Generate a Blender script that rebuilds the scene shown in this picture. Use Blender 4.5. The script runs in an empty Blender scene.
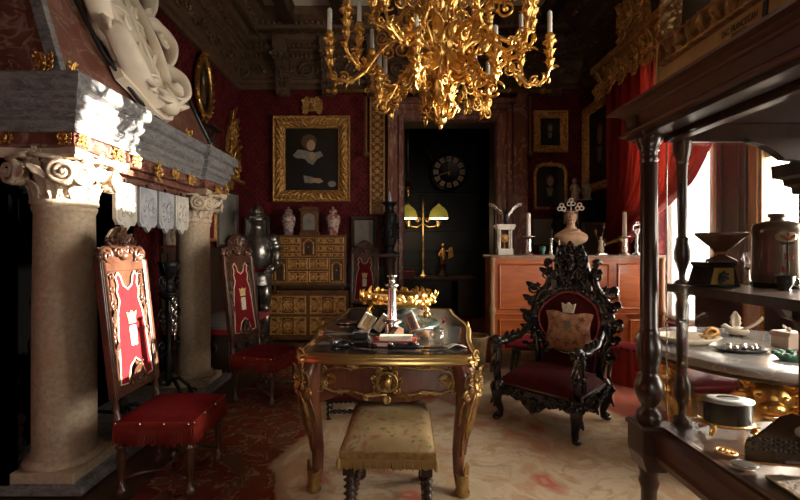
import bpy, math, random
from mathutils import Vector, Matrix, noise
PI = math.pi
R = math.radians
SC = bpy.context.scene
COL = SC.collection
FOC, VPX, VPY, CAMZ = 420.0, 395.0, 248.0, 1.36

def at(px, py, Y):
    """world point seen at pixel (px,py) of the photograph when it stands at depth Y"""
    return Vector(((px - VPX) / FOC * Y, Y, CAMZ - (py - VPY) / FOC * Y))

def basis(x, y, z, loc=(0, 0, 0)):
    x, y, z = Vector(x), Vector(y), Vector(z)
    m = Matrix(((x.x, y.x, z.x, loc[0]), (x.y, y.y, z.y, loc[1]), (x.z, y.z, z.z, loc[2]), (0, 0, 0, 1)))
    return m
def T(x=0, y=0, z=0): return Matrix.Translation((x, y, z))
def RX(a): return Matrix.Rotation(a, 4, 'X')
def RY(a): return Matrix.Rotation(a, 4, 'Y')
def RZ(a): return Matrix.Rotation(a, 4, 'Z')
def SCL(x, y=None, z=None):
    y = x if y is None else y; z = x if z is None else z
    return Matrix.Diagonal((x, y, z, 1))
BACK = lambda x, y, z: basis((1, 0, 0), (0, 0, 1), (0, -1, 0), (x, y, z))     # faces -Y
LEFT = lambda x, y, z: basis((0, 1, 0), (0, 0, 1), (1, 0, 0), (x, y, z))      # faces +X
RIGHT = lambda x, y, z: basis((0, -1, 0), (0, 0, 1), (-1, 0, 0), (x, y, z))   # faces -X
I4 = Matrix.Identity(4)

class MB:
    def __init__(s): s.v = []; s.f = []; s.sm = []
    def add(s, vs, fs, smooth=True, M=None):
        b = len(s.v)
        if M is not None:
            vs = [M @ Vector(p) for p in vs]
            flip = M.to_3x3().determinant() < 0
        else: flip = False
        s.v.extend([tuple(p) for p in vs])
        for f in fs:
            f = [b + i for i in f]
            if flip: f.reverse()
            s.f.append(f); s.sm.append(smooth)
        return s
    def box(s, x0, x1, y0, y1, z0, z1, M=None):
        vs = [(x0,y0,z0),(x1,y0,z0),(x1,y1,z0),(x0,y1,z0),(x0,y0,z1),(x1,y0,z1),(x1,y1,z1),(x0,y1,z1)]
        return s.add(vs, [(0,3,2,1),(4,5,6,7),(0,1,5,4),(1,2,6,5),(2,3,7,6),(3,0,4,7)], False, M)
    def lathe(s, prof, c=(0,0,0), seg=20, M=None, flute=None, sx=1, sy=1, smooth=True, caps=True):
        """prof: [(r,z)] bottom to top"""
        vs = []; n = len(prof)
        for (r, z) in prof:
            for k in range(seg):
                a = 2 * PI * k / seg
                rr = r
                if flute and flute[1] <= z <= flute[2]: rr = r * (1 - flute[3] * (0.5 + 0.5 * math.cos(a * flute[0])))
                vs.append((c[0] + rr * math.cos(a) * sx, c[1] + rr * math.sin(a) * sy, c[2] + z))
        fs = []
        for i in range(n - 1):
            for k in range(seg):
                k2 = (k + 1) % seg
                fs.append((i*seg+k, i*seg+k2, (i+1)*seg+k2, (i+1)*seg+k))
        s.add(vs, fs, smooth, M)
        if caps:
            if prof[0][0] > 1e-4: s.add(vs[:seg], [tuple(reversed(range(seg)))], False, M)
            if prof[-1][0] > 1e-4: s.add(vs[-seg:], [tuple(range(seg))], False, M)
        return s
    def cyl(s, r, z0, z1, c=(0,0,0), seg=16, M=None):
        return s.lathe([(r, z0), (r, z1)], c, seg, M)
    def ell(s, c, rx, ry=None, rz=None, seg=12, ring=8, M=None):
        ry = rx if ry is None else ry; rz = rx if rz is None else rz
        vs = [(c[0], c[1], c[2] - rz)]; fs = []
        for i in range(1, ring):
            t = PI * i / ring
            for k in range(seg):
                a = 2 * PI * k / seg
                vs.append((c[0] + rx*math.sin(t)*math.cos(a), c[1] + ry*math.sin(t)*math.sin(a), c[2] - rz*math.cos(t)))
        vs.append((c[0], c[1], c[2] + rz)); L = len(vs) - 1
        for k in range(seg):
            k2 = (k + 1) % seg
            fs.append((0, 1 + k2, 1 + k))
            fs.append((L, L - seg + k, L - seg + k2))
        for i in range(ring - 2):
            for k in range(seg):
                k2 = (k + 1) % seg; a = 1 + i * seg; b = a + seg
                fs.append((a + k, a + k2, b + k2, b + k))
        return s.add(vs, fs, True, M)
    def tube(s, pts, r, seg=8, closed=False, M=None, flat=1.0):
        pts = [Vector(p) for p in pts]; n = len(pts)
        if n < 2: return s
        rad = (lambda i: r) if isinstance(r, (int, float)) else ((lambda i: r[i]) if isinstance(r, (list, tuple)) else (lambda i: r(i / (n - 1))))
        tan = []
        for i in range(n):
            a = pts[i - 1] if (i > 0 or closed) else pts[i]
            b = pts[(i + 1) % n] if (i < n - 1 or closed) else pts[i]
            d = b - a
            tan.append(d.normalized() if d.length > 1e-9 else Vector((0, 0, 1)))
        up = Vector((0, 0, 1)) if abs(tan[0].z) < 0.9 else Vector((1, 0, 0))
        nrm = (up - tan[0] * up.dot(tan[0])).normalized()
        vs = []
        for i in range(n):
            nrm = nrm - tan[i] * nrm.dot(tan[i])
            if nrm.length < 1e-6: nrm = tan[i].orthogonal()
            nrm.normalize(); bi = tan[i].cross(nrm)
            q = rad(i)
            for k in range(seg):
                a = 2 * PI * k / seg
                vs.append(pts[i] + nrm * (q * math.cos(a)) + bi * (q * flat * math.sin(a)))
        fs = []
        for i in range(n if closed else n - 1):
            j = (i + 1) % n
            for k in range(seg):
                k2 = (k + 1) % seg
                fs.append((i*seg+k, i*seg+k2, j*seg+k2, j*seg+k))
        if not closed:
            fs.append(tuple(reversed(range(seg)))); fs.append(tuple(range((n-1)*seg, n*seg)))
        return s.add(vs, fs, True, M)
    def torus(s, c, R0, r, seg=24, t=8, M=None):
        return s.tube([(c[0] + R0*math.cos(2*PI*k/seg), c[1] + R0*math.sin(2*PI*k/seg), c[2]) for k in range(seg)], r, t, True, M)
    def prism(s, poly, z0, z1, M=None, smooth=False):
        n = len(poly)
        a = sum(poly[i][0]*poly[(i+1)%n][1] - poly[(i+1)%n][0]*poly[i][1] for i in range(n))
        if a < 0: poly = list(reversed(poly))
        vs = [(p[0], p[1], z0) for p in poly] + [(p[0], p[1], z1) for p in poly]
        s.add(vs, [tuple(reversed(range(n))), tuple(range(n, 2*n))], False, M)
        s.add(vs, [(i, (i+1)%n, n+(i+1)%n, n+i) for i in range(n)], smooth, M)
        return s
    def surf(s, fn, nu, nv, M=None, thick=None, smooth=True):
        """fn(u,v)->(x,y,z); thick: shell thickness along -normal guess (second fn offset vector)"""
        vs = [Vector(fn(i/nu, j/nv)) for i in range(nu+1) for j in range(nv+1)]
        W = nv + 1
        fs = [(i*W+j, (i+1)*W+j, (i+1)*W+j+1, i*W+j+1) for i in range(nu) for j in range(nv)]
        if thick is None: return s.add(vs, fs, smooth, M)
        n = len(vs); off = Vector(thick)
        vs2 = vs + [v + off for v in vs]
        fs2 = list(fs) + [tuple(n + q for q in reversed(f)) for f in fs]
        edge = [j for j in range(W)] + [i*W+W-1 for i in range(1, nu+1)] + [nu*W+j for j in range(W-2, -1, -1)] + [i*W for i in range(nu-1, 0, -1)]
        m = len(edge)
        fs2 += [(edge[i], edge[(i+1)%m], n+edge[(i+1)%m], n+edge[i]) for i in range(m)]
        return s.add(vs2, fs2, smooth, M)
    def sweep(s, prof, path, closed=False, M=None, smooth=False, caps=True):
        """prof [(offset outward to the right-hand side of travel, z)], path [(x,y)]; mitred corners"""
        n = len(path); P = [Vector((p[0], p[1])) for p in path]; dirs = []
        for i in range(n):
            if closed or i < n - 1: dirs.append((P[(i+1)%n] - P[i]).normalized())
        vs = []; m = len(prof)
        for i in range(n):
            if closed: d0, d1 = dirs[i-1], dirs[i]
            else: d0 = dirs[max(i-1, 0)]; d1 = dirs[min(i, n-2)]
            n0 = Vector((d0.y, -d0.x)); n1 = Vector((d1.y, -d1.x))
            b = n0 + n1
            b = b / max(0.25, (1 + n0.dot(n1)))
            for (o, z) in prof: vs.append((P[i].x + b.x*o, P[i].y + b.y*o, z))
        fs = []
        for i in range(n if closed else n - 1):
            j = (i + 1) % n
            for k in range(m - 1): fs.append((i*m+k, j*m+k, j*m+k+1, i*m+k+1))
        s.add(vs, fs, smooth, M)
        if not closed and caps:
            s.add(vs[:m], [tuple(range(m))], False, M); s.add(vs[-m:], [tuple(reversed(range(m)))], False, M)
        return s
    def frame(s, w, h, prof, M=None, disp=None, step=0.02):
        """picture frame round an opening w x h (local xy, z to the viewer). prof [(t outward, z)]; disp(along metres, t)->dz"""
        for side in range(4):
            L = w if side % 2 == 0 else h; H = h if side % 2 == 0 else w
            n = max(6, int(L / step)); m = len(prof); vs = []
            Rm = RZ(side * PI / 2)
            for i in range(n + 1):
                u = 2 * i / n - 1
                for (t, z) in prof:
                    dz = disp((1 - abs(u)) * (L/2 + t), t) if disp else 0
                    vs.append((u * (L/2 + t), -(H/2 + t), z + dz))
            fs = [(i*m+k, i*m+k+1, (i+1)*m+k+1, (i+1)*m+k) for i in range(n) for k in range(m-1)]
            s.add(vs, fs, bool(disp), (M or I4) @ Rm)
        return s
    # carved ornament -------------------------------------------------------------------------
    def leaf(s, M, L, W, curl=0.5, th=None, lobes=3, nu=8):
        """acanthus leaf: grows along +y from the origin, curls to +z at the tip"""
        th = th or W * 0.12
        def fn(u, v):
            a = curl * 2.4 * u * u
            x = (v - 0.5) * 2
            ser = 1 - 0.28 * abs(math.sin(u * PI * lobes)) ** 2
            w = W / 2 * (math.sin(PI * (0.12 + 0.85 * u)) ** 0.7) * ser * (1 if u < 0.98 else 0.5)
            y = L * (u - 0.28 * curl * u ** 3)
            z = L * 0.5 * curl * u ** 2.2 + (abs(x) ** 1.5) * W * 0.16 - W * 0.05 * math.cos(x * PI * 2)
            return (x * w, y, z)
        return s.surf(fn, nu, 4, M, (0, 0, -th))
    def scroll(s, M, r, turns=1.4, th=None, seg=6, n=None, cw=1, lead=None):
        """spiral in the local xy plane ending in a boss; lead: list of points that run into its outer end"""
        th = th or r * 0.24; n = n or int(12 * turns) + 4; pts = []; rad = []
        if lead:
            for i, p in enumerate(lead): pts.append(p); rad.append(th * (0.55 + 0.45 * i / len(lead)))
        for i in range(n + 1):
            t = i / n
            a = cw * 2 * PI * turns * t; q = r * (1 - 0.8 * t)
            pts.append((q * math.cos(a), q * math.sin(a), r * 0.18 * t)); rad.append(th * (1 - 0.45 * t))
        s.tube(pts, rad, seg, False, M)
        return s.ell((0, 0, r*0.15), r*0.24, r*0.24, r*0.3, 8, 6, M)
    def rosette(s, M, r, n=6):
        for k in range(n): s.leaf(M @ RZ(2*PI*k/n) @ T(0, r*0.15, 0), r*0.85, r*0.75, 0.35, lobes=1, nu=4)
        return s.ell((0, 0, r*0.12), r*0.28, r*0.28, r*0.25, 8, 6, M)
    def ornate(s, M, w, h, seed=1, n=5, dens=1.0):
        """mirror-symmetric carved cluster filling w x h round the local origin"""
        g = random.Random(seed)
        for i in range(n):
            y = h * (-0.42 + 0.84 * (i + 0.5) / n); r = min(w, h) * g.uniform(0.13, 0.2)
            env = math.sqrt(max(0.05, 1 - (2 * y / h * 0.9) ** 2))
            x = w * 0.5 * env * g.uniform(0.45, 0.8)
            cw = g.choice((1, -1)); ang = g.uniform(0, 6.28); ang2 = g.uniform(-0.9, 0.9); L = r * g.uniform(1.8, 2.6)
            for sx in (1, -1):
                Q = M @ SCL(sx, 1, 1)
                s.scroll(Q @ T(x, y, r*0.2) @ RZ(ang), r, 1.3, cw=cw)
                s.leaf(Q @ T(x * 0.7, y, r*0.15) @ RZ(-1.1 + ang2), L, r * 1.2, 0.5)
        s.leaf(M @ T(0, -h*0.1, r*0.2), h*0.55, w*0.32, 0.5)
        s.leaf(M @ T(0, h*0.1, r*0.1) @ RZ(PI), h*0.5, w*0.26, 0.4)
        s.ell((0, 0, r*0.4), w*0.09, w*0.11, r*0.5, 10, 8, M)
        return s
    def baluster(s, segs, c=(0,0,0), seg=16, M=None, **k): return s.lathe(segs, c, seg, M, **k)
    def twist(s, r, z0, z1, turns, c=(0,0,0), seg=10, M=None):
        n = int(turns * 12) + 2; vs = []
        for i in range(n + 1):
            t = i / n; z = z0 + (z1 - z0) * t; a0 = 2 * PI * turns * t
            for k in range(seg):
                a = 2 * PI * k / seg
                q = r * (0.8 + 0.3 * math.cos(2 * (a - a0)))
                vs.append((c[0] + q*math.cos(a), c[1] + q*math.sin(a), z))
        fs = [(i*seg+k, i*seg+(k+1)%seg, (i+1)*seg+(k+1)%seg, (i+1)*seg+k) for i in range(n) for k in range(seg)]
        fs += [tuple(reversed(range(seg))), tuple(range(n*seg, (n+1)*seg))]
        return s.add(vs, fs, True, M)
    def build(s, name, m, parent=None, bevel=0, sub=0, label=None, auto=None):
        me = bpy.data.meshes.new(name); me.from_pydata(s.v, [], s.f); me.update()
        for p, q in zip(me.polygons, s.sm): p.use_smooth = q
        o = bpy.data.objects.new(name, me); COL.objects.link(o); me.materials.append(m)
        if parent is not None: o.parent = parent
        if bevel:
            b = o.modifiers.new('b', 'BEVEL'); b.width = bevel; b.segments = 2; b.limit_method = 'ANGLE'; b.angle_limit = R(50)
        if sub:
            b = o.modifiers.new('s', 'SUBSURF'); b.levels = sub; b.render_levels = sub
        if label: o['label'] = label
        return o

def thing(name, label, cat, loc=(0,0,0), rz=0, group=None):
    o = bpy.data.objects.new(name, None); COL.objects.link(o)
    o.location = loc; o.rotation_euler = (0, 0, rz); o.empty_display_size = 0.1
    o['label'] = label; o['category'] = cat
    if group: o['group'] = group
    return o
def tag(o, label, cat, group=None, kind=None):
    o['label'] = label; o['category'] = cat
    if group: o['group'] = group
    if kind: o['kind'] = kind
    return o
def struct(o):
    o['kind'] = 'structure'; return o
def kids(o): return [c for c in bpy.data.objects if c.parent == o]
def copy_tree(o, label=None, loc=None, rz=None, parent=None):
    c = o.copy(); COL.objects.link(c)
    if parent is not None: c.parent = parent; c.matrix_parent_inverse = o.matrix_parent_inverse.copy()
    if label: c['label'] = label
    if loc is not None: c.location = loc
    if rz is not None: c.rotation_euler = (0, 0, rz)
    for k in kids(o): copy_tree(k, parent=c)
    return c

def text_mesh(name, body, size, Mx, m, parent, ext=.0008, sx=1):
    c = bpy.data.curves.new(name, 'FONT'); c.body = body; c.size = size; c.extrude = ext; c.align_x = 'CENTER'; c.align_y = 'CENTER'
    o = bpy.data.objects.new(name, c); COL.objects.link(o); bpy.context.view_layer.update()
    me = bpy.data.meshes.new_from_object(o.evaluated_get(bpy.context.evaluated_depsgraph_get())); bpy.data.objects.remove(o); bpy.data.curves.remove(c)
    me.transform(Mx @ SCL(sx, 1, 1)); me.materials.clear(); me.materials.append(m)
    o = bpy.data.objects.new(name, me); COL.objects.link(o); o.parent = parent; return o
# materials -----------------------------------------------------------------------------------
def mat(name, col, rough=0.5, metal=0.0, col2=None, scale=8.0, detail=4, lo=0.35, hi=0.65, bump=0.0, bscale=None, spec=0.5,
        stretch=(1, 1, 1), col3=None, scale3=3, lo3=0.5, hi3=0.62, emit=None, es=0, coat=0, sheen=0, veins=None, warp=0):
    m = bpy.data.materials.new(name); m.use_nodes = True
    nt = m.node_tree; N = nt.nodes; Lk = nt.links; b = N['Principled BSDF']
    b.inputs['Base Color'].default_value = (*col, 1); b.inputs['Roughness'].default_value = rough
    b.inputs['Metallic'].default_value = metal; b.inputs['Specular IOR Level'].default_value = spec
    if coat: b.inputs['Coat Weight'].default_value = coat; b.inputs['Coat Roughness'].default_value = 0.12
    if sheen: b.inputs['Sheen Weight'].default_value = sheen; b.inputs['Sheen Roughness'].default_value = 0.4; b.inputs['Sheen Tint'].default_value = (*col, 1)
    if emit: b.inputs['Emission Color'].default_value = (*emit, 1); b.inputs['Emission Strength'].default_value = es
    if col2 or bump or col3:
        tc = N.new('ShaderNodeTexCoord'); mp = N.new('ShaderNodeMapping'); mp.inputs['Scale'].default_value = stretch
        Lk.new(tc.outputs['Object'], mp.inputs['Vector'])
        def nz(sc, dist=0.0):
            n = N.new('ShaderNodeTexNoise'); n.inputs['Scale'].default_value = sc; n.inputs['Detail'].default_value = detail
            n.inputs['Distortion'].default_value = dist
            Lk.new(mp.outputs['Vector'], n.inputs['Vector']); return n
        cur = None
        if col2:
            n = nz(scale, warp); r = N.new('ShaderNodeValToRGB')
            r.color_ramp.elements[0].position = lo; r.color_ramp.elements[0].color = (*col, 1)
            r.color_ramp.elements[1].position = hi; r.color_ramp.elements[1].color = (*col2, 1)
            Lk.new(n.outputs['Fac'], r.inputs['Fac']); cur = r.outputs['Color']
        if col3:
            n = nz(scale3, 1.5); r = N.new('ShaderNodeMapRange'); r.inputs['From Min'].default_value = lo3; r.inputs['From Max'].default_value = hi3
            Lk.new(n.outputs['Fac'], r.inputs['Value'])
            mx = N.new('ShaderNodeMix'); mx.data_type = 'RGBA'
            Lk.new(r.outputs['Result'], mx.inputs['Factor'])
            if cur: Lk.new(cur, mx.inputs['A'])
            else: mx.inputs['A'].default_value = (*col, 1)
            mx.inputs['B'].default_value = (*col3, 1); cur = mx.outputs['Result']
        if veins:
            n = nz(veins[1], 2.0); r = N.new('ShaderNodeValToRGB'); e = r.color_ramp.elements
            e[0].position = 0.47; e[0].color = (0, 0, 0, 1); e[1].position = 0.53; e[1].color = (0, 0, 0, 1)
            k = e.new(0.5); k.color = (1, 1, 1, 1)
            Lk.new(n.outputs['Fac'], r.inputs['Fac'])
            mx = N.new('ShaderNodeMix'); mx.data_type = 'RGBA'; Lk.new(r.outputs['Color'], mx.inputs['Factor'])
            if cur: Lk.new(cur, mx.inputs['A'])
            else: mx.inputs['A'].default_value = (*col, 1)
            mx.inputs['B'].default_value = (*veins[0], 1); cur = mx.outputs['Result']
        if cur: Lk.new(cur, b.inputs['Base Color'])
        if bump:
            n = nz(bscale or scale * 2); bp = N.new('ShaderNodeBump'); bp.inputs['Strength'].default_value = bump; bp.inputs['Distance'].default_value = 0.01
            Lk.new(n.outputs['Fac'], bp.inputs['Height']); Lk.new(bp.outputs['Normal'], b.inputs['Normal'])
    return m

M = {}
def defmats():
    M['lime'] = mat('limestone', (0.62, 0.50, 0.36), 0.6, 0, (0.42, 0.32, 0.22), 38, 5, 0.35, 0.75, 0.25, 60, col3=(0.50, 0.34, 0.20), scale3=4, lo3=0.5, hi3=0.75)
    M['lime_carved'] = mat('limestone_carved', (0.70, 0.58, 0.45), 0.6, 0, (0.50, 0.38, 0.27), 16, 4, 0.35, 0.7, 0.3, 40)
    M['grey_marble'] = mat('grey_marble', (0.12, 0.12, 0.125), 0.35, 0, (0.26, 0.26, 0.265), 14, 8, 0.35, 0.65, 0.1, 30, veins=((0.34, 0.33, 0.32), 7), stretch=(1, 1, 2.5))
    M['pale_marble'] = mat('pale_marble', (0.55, 0.56, 0.60), 0.4, 0, (0.36, 0.38, 0.43), 7, 6, 0.4, 0.7, 0.4, 26)
    M['white_marble'] = mat('white_marble', (0.72, 0.69, 0.63), 0.4, 0, (0.55, 0.50, 0.44), 9, 5, 0.4, 0.75, 0.5, 30)
    M['red_marble'] = mat('red_marble', (0.15, 0.05, 0.034), 0.3, 0, (0.22, 0.09, 0.065), 9, 8, 0.4, 0.68, 0, veins=((0.34, 0.22, 0.17), 4))
    M['jamb_marble'] = mat('jamb_marble', (0.16, 0.055, 0.04), 0.35, 0, (0.26, 0.11, 0.08), 7, 8, 0.4, 0.68, 0, veins=((0.4, 0.26, 0.2), 3), stretch=(1, 1, 0.5))
    M['white_stone'] = mat('carved_white_stone', (0.92, 0.83, 0.68), 0.55, 0, (0.80, 0.69, 0.53), 6, 4, 0.4, 0.7, 0.2, 25)
    M['gilt'] = mat('gilt_bronze', (0.90, 0.57, 0.18), 0.30, 1.0, (0.55, 0.30, 0.08), 25, 3, 0.4, 0.7, 0.15, 60)
    M['ormolu'] = mat('dull_ormolu', (0.50, 0.34, 0.13), 0.42, 0.9, (0.30, 0.18, 0.06), 30, 3, 0.35, 0.7, 0.2, 60)
    M['old_gilt'] = mat('aged_gilt', (0.70, 0.40, 0.12), 0.40, 0.5, (0.36, 0.17, 0.05), 30, 4, 0.35, 0.65, 0.5, 50)
    M['dark_gilt'] = mat('dark_carved_gilt', (0.52, 0.35, 0.14), 0.38, 0.7, (0.20, 0.11, 0.04), 40, 4, 0.35, 0.65, 0.4, 60)
    M['flat_gilt'] = mat('flat_gilding', (0.62, 0.46, 0.20), 0.5, 0.3, (0.44, 0.31, 0.12), 10, 4, 0.35, 0.7, 0.1, 40)
    M['brass'] = mat('brass', (0.75, 0.55, 0.22), 0.28, 1.0)
    M['silver'] = mat('silver', (0.72, 0.70, 0.68), 0.22, 1.0, bump=0.05, bscale=40)
    M['steel'] = mat('armour_steel', (0.36, 0.35, 0.33), 0.30, 0.95, (0.15, 0.14, 0.13), 14, 4, 0.35, 0.7)
    M['iron'] = mat('black_iron', (0.018, 0.018, 0.02), 0.45, 0.6, bump=0.2, bscale=50)
    M['bronze'] = mat('black_bronze', (0.022, 0.022, 0.024), 0.38, 0.5, bump=0.6, bscale=45)
    M['black_wood'] = mat('ebonised_wood', (0.007, 0.0065, 0.007), 0.22, 0, spec=.45, coat=0.15)
    M['walnut'] = mat('dark_walnut', (0.024, 0.011, 0.007), 0.30, 0, (0.05, 0.022, 0.012), 5, 5, 0.35, 0.7, 0.05, 30, stretch=(4, 4, 0.7), coat=0.12)
    M['walnut_h'] = mat('dark_walnut_rail', (0.085, 0.036, 0.021), 0.33, 0, (0.15, 0.065, 0.036), 5, 5, 0.35, 0.7, 0.05, 30, stretch=(4, 0.7, 4), coat=0.3)
    M['chairwood'] = mat('carved_chair_wood', (0.055, 0.021, 0.012), 0.30, 0, (0.10, 0.042, 0.023), 12, 4, 0.35, 0.7, coat=0.3)
    M['mahog'] = mat('mahogany', (0.42, 0.105, 0.020), 0.35, 0, (0.27, 0.055, 0.012), 4, 6, 0.35, 0.7, 0.02, 30, stretch=(1, 1, 5), coat=0.25, warp=0.6)
    M['kingwood'] = mat('kingwood', (0.13, 0.042, 0.022), 0.25, 0, (0.21, 0.08, 0.04), 6, 5, 0.35, 0.7, stretch=(4, 4, 0.8), coat=0.4)
    M['darkwood'] = mat('dark_oak', (0.035, 0.018, 0.011), 0.5, 0, (0.06, 0.03, 0.018), 8, 5, 0.35, 0.7, 0.2, 30, stretch=(3, 3, 0.7))
    M['cornwood'] = mat('carved_cornice_wood', (0.14, 0.078, 0.040), 0.55, 0, (0.08, 0.042, 0.022), 10, 4, 0.35, 0.7, 0.3, 30)
    M['red_velvet'] = mat('red_velvet', (0.16, 0.006, 0.011), 0.75, 0, (0.12, 0.004, 0.007), 20, 3, 0.3, 0.7, 0.1, 200, spec=0.15, sheen=0.08)
    M['dark_velvet'] = mat('dark_red_velvet', (0.062, 0.006, 0.008), 0.8, 0, (0.04, 0.004, 0.005), 20, 3, 0.3, 0.7, 0.1, 200, spec=0.15, sheen=0.25)
    M['fringe'] = mat('red_fringe', (0.26, 0.03, 0.02), 0.8, 0, spec=0.1)
    M['cur'] = mat('red_curtain_cloth', (0.22, 0.012, 0.016), 0.7, 0, (0.20, 0.01, 0.012), 4, 3, 0.3, 0.7, 0.05, 90, stretch=(6, 6, 0.4), sheen=0.3)
    curtain_glow(M['cur'])
    M['cream_thread'] = mat('cream_braid', (0.62, 0.42, 0.28), 0.6)
    M['emblem'] = mat('emblem_gold_thread', (0.75, 0.55, 0.24), 0.5, 0.2, (0.55, 0.36, 0.16), 60, 3)
    M['emblem_w'] = mat('emblem_pale_cloth', (0.72, 0.64, 0.52), 0.7, 0, (0.55, 0.47, 0.34), 40, 3)
    M['tapestry'] = tapestry()
    M['tap_edge'] = mat('ochre_braid', (0.34, 0.20, 0.06), 0.75, 0, (0.20, 0.11, 0.03), 40, 3)
    M['ochre_fringe'] = mat('ochre_fringe', (0.42, 0.28, 0.10), 0.8)
    M['leather'] = mat('dark_leather', (0.020, 0.021, 0.022), 0.22, 0, (0.035, 0.033, 0.03), 8, 4, 0.3, 0.7, 0.04, 120, coat=0.3)
    M['green_stone'] = mat('green_stone', (0.009, 0.014, 0.012), 0.25, 0, (0.02, 0.028, 0.024), 9, 6, 0.35, 0.7)
    M['ivory'] = mat('ivory', (0.78, 0.70, 0.56), 0.4)
    M['paper'] = mat('paper', (0.82, 0.78, 0.70), 0.7)
    M['wax'] = mat('candle_wax', (0.93, 0.90, 0.82), 0.45)
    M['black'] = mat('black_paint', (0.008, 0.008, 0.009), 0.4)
    M['hearth_shade'] = mat('hearth_shade', (0.0004, 0.0004, 0.0004), 1.0, spec=0.0)  # shade of the fireplace opening put into a near-black colour
    M['sheer'] = sheer()
    M['redleather'] = mat('red_leather', (0.38, 0.03, 0.035), 0.4)
    M['terracotta'] = mat('painted_bust', (0.66, 0.46, 0.32), 0.45, 0, (0.5, 0.3, 0.2), 14, 3)
    M['porcelain'] = mat('porcelain_pattern', (0.50, 0.40, 0.32), 0.25, 0, (0.24, 0.12, 0.10), 22, 3, 0.45, 0.55, col3=(0.16, 0.18, 0.24), scale3=16, lo3=0.55, hi3=0.6, coat=0.4)
    M['mirror_old'] = mat('old_grey_glass', (0.20, 0.19, 0.165), 0.45, 0, (0.27, 0.255, 0.22), 7, 5, 0.3, 0.7)
    M['stone_relief'] = mat('stone_relief', (0.42, 0.36, 0.28), 0.7, 0, (0.26, 0.21, 0.16), 24, 5, 0.35, 0.65, 0.8, 30)
    M['wicker'] = mat('wicker', (0.28, 0.18, 0.08), 0.6, 0, (0.14, 0.08, 0.03), 60, 3, 0.4, 0.6, 0.6, 90)
    M['glass'] = glass(); M['tumbler'] = glass('tumbler_glass', 1.5, 1.0, .90)
    M['canvas'] = mat('dark_canvas', (0.010, 0.008, 0.006), 0.35, 0, (0.022, 0.016, 0.010), 3, 4, 0.3, 0.7)
    M['skin'] = mat('painted_skin', (0.45, 0.28, 0.18), 0.5)
    M['ruff'] = mat('painted_white', (0.30, 0.27, 0.22), 0.5, 0, (0.20, 0.18, 0.15), 20)
    M['hair'] = mat('painted_hair', (0.11, 0.06, 0.03), 0.5)
    M['dress'] = mat('painted_black', (0.012, 0.010, 0.010), 0.4)
    M['tort'] = mat('tortoiseshell', (0.045, 0.018, 0.010), 0.15, 0, (0.02, 0.008, 0.005), 8, 3, 0.4, 0.6, coat=0.5)
    M['stripe'] = stripes()
    M['rug'] = rug()
    M['damask'] = damask((0.125, 0.009, 0.011), (0.066, 0.006, 0.008))
    M['ceil'] = mat('cream_ceiling', (0.78, 0.70, 0.57), 0.8)
    M['parquet'] = mat('parquet', (0.06, 0.03, 0.015), 0.3, 0, (0.10, 0.05, 0.025), 5, 4, 0.35, 0.7, stretch=(6, 0.8, 1))
    M['lampglass'] = mat('yellow_lamp_glass', (0.42, 0.40, 0.08), 0.3, 0, emit=(0.55, 0.42, 0.06), es=0.25)
    M['lampglow'] = mat('lamp_glow', (0.9, 0.8, 0.6), 0.4, 0, emit=(1.0, 0.76, 0.48), es=6.0)
    M['boneinlay'] = mat('gilt_inlay', (0.66, 0.36, 0.10), 0.4, 0.2, (0.44, 0.20, 0.05), 26, 3, 0.4, 0.6, 0.2, 50)
    M['cabwood'] = mat('walnut_cabinet', (0.17, 0.072, 0.022), 0.4, 0.0, (0.10, 0.042, 0.015), 14, 4, 0.35, 0.65, 0.1, 40)
    M['cab_shade'] = mat('cabinet_recess_shade', (0.045, 0.018, 0.008), 0.5)  # shade of the arched recesses put into the colour
    M['shutter'] = mat('dark_blue_shutter', (0.14, 0.145, 0.165), 0.5, 0, (0.20, 0.17, 0.16), 5, 3, 0.3, 0.7, stretch=(1, 1, 0.3))
    M['pinkwood'] = mat('pale_wood', (0.58, 0.38, 0.26), 0.45, 0, (0.48, 0.29, 0.18), 5, 4, 0.3, 0.7, stretch=(4, 4, 0.5))
    M['creamwood'] = mat('cream_painted_wood', (0.78, 0.70, 0.55), 0.4)
    M['purple'] = mat('plum_cloth', (0.06, 0.035, 0.055), 0.8, 0, (0.045, 0.025, 0.04), 12)
    M['brownjar'] = mat('brown_glazed_jar', (0.20, 0.14, 0.09), 0.3, 0, (0.10, 0.06, 0.035), 9, 4, 0.35, 0.7, coat=0.3)
    M['agate'] = mat('brown_agate', (0.16, 0.09, 0.055), 0.3, 0, (0.25, 0.16, 0.10), 14, 5, 0.4, 0.65)
    M['pewter'] = mat('dark_pewter', (0.05, 0.055, 0.055), 0.3, 0.7)
    M['pearl'] = mat('pearl', (0.65, 0.60, 0.52), 0.25)
    M['pinkbox'] = mat('pale_pink_box', (0.55, 0.42, 0.34), 0.5)
    M['greenglaze'] = mat('green_glaze', (0.02, 0.12, 0.08), 0.3, 0, (0.05, 0.20, 0.14), 30, 3)
    M['oilred'] = mat('painted_red', (0.16, 0.02, 0.015), 0.5)

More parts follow.
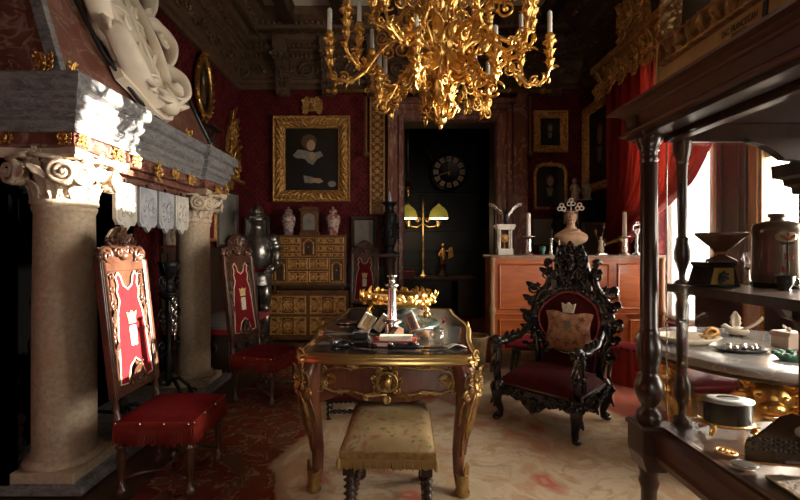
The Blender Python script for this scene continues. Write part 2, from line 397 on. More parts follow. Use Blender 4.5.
def _nt(name):
    m = bpy.data.materials.new(name); m.use_nodes = True
    return m, m.node_tree.nodes, m.node_tree.links, m.node_tree.nodes['Principled BSDF']
def _math(N, L, op, a, b=None, c=None):
    n = N.new('ShaderNodeMath'); n.operation = op
    for i, v in enumerate((a, b, c)):
        if v is None: continue
        if isinstance(v, (int, float)): n.inputs[i].default_value = v
        else: L.new(v, n.inputs[i])
    return n.outputs[0]
def _mix(N, L, f, a, b):
    n = N.new('ShaderNodeMix'); n.data_type = 'RGBA'
    if isinstance(f, (int, float)): n.inputs['Factor'].default_value = f
    else: L.new(f, n.inputs['Factor'])
    for k, v in (('A', a), ('B', b)):
        if isinstance(v, tuple): n.inputs[k].default_value = (*v, 1)
        else: L.new(v, n.inputs[k])
    return n.outputs['Result']
def _range(N, L, v, a, b):
    n = N.new('ShaderNodeMapRange'); n.inputs['From Min'].default_value = a; n.inputs['From Max'].default_value = b
    L.new(v, n.inputs['Value']); return n.outputs['Result']
def _noise(N, L, vec, sc, det=3, dist=0):
    n = N.new('ShaderNodeTexNoise'); n.inputs['Scale'].default_value = sc; n.inputs['Detail'].default_value = det; n.inputs['Distortion'].default_value = dist
    if vec is not None: L.new(vec, n.inputs['Vector'])
    return n.outputs['Fac'], n.outputs['Color']

def glass(name='clear_glass', ior=1.2, k=0.35, tint=.96):
    m, N, L, b = _nt(name)
    out = N['Material Output']; N.remove(b)
    t = N.new('ShaderNodeBsdfTransparent'); t.inputs['Color'].default_value = (tint, tint, tint*.99, 1)
    g = N.new('ShaderNodeBsdfGlossy'); g.inputs['Roughness'].default_value = 0.02
    f = N.new('ShaderNodeFresnel'); f.inputs['IOR'].default_value = ior
    if k >= 1:
        f = N.new('ShaderNodeLayerWeight'); f.inputs['Blend'].default_value = 0.35; k = 0.55
        fm = _math(N, L, 'ADD', _math(N, L, 'MULTIPLY', f.outputs['Facing'], k), 0.10); g.inputs['Roughness'].default_value = 0.25
    else: fm = _math(N, L, 'MULTIPLY', f.outputs[0], k)
    mx = N.new('ShaderNodeMixShader'); L.new(fm, mx.inputs[0]); L.new(t.outputs[0], mx.inputs[1]); L.new(g.outputs[0], mx.inputs[2])
    L.new(mx.outputs[0], out.inputs['Surface']); return m
def sheer():
    m, N, L, b = _nt('sheer_white_cloth')
    out = N['Material Output']; N.remove(b)
    t = N.new('ShaderNodeBsdfTranslucent'); t.inputs['Color'].default_value = (0.85, 0.85, 0.86, 1)
    d = N.new('ShaderNodeBsdfDiffuse'); d.inputs['Color'].default_value = (0.85, 0.85, 0.86, 1)
    mx = N.new('ShaderNodeMixShader'); mx.inputs[0].default_value = 0.25; L.new(t.outputs[0], mx.inputs[1]); L.new(d.outputs[0], mx.inputs[2])
    L.new(mx.outputs[0], out.inputs['Surface']); return m
def curtain_glow(m):
    N, L = m.node_tree.nodes, m.node_tree.links; b = N['Principled BSDF']; out = N['Material Output']
    t = N.new('ShaderNodeBsdfTranslucent'); t.inputs['Color'].default_value = (0.70, 0.20, 0.15, 1)
    mx = N.new('ShaderNodeMixShader'); mx.inputs[0].default_value = 0.5
    L.new(b.outputs[0], mx.inputs[1]); L.new(t.outputs[0], mx.inputs[2]); L.new(mx.outputs[0], out.inputs['Surface'])
def damask(c1, c2):
    m, N, L, b = _nt('red_damask')
    tc = N.new('ShaderNodeTexCoord'); sp = N.new('ShaderNodeSeparateXYZ'); L.new(tc.outputs['Object'], sp.inputs[0])
    u = _math(N, L, 'ADD', sp.outputs[0], sp.outputs[1]); v = sp.outputs[2]
    f1, _ = _noise(N, L, tc.outputs['Object'], 17, 5, 1.5)
    s1 = _math(N, L, 'SINE', _math(N, L, 'MULTIPLY', u, 2*PI/0.30)); s2 = _math(N, L, 'SINE', _math(N, L, 'MULTIPLY', v, 2*PI/0.42))
    s3 = _math(N, L, 'SINE', _math(N, L, 'MULTIPLY', u, 2*PI/0.075)); s4 = _math(N, L, 'SINE', _math(N, L, 'MULTIPLY', v, 2*PI/0.10))
    p = _math(N, L, 'MULTIPLY', s1, s2); q = _math(N, L, 'MULTIPLY', s3, s4)
    k = _math(N, L, 'ADD', _math(N, L, 'ADD', _math(N, L, 'MULTIPLY', p, 0.35), _math(N, L, 'MULTIPLY', q, 0.4)), _math(N, L, 'MULTIPLY', _math(N, L, 'SUBTRACT', f1, 0.5), 5.0))
    r = _range(N, L, k, -0.25, 0.25)
    L.new(_mix(N, L, r, c1, c2), b.inputs['Base Color'])
    L.new(_math(N, L, 'ADD', _math(N, L, 'MULTIPLY', r, 0.3), 0.5), b.inputs['Roughness'])
    bp = N.new('ShaderNodeBump'); bp.inputs['Strength'].default_value = 0.3; bp.inputs['Distance'].default_value = 0.004
    L.new(r, bp.inputs['Height']); L.new(bp.outputs[0], b.inputs['Normal'])
    b.inputs['Specular IOR Level'].default_value = 0.25
    return m
def tapestry():
    m, N, L, b = _nt('floral_tapestry')
    tc = N.new('ShaderNodeTexCoord'); o = tc.outputs['Object']
    f1, _ = _noise(N, L, o, 5, 4); base = _mix(N, L, _range(N, L, f1, 0.35, 0.65), (0.50, 0.38, 0.20), (0.36, 0.25, 0.12))
    f2, _ = _noise(N, L, o, 13, 3, 1.2); base = _mix(N, L, _range(N, L, f2, 0.56, 0.66), base, (0.34, 0.15, 0.10))
    f3, _ = _noise(N, L, o, 17, 3, 2.0); base = _mix(N, L, _range(N, L, f3, 0.58, 0.68), base, (0.20, 0.19, 0.10))
    L.new(base, b.inputs['Base Color']); b.inputs['Roughness'].default_value = 0.85; b.inputs['Specular IOR Level'].default_value = 0.15
    return m
def stripes():
    m, N, L, b = _nt('striped_cloth')
    tc = N.new('ShaderNodeTexCoord'); sp = N.new('ShaderNodeSeparateXYZ'); L.new(tc.outputs['Object'], sp.inputs[0])
    s = _math(N, L, 'SINE', _math(N, L, 'MULTIPLY', sp.outputs[1], 60))
    L.new(_mix(N, L, _range(N, L, s, -0.2, 0.2), (0.12, 0.13, 0.15), (0.24, 0.20, 0.15)), b.inputs['Base Color']); b.inputs['Roughness'].default_value = 0.85
    return m
def rug():
    m, N, L, b = _nt('floral_carpet')
    tc = N.new('ShaderNodeTexCoord'); o = tc.outputs['Object']
    _, c = _noise(N, L, o, 2.2, 4)
    w = N.new('ShaderNodeVectorMath'); w.operation = 'MULTIPLY_ADD'; L.new(c, w.inputs[0]); w.inputs[1].default_value = (0.5, 0.5, 0); L.new(o, w.inputs[2])
    W = w.outputs[0]; sp = N.new('ShaderNodeSeparateXYZ'); L.new(W, sp.inputs[0])
    f0, _ = _noise(N, L, W, 2.0, 5); base = _mix(N, L, _range(N, L, f0, 0.35, 0.65), (0.66, 0.54, 0.38), (0.50, 0.39, 0.26))
    f1, _ = _noise(N, L, W, 3.4, 3, 1.5); base = _mix(N, L, _math(N, L, 'MULTIPLY', _range(N, L, f1, 0.49, 0.60), 0.7), base, (0.50, 0.31, 0.17))
    vo = N.new('ShaderNodeTexVoronoi'); vo.inputs['Scale'].default_value = 2.3; L.new(W, vo.inputs['Vector'])
    base = _mix(N, L, _math(N, L, 'MULTIPLY', _range(N, L, vo.outputs['Distance'], 0.24, 0.10), 0.85), base, (0.45, 0.10, 0.07))
    base = _mix(N, L, _math(N, L, 'MULTIPLY', _range(N, L, vo.outputs['Distance'], 0.07, 0.04), 0.7), base, (0.55, 0.30, 0.20))
    f2, _ = _noise(N, L, W, 4.5, 3, 2.5); base = _mix(N, L, _math(N, L, 'MULTIPLY', _range(N, L, f2, 0.58, 0.68), 0.5), base, (0.30, 0.23, 0.12))
    f7, _ = _noise(N, L, W, 1.5, 4, 1.0); base = _mix(N, L, _math(N, L, 'MULTIPLY', _range(N, L, f7, 0.56, 0.64), 0.6), base, (0.46, 0.18, 0.11))
    f8, _ = _noise(N, L, W, 9, 4, 1.5); base = _mix(N, L, _math(N, L, 'MULTIPLY', _range(N, L, f8, 0.52, 0.66), 0.45), base, (0.40, 0.26, 0.15))
    # red borders with scalloped edge
    x = sp.outputs[0]; y = sp.outputs[1]
    sc = _math(N, L, 'MULTIPLY', _math(N, L, 'SINE', _math(N, L, 'MULTIPLY', y, 7.0)), 0.07)
    xl = _math(N, L, 'ADD', x, sc)
    bl = _math(N, L, 'MULTIPLY', _range(N, L, xl, -0.40, -0.44), 1.0)
    fb, _ = _noise(N, L, W, 5, 5, 2); red = _mix(N, L, _range(N, L, fb, 0.40, 0.62), (0.17, 0.028, 0.016), (0.14, 0.062, 0.032))
    sw = _math(N, L, 'SINE', _math(N, L, 'ADD', _math(N, L, 'MULTIPLY', x, 22), _math(N, L, 'MULTIPLY', fb, 25)))
    red = _mix(N, L, _math(N, L, 'MULTIPLY', _range(N, L, sw, 0.75, 0.95), 0.5), red, (0.36, 0.24, 0.13))
    base = _mix(N, L, bl, base, red)
    edge = _math(N, L, 'MULTIPLY', _range(N, L, xl, -0.36, -0.38), _range(N, L, xl, -0.48, -0.45))
    base = _mix(N, L, _math(N, L, 'MULTIPLY', edge, 0.8), base, (0.40, 0.28, 0.16))
    br = _math(N, L, 'MULTIPLY', _range(N, L, xl, 2.12, 2.16), _range(N, L, xl, 2.62, 2.56))
    base = _mix(N, L, _math(N, L, 'MULTIPLY', br, 0.85), base, (0.36, 0.07, 0.045))
    L.new(base, b.inputs['Base Color']); b.inputs['Roughness'].default_value = 0.9; b.inputs['Specular IOR Level'].default_value = 0.12
    f5, _ = _noise(N, L, o, 220, 2); bp = N.new('ShaderNodeBump'); bp.inputs['Strength'].default_value = 0.25; bp.inputs['Distance'].default_value = 0.003
    L.new(f5, bp.inputs['Height']); L.new(bp.outputs[0], b.inputs['Normal'])
    return m
defmats()
SKY, SUN, SUN_EL, SUN_AZ = 18.0, 38.0, 9.0, 7.0
# ---------------------------------------------------------------- camera, world, light
cam = bpy.data.cameras.new('camera'); camo = bpy.data.objects.new('camera', cam); COL.objects.link(camo)
cam.sensor_width = 36; cam.lens = 36 * FOC / 800; cam.shift_x = 5 / 800; cam.shift_y = -2 / 800; cam.clip_start = 0.05
camo.location = (0, 0, CAMZ); camo.rotation_euler = (PI / 2, 0, 0); SC.camera = camo
SC.view_settings.view_transform = 'Standard'; SC.view_settings.look = 'None'; SC.view_settings.gamma = 1
SC.view_settings.use_curve_mapping = False; SC.view_settings.exposure = 0.25
try:
    SC.cycles.use_denoising = True; SC.cycles.max_bounces = 8; SC.cycles.transparent_max_bounces = 12
    SC.cycles.caustics_reflective = False; SC.cycles.caustics_refractive = False; SC.cycles.sample_clamp_indirect = 4
except Exception: pass
w = bpy.data.worlds.new('sky'); SC.world = w; w.use_nodes = True
bg = w.node_tree.nodes['Background']; bg.inputs['Color'].default_value = (1.0, 0.90, 0.77, 1); bg.inputs['Strength'].default_value = SKY

XL, XR, YB, YF, ZC = -2.45, 2.97, 6.56, -3.2, 4.80
def area(name, loc, rot, sx, sy, e, col=(1, .9, .78), portal=False):
    l = bpy.data.lights.new(name, 'AREA'); l.shape = 'RECTANGLE'; l.size = sx; l.size_y = sy; l.energy = e; l.color = col
    o = bpy.data.objects.new(name, l); COL.objects.link(o); o.location = loc; o.rotation_euler = rot
    if portal: l.cycles.is_portal = True
    return o
sun = bpy.data.lights.new('sun', 'SUN'); sun.energy = SUN; sun.angle = R(0.6); sun.color = (1.0, 0.90, 0.76)
suno = bpy.data.objects.new('sun', sun); COL.objects.link(suno)
sd = Vector((-math.cos(R(SUN_EL)) * math.cos(R(SUN_AZ)), -math.cos(R(SUN_EL)) * math.sin(R(SUN_AZ)), -math.sin(R(SUN_EL))))
suno.rotation_euler = sd.to_track_quat('-Z', 'Y').to_euler(); suno.location = (6, 4, 4)
W1 = (2.80, 4.75, 0.55, 3.12)      # the seen window: y0 y1 z0 z1
W2 = (0.25, 1.75, 0.75, 2.7)        # the next window of the same wall, beside the display case
WT = 0.36
area('daylight_window_seen', (XR + WT + .02, (W1[0]+W1[1])/2, (W1[2]+W1[3])/2), (0, R(90), 0), W1[3]-W1[2], W1[1]-W1[0], 0, portal=True)
area('daylight_window_behind', (XR + WT + .02, (W2[0]+W2[1])/2, (W2[2]+W2[3])/2), (0, R(90), 0), W2[3]-W2[2], W2[1]-W2[0], 0, portal=True)
area('daylight_window_front', (0.2, YF - WT - .02, 1.35), (R(90), 0, 0), .8, 1.1, 0, portal=True)

# ---------------------------------------------------------------- room shell
def sbox(name, boxes, m, bevel=0, parent=None):
    b = MB()
    for q in boxes: b.box(*q)
    o = b.build(name, m, parent, bevel)
    if parent is None: struct(o)
    return o
sbox('floor', [(XL-.4, XR+.4, YF-.4, 10.4, -.2, 0)], M['parquet'])
sbox('ceiling', [(XL-.4, XR+.4, YF-.4, YB+.3, ZC, ZC+.2)], M['ceil'])
sbox('wall_left', [(XL-.3, XL, YF-.3, YB+.3, 0, ZC)], M['damask'])
D0, D1, DZ = 0.13, 1.56, 3.33
sbox('wall_back', [(XL, D0, YB, YB+.3, 0, ZC), (D1, XR+.3, YB, YB+.3, 0, ZC), (D0, D1, YB, YB+.3, DZ, ZC)], M['damask'])
sbox('wall_right', [(XR, XR+WT, YF-.3, W2[0], 0, ZC), (XR, XR+WT, W2[0], W2[1], 0, W2[2]), (XR, XR+WT, W2[0], W2[1], W2[3], ZC), (XR, XR+WT, W2[1], W1[0], 0, ZC),
     (XR, XR+WT, W1[0], W1[1], 0, W1[2]), (XR, XR+WT, W1[0], W1[1], W1[3], ZC), (XR, XR+WT, W1[1], YB+.3, 0, ZC)], M['damask'])
sbox('wall_front', [(XL, -.2, YF-WT, YF, 0, ZC), (.6, XR, YF-WT, YF, 0, ZC), (-.2, .6, YF-WT, YF, 0, .8), (-.2, .6, YF-WT, YF, 1.9, ZC)], M['damask'])
# the next room
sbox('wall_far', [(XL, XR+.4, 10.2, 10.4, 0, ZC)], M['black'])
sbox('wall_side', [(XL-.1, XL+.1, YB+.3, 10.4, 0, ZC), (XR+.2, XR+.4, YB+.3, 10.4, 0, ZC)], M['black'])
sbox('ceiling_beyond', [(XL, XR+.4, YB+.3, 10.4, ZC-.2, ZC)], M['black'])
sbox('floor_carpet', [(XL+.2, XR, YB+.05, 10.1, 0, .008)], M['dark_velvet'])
# dado and baseboards
sbox('trim_1', [(XL, XL+.03, 4.36, YB, 0, 1.30), (XL, XL+.05, 4.36, YB, 1.30, 1.36), (XL, XL+.05, 4.36, YB, 0, .16)] +
     [(XL+.03, XL+.045, y, y+.10, .16, 1.30) for y in (4.45, 4.95, 5.45, 5.95, 6.4)], M['darkwood'], .004)
sbox('trim_2', [(XL+.03, D0-.26, YB-.03, YB, 0, 1.02), (XL+.03, D0-.26, YB-.05, YB, 1.02, 1.07), (D1+.35, XR-.05, YB-.03, YB, 0, 1.02)], M['darkwood'], .004)
# entablature of the room
b = MB()
cp = [(0, 3.82), (.05, 3.82), (.055, 3.88), (.09, 3.90), (.10, 3.95), (.06, 3.97), (.06, 4.26), (.10, 4.28), (.11, 4.33), (.18, 4.36), (.20, 4.44), (.30, 4.47), (.32, 4.55), (.42, 4.58), (.46, 4.66), (.58, 4.69), (.60, ZC), (0, ZC)]
path = [(XL, YF), (XL, YB), (XR, YB), (XR, YF)]
b.sweep(cp, path); struct(b.build('trim_3', M['cornwood']))
# carved rows of the entablature: scrolling frieze, egg rows, dentils
b = MB()
def run(fx, n0, L, step):
    k = int(L / step)
    for i in range(k): fx((i + .5) * step, i)
for (mk, L) in ((lambda s: LEFT(XL, 2.4 + s, 0), 4.1), (lambda s: BACK(XL + s, YB, 0), 5.4), (lambda s: RIGHT(XR, YB - s, 0), 3.6)):
    run(lambda s, i: b.scroll(mk(s) @ T(0, 4.115 + (.02 if i % 2 else -.02), .07), .085, 1.3, .018, cw=1 if i % 2 else -1), 0, L, .21)
    run(lambda s, i: b.leaf(mk(s) @ T(0, 4.05, .07) @ RZ(-1.2 if i % 2 else 1.2), .15, .08, .5), 0, L, .21)
    run(lambda s, i: b.ell((0, 0, 0), .026, .034, .026, 8, 6, M=mk(s) @ T(0, 4.305, .12)), 0, L, .07)
    run(lambda s, i: b.box(-.024, .024, -.03, .03, 0, .06, M=mk(s) @ T(0, 4.405, .19)), 0, L, .08)
    run(lambda s, i: b.leaf(mk(s) @ T(0, 4.53, .43) @ RX(-.25) @ RZ(PI), .085, .075, .4, lobes=1, nu=4), 0, L, .085)
    run(lambda s, i: b.ell((0, 0, 0), .03, .03, .03, 8, 6, M=mk(s) @ T(0, 4.635, .46)), 0, L, .08)
struct(b.build('trim_4', M['cornwood']))
for i, x in enumerate((-1.72, -1.02, -.32, .38, 1.08, 1.78, 2.45)):
    b = MB(); Q = BACK(x, YB - .06, 0)
    pr = [(0, 3.70), (.06, 3.72), (.10, 3.80), (.09, 3.92), (.10, 4.05), (.15, 4.2), (.22, 4.32), (.30, 4.40), (.32, 4.48), (0, 4.48)]
    b.prism([(p[0], p[1]) for p in pr], -.10, .10, M=basis((0, -1, 0), (0, 0, 1), (-1, 0, 0), (x, YB - .06, 0)))
    b.ornate(Q @ T(0, 4.28, .20), .26, .34, 3 + i, 3); b.ornate(Q @ T(0, 3.94, .10), .22, .34, 13 + i, 3)
    b.scroll(Q @ T(0, 3.72, .08), .06, 1.2); b.rosette(Q @ T(0, 4.1, .14), .07)
    struct(b.build('trim_%d' % (5 + i), M['cornwood']))
    if i < 6:
        b = MB(); b.torus((0, 0, 0), .10, .022, 20, 6, M=Q @ T(.35, 4.115, .03)); b.rosette(Q @ T(.35, 4.115, .03), .07)
        struct(b.build('trim_%d' % (20 + i), M['cornwood']))
for i, x in enumerate((-1.52, -.78, -.04, .70, 1.44, 2.18)):
    b = MB(); b.box(x - .08, x + .08, YF, YB - .5, ZC - .22, ZC); b.box(x - .10, x + .10, YF, YB - .5, ZC - .05, ZC)
    struct(b.build('trim_%d' % (30 + i), M['darkwood'], bevel=.01))
# marble door case
b = MB()
jp = [(0, 0), (0, .10), (.02, .12), (.07, .12), (.09, .09), (.15, .09), (.17, .13), (.235, .13), (.255, .06), (.255, 0)]
b.frame(D1 - D0, DZ * 2, jp, M=BACK((D0 + D1) / 2, YB, 0), step=3)
d1 = struct(b.build('door_1', M['jamb_marble']))
b = MB(); b.box(D0, D0 + .02, YB, YB + .3, 0, DZ); b.box(D1 - .02, D1, YB, YB + .3, 0, DZ); b.box(D0, D1, YB, YB + .3, DZ - .02, DZ); b.build('door_lining', M['darkwood'], d1)
b = MB(); b.box(D0 - .30, D1 + .30, YB - .15, YB, DZ + .25, DZ + .30); b.box(D0 - .27, D1 + .27, YB - .10, YB, DZ + .30, DZ + .35); b.build('door_cornice', M['jamb_marble'], d1, .01)
# second reddish pilaster beyond the door case on the side of the two small portraits
sbox('trim_40', [(D1+.27, D1+.50, YB-.06, YB, 0, 3.82)], M['jamb_marble'], .008)

# ---------------------------------------------------------------- window seen through the display case
wn = bpy.data.objects.new('window_1', None); COL.objects.link(wn); struct(wn)
XW = 3.15
def wpart(name, boxes, m, bevel=.004):
    b = MB()
    for q in boxes: b.box(*q)
    return b.build(name, m, wn, bevel)
wpart('window_frame', [(XW-.03, XW+.05, W1[0], W1[0]+.07, W1[2], W1[3]), (XW-.03, XW+.05, W1[1]-.07, W1[1], W1[2], W1[3]), (XW-.03, XW+.05, W1[0], W1[1], W1[3]-.07, W1[3]), (XW-.03, XW+.05, W1[0], W1[1], W1[2], W1[2]+.08)], M['creamwood'])
wpart('window_post', [(XW-.06, XW+.05, 3.54, 3.68, W1[2], W1[3]), (XW-.075, XW-.05, 3.57, 3.65, 1.15, 3.05)], M['pinkwood'])
wpart('shutter', [(XW-.05, XW, 3.685, 4.05, W1[2], W1[3]), (XW-.07, XW-.05, 3.70, 3.73, .7, 3.0), (XW-.07, XW-.05, 3.97, 4.03, .7, 3.0), (XW-.06, XW-.05, 3.78, 3.92, 1.0, 1.9), (XW-.06, XW-.05, 3.78, 3.92, 2.0, 2.9)], M['shutter'])
wpart('window_stile', [(XW-.05, XW+.03, 4.06, 4.15, W1[2], W1[3])], M['pinkwood'])
wpart('sash_bar', [(XW-.03, XW+.03, W1[0]+.07, 3.54, 2.12, 2.42), (XW-.02, XW+.02, 3.30, 3.335, 1.90, W1[3]-.07)], M['creamwood'])  # transom deepened and set high to keep sun off the near column
wpart('window_pane', [(XW+.005, XW+.01, W1[0]+.07, 3.54, 1.0, W1[3]-.07)], M['glass'], 0)
wpart('window_pane', [(XW+.005, XW+.01, 4.15, W1[1]-.07, W1[2]+.08, W1[3]-.07)], M['glass'], 0)
wpart('window_apron', [(XW-.05, XW+.05, W1[0]+.07, 3.54, W1[2]+.08, 1.0)], M['purple'])
wpart('window_sill', [(XR-.04, XW-.03, W1[0]-.03, 4.1, .94, 1.0)], M['walnut'])
wpart('wall_lining', [(XR-.03, XR-.001, 2.2, 4.12, .0, .95)], M['purple'])
sc_ = thing('sheer_curtain', 'white translucent sheer curtain hanging at the far light of the window', 'curtain', (0, 0, 0))
b = MB(); b.surf(lambda u, v: (XR+.10+.012*math.sin(u*2*PI*7), 4.13+.60*u, .58+2.5*v), 84, 4, thick=(.002, 0, 0)); b.build('cloth', M['sheer'], sc_)
b = MB(); b.tube([(XR+.10, 4.12, 3.085), (XR+.10, 4.74, 3.085)], .010, 8); b.build('rod', M['brass'], sc_)
# windows behind the photographer (only their light reaches the picture)
for n, (x0, x1, y0, y1, z0, z1, ax) in enumerate(((XR+.12, XR+.18, W2[0], W2[1], W2[2], W2[3], 'y'), (-.2, .6, YF-.2, YF-.14, .8, 1.9, 'x'))):
    b = MB()
    if ax == 'y':
        m_ = (y0 + y1) / 2
        for q in ((x0,x1,y0,y0+.07,z0,z1),(x0,x1,y1-.07,y1,z0,z1),(x0,x1,m_-.05,m_+.05,z0,z1),(x0,x1,y0,y1,z0,z0+.08),(x0,x1,y0,y1,z1-.08,z1),(x0,x1,y0,y1,1.7,1.76)): b.box(*q)
    else:
        m_ = (x0 + x1) / 2
        for q in ((x0,x0+.07,y0,y1,z0,z1),(x1-.07,x1,y0,y1,z0,z1),(m_-.05,m_+.05,y0,y1,z0,z1),(x0,x1,y0,y1,z0,z0+.08),(x0,x1,y0,y1,z1-.08,z1),(x0,x1,y0,y1,1.4,1.45)): b.box(*q)
    struct(b.build('window_%d' % (n + 2), M['creamwood'], bevel=.004))

# rug
b = MB(); b.surf(lambda u, v: (-1.42 + 4.1*u, .7 + 5.2*v, .012), 2, 2, thick=(0, 0, -.010), smooth=False)
rg = tag(b.build('rug', M['rug']), 'large cream floral carpet with scalloped red border under the desk', 'carpet')
# ================================================================ FIREPLACE
CX, CY1, CY2 = -1.95, 2.485, 4.06
fp = thing('fireplace', 'tall stone fireplace with two limestone columns, grey marble mantel and sloping red hood', 'fireplace', (0, 0, 0))
b = MB(); b.box(-2.44, -1.70, 2.275, 4.36, .013, .065); b.box(-2.44, -1.72, 2.29, 4.35, .065, .072)
b.build('hearth_slab', M['grey_marble'], fp, .006)
b = MB(); b.box(-2.445, -2.40, 2.3, 3.86, .07, 1.88); b.box(-2.44, -2.1, 2.28, 2.34, .07, 1.9)
b.build('fireback', M['hearth_shade'], fp)  # dark sheets stand for the unlit inside of the opening
def volute_capital(parent, y):
    """composite capital: bell with two rows of acanthus, egg band, eight face volutes, hollow-sided abacus"""
    b = MB(); z0 = 1.60
    b.lathe([(.150, z0), (.165, z0+.012), (.165, z0+.03), (.148, z0+.04), (.15, z0+.15), (.165, z0+.2), (.19, z0+.25)], (CX, y, 0), 28)
    for row, (zz, n, L, W, rr, ph) in enumerate(((z0+.035, 10, .13, .085, .152, 0), (z0+.05, 10, .17, .08, .150, PI/10))):
        for k in range(n):
            a = 2*PI*k/n + ph
            Q = T(CX, y, zz) @ RZ(a) @ T(rr, 0, 0) @ basis((0, 1, 0), (0, 0, 1), (1, 0, 0))
            b.leaf(Q, L, W, .75, .014)
    for k in range(20):
        a = 2*PI*k/20; b.ell((CX + .19*math.cos(a), y + .19*math.sin(a), z0+.215), .022, .022, .026, 8, 6)
    for k in range(4):
        Q = T(CX, y, 0) @ RZ(k*PI/2)
        for sx in (1, -1):
            V = Q @ T(sx*.145, -.205, z0+.175) @ RZ(sx*.35) @ basis((1, 0, 0), (0, 0, 1), (0, -1, 0)) @ SCL(sx, 1, 1)
            b.lathe([(.068, -.06), (.072, -.01), (.06, .0)], (0, 0, 0), 20, M=V)
            b.scroll(V @ RZ(PI/2), .070, 1.9, .017, 7, 34)
            b.tube([(-.145, .085, .0), (-.10, .083, .01), (-.05, .078, .012), (0, .07, .01)], .014, 7, M=V)
            b.leaf(V @ T(-.075, -.03, .0) @ RZ(.9), .11, .05, .4, lobes=2)
        b.rosette(Q @ T(0, -.215, z0+.275) @ basis((1, 0, 0), (0, 0, 1), (0, -1, 0)), .05, 5)
        b.leaf(Q @ T(0, -.19, z0+.17) @ basis((1, 0, 0), (0, 0, 1), (0, -1, 0)), .09, .06, .5)
    ab = []
    for k in range(4):
        for t in range(7):
            u = -1 + 2*t/7; d = .225 - .035*(1 - u*u)
            if t == 0: ab += [Vector((-.215, -.24)).to_3d(), Vector((-.24+.04, -.232)).to_3d()] if False else [Vector((-.225, -.225, 0))]
            else: ab.append(Vector((u*.225, -d, 0)))
            ab[-1] = RZ(k*PI/2) @ ab[-1]
    b.prism([(p.x, p.y) for p in ab], z0+.25, z0+.268, T(CX, y, 0)); b.prism([(p.x*1.04, p.y*1.04) for p in ab], z0+.268, z0+.305, T(CX, y, 0))
    return b.build('capital', M['lime_carved'], parent)
for y in (CY1, CY2):
    b = MB(); b.lathe([(.158, .165), (.166, .172), (.160, .188), (.1555, .215), (.156, .5), (.1545, 1.0), (.147, 1.555), (.153, 1.57), (.158, 1.582), (.158, 1.597), (.149, 1.602)], (CX, y, 0), 40)
    sh = b.build('column_shaft', M['lime'], fp)
    b = MB(); b.box(CX-.195, CX+.195, y-.195, y+.195, .072, .128); b.build('column_base', M['lime'], sh, .004)
    b = MB(); b.lathe([(.19, .128), (.197, .14), (.195, .155), (.18, .166), (.172, .17), (.158, .175)], (CX, y, 0), 36); b.build('column_torus', M['lime'], sh)
    volute_capital(sh, y)
PATH = [(-2.45, 2.27), (-1.735, 2.27), (-1.735, 2.74), (-1.775, 2.74), (-1.775, 3.83), (-1.735, 3.83), (-1.735, 4.30), (-2.45, 4.30)]
b = MB(); b.sweep([(0, 1.905), (.012, 1.915), (0, 1.93), (0, 1.985)], PATH); b.sweep([(-.05, 1.86), (-.05, 1.91), (0, 1.91)], PATH)
b.box(-2.44, -1.88, 2.8, 3.77, 1.82, 1.92)
fr = b.build('frieze', M['red_marble'], fp)
cor = [(-.02, 1.983), (.018, 1.985), (.020, 2.005), (.012, 2.01), (.022, 2.045), (.04, 2.06), (.042, 2.085), (.034, 2.09), (.036, 2.10), (.06, 2.125), (.066, 2.15), (.055, 2.155), (.058, 2.19), (.07, 2.195), (.088, 2.205), (.094, 2.225), (.094, 2.275), (.085, 2.285), (-.3, 2.285)]
b = MB(); b.sweep(cor, PATH); b.box(-2.45, -1.90, 2.5, 4.1, 2.24, 2.284)
b.build('mantel_cornice', M['grey_marble'], fp)
HB, HS = 2.285, .45
def hx(z): return -1.82 - HS*(z - HB)
def hn(z): return 2.30 + .24*(z - HB)
def hf(z): return 4.24 - .08*(z - HB)
HT = 3.68
b = MB()
vs = []
for z in (HB, HT): vs += [(-2.45, hn(z), z), (hx(z), hn(z), z), (hx(z), hf(z), z), (-2.45, hf(z), z)]
b.add(vs, [(0,1,5,4), (1,2,6,5), (2,3,7,6), (4,5,6,7)], False)
hood = b.build('hood', M['red_marble'], fp)
b = MB()
def strip(p0, p1, wv, th):
    p0, p1, wv, th = Vector(p0), Vector(p1), Vector(wv), Vector(th)
    b.add([p0, p0+wv, p0+wv+th, p0+th, p1, p1+wv, p1+wv+th, p1+th], [(0,3,2,1),(4,5,6,7),(0,1,5,4),(1,2,6,5),(2,3,7,6),(3,0,4,7)], False)
strip((hx(HB)-.055, hn(HB)-.012, HB), (hx(HT)-.055, hn(HT)-.012, HT), (.07, 0, 0), (0, .045, 0))
b.build('hood_edge', M['grey_marble'], fp, .004); b = MB()
strip((hx(HB)-.03, hf(HB)-.03, HB), (hx(HT)-.03, hf(HT)-.03, HT), (.05, 0, 0), (0, .045, 0))
b.build('hood_edge', M['grey_marble'], fp, .004)
b = MB(); b.tube([(hx(HB)+.02, hf(HB)-.02, HB), (hx(HT)+.02, hf(HT)-.02, HT)], .018, 10); b.build('hood_rod', M['pewter'], fp)
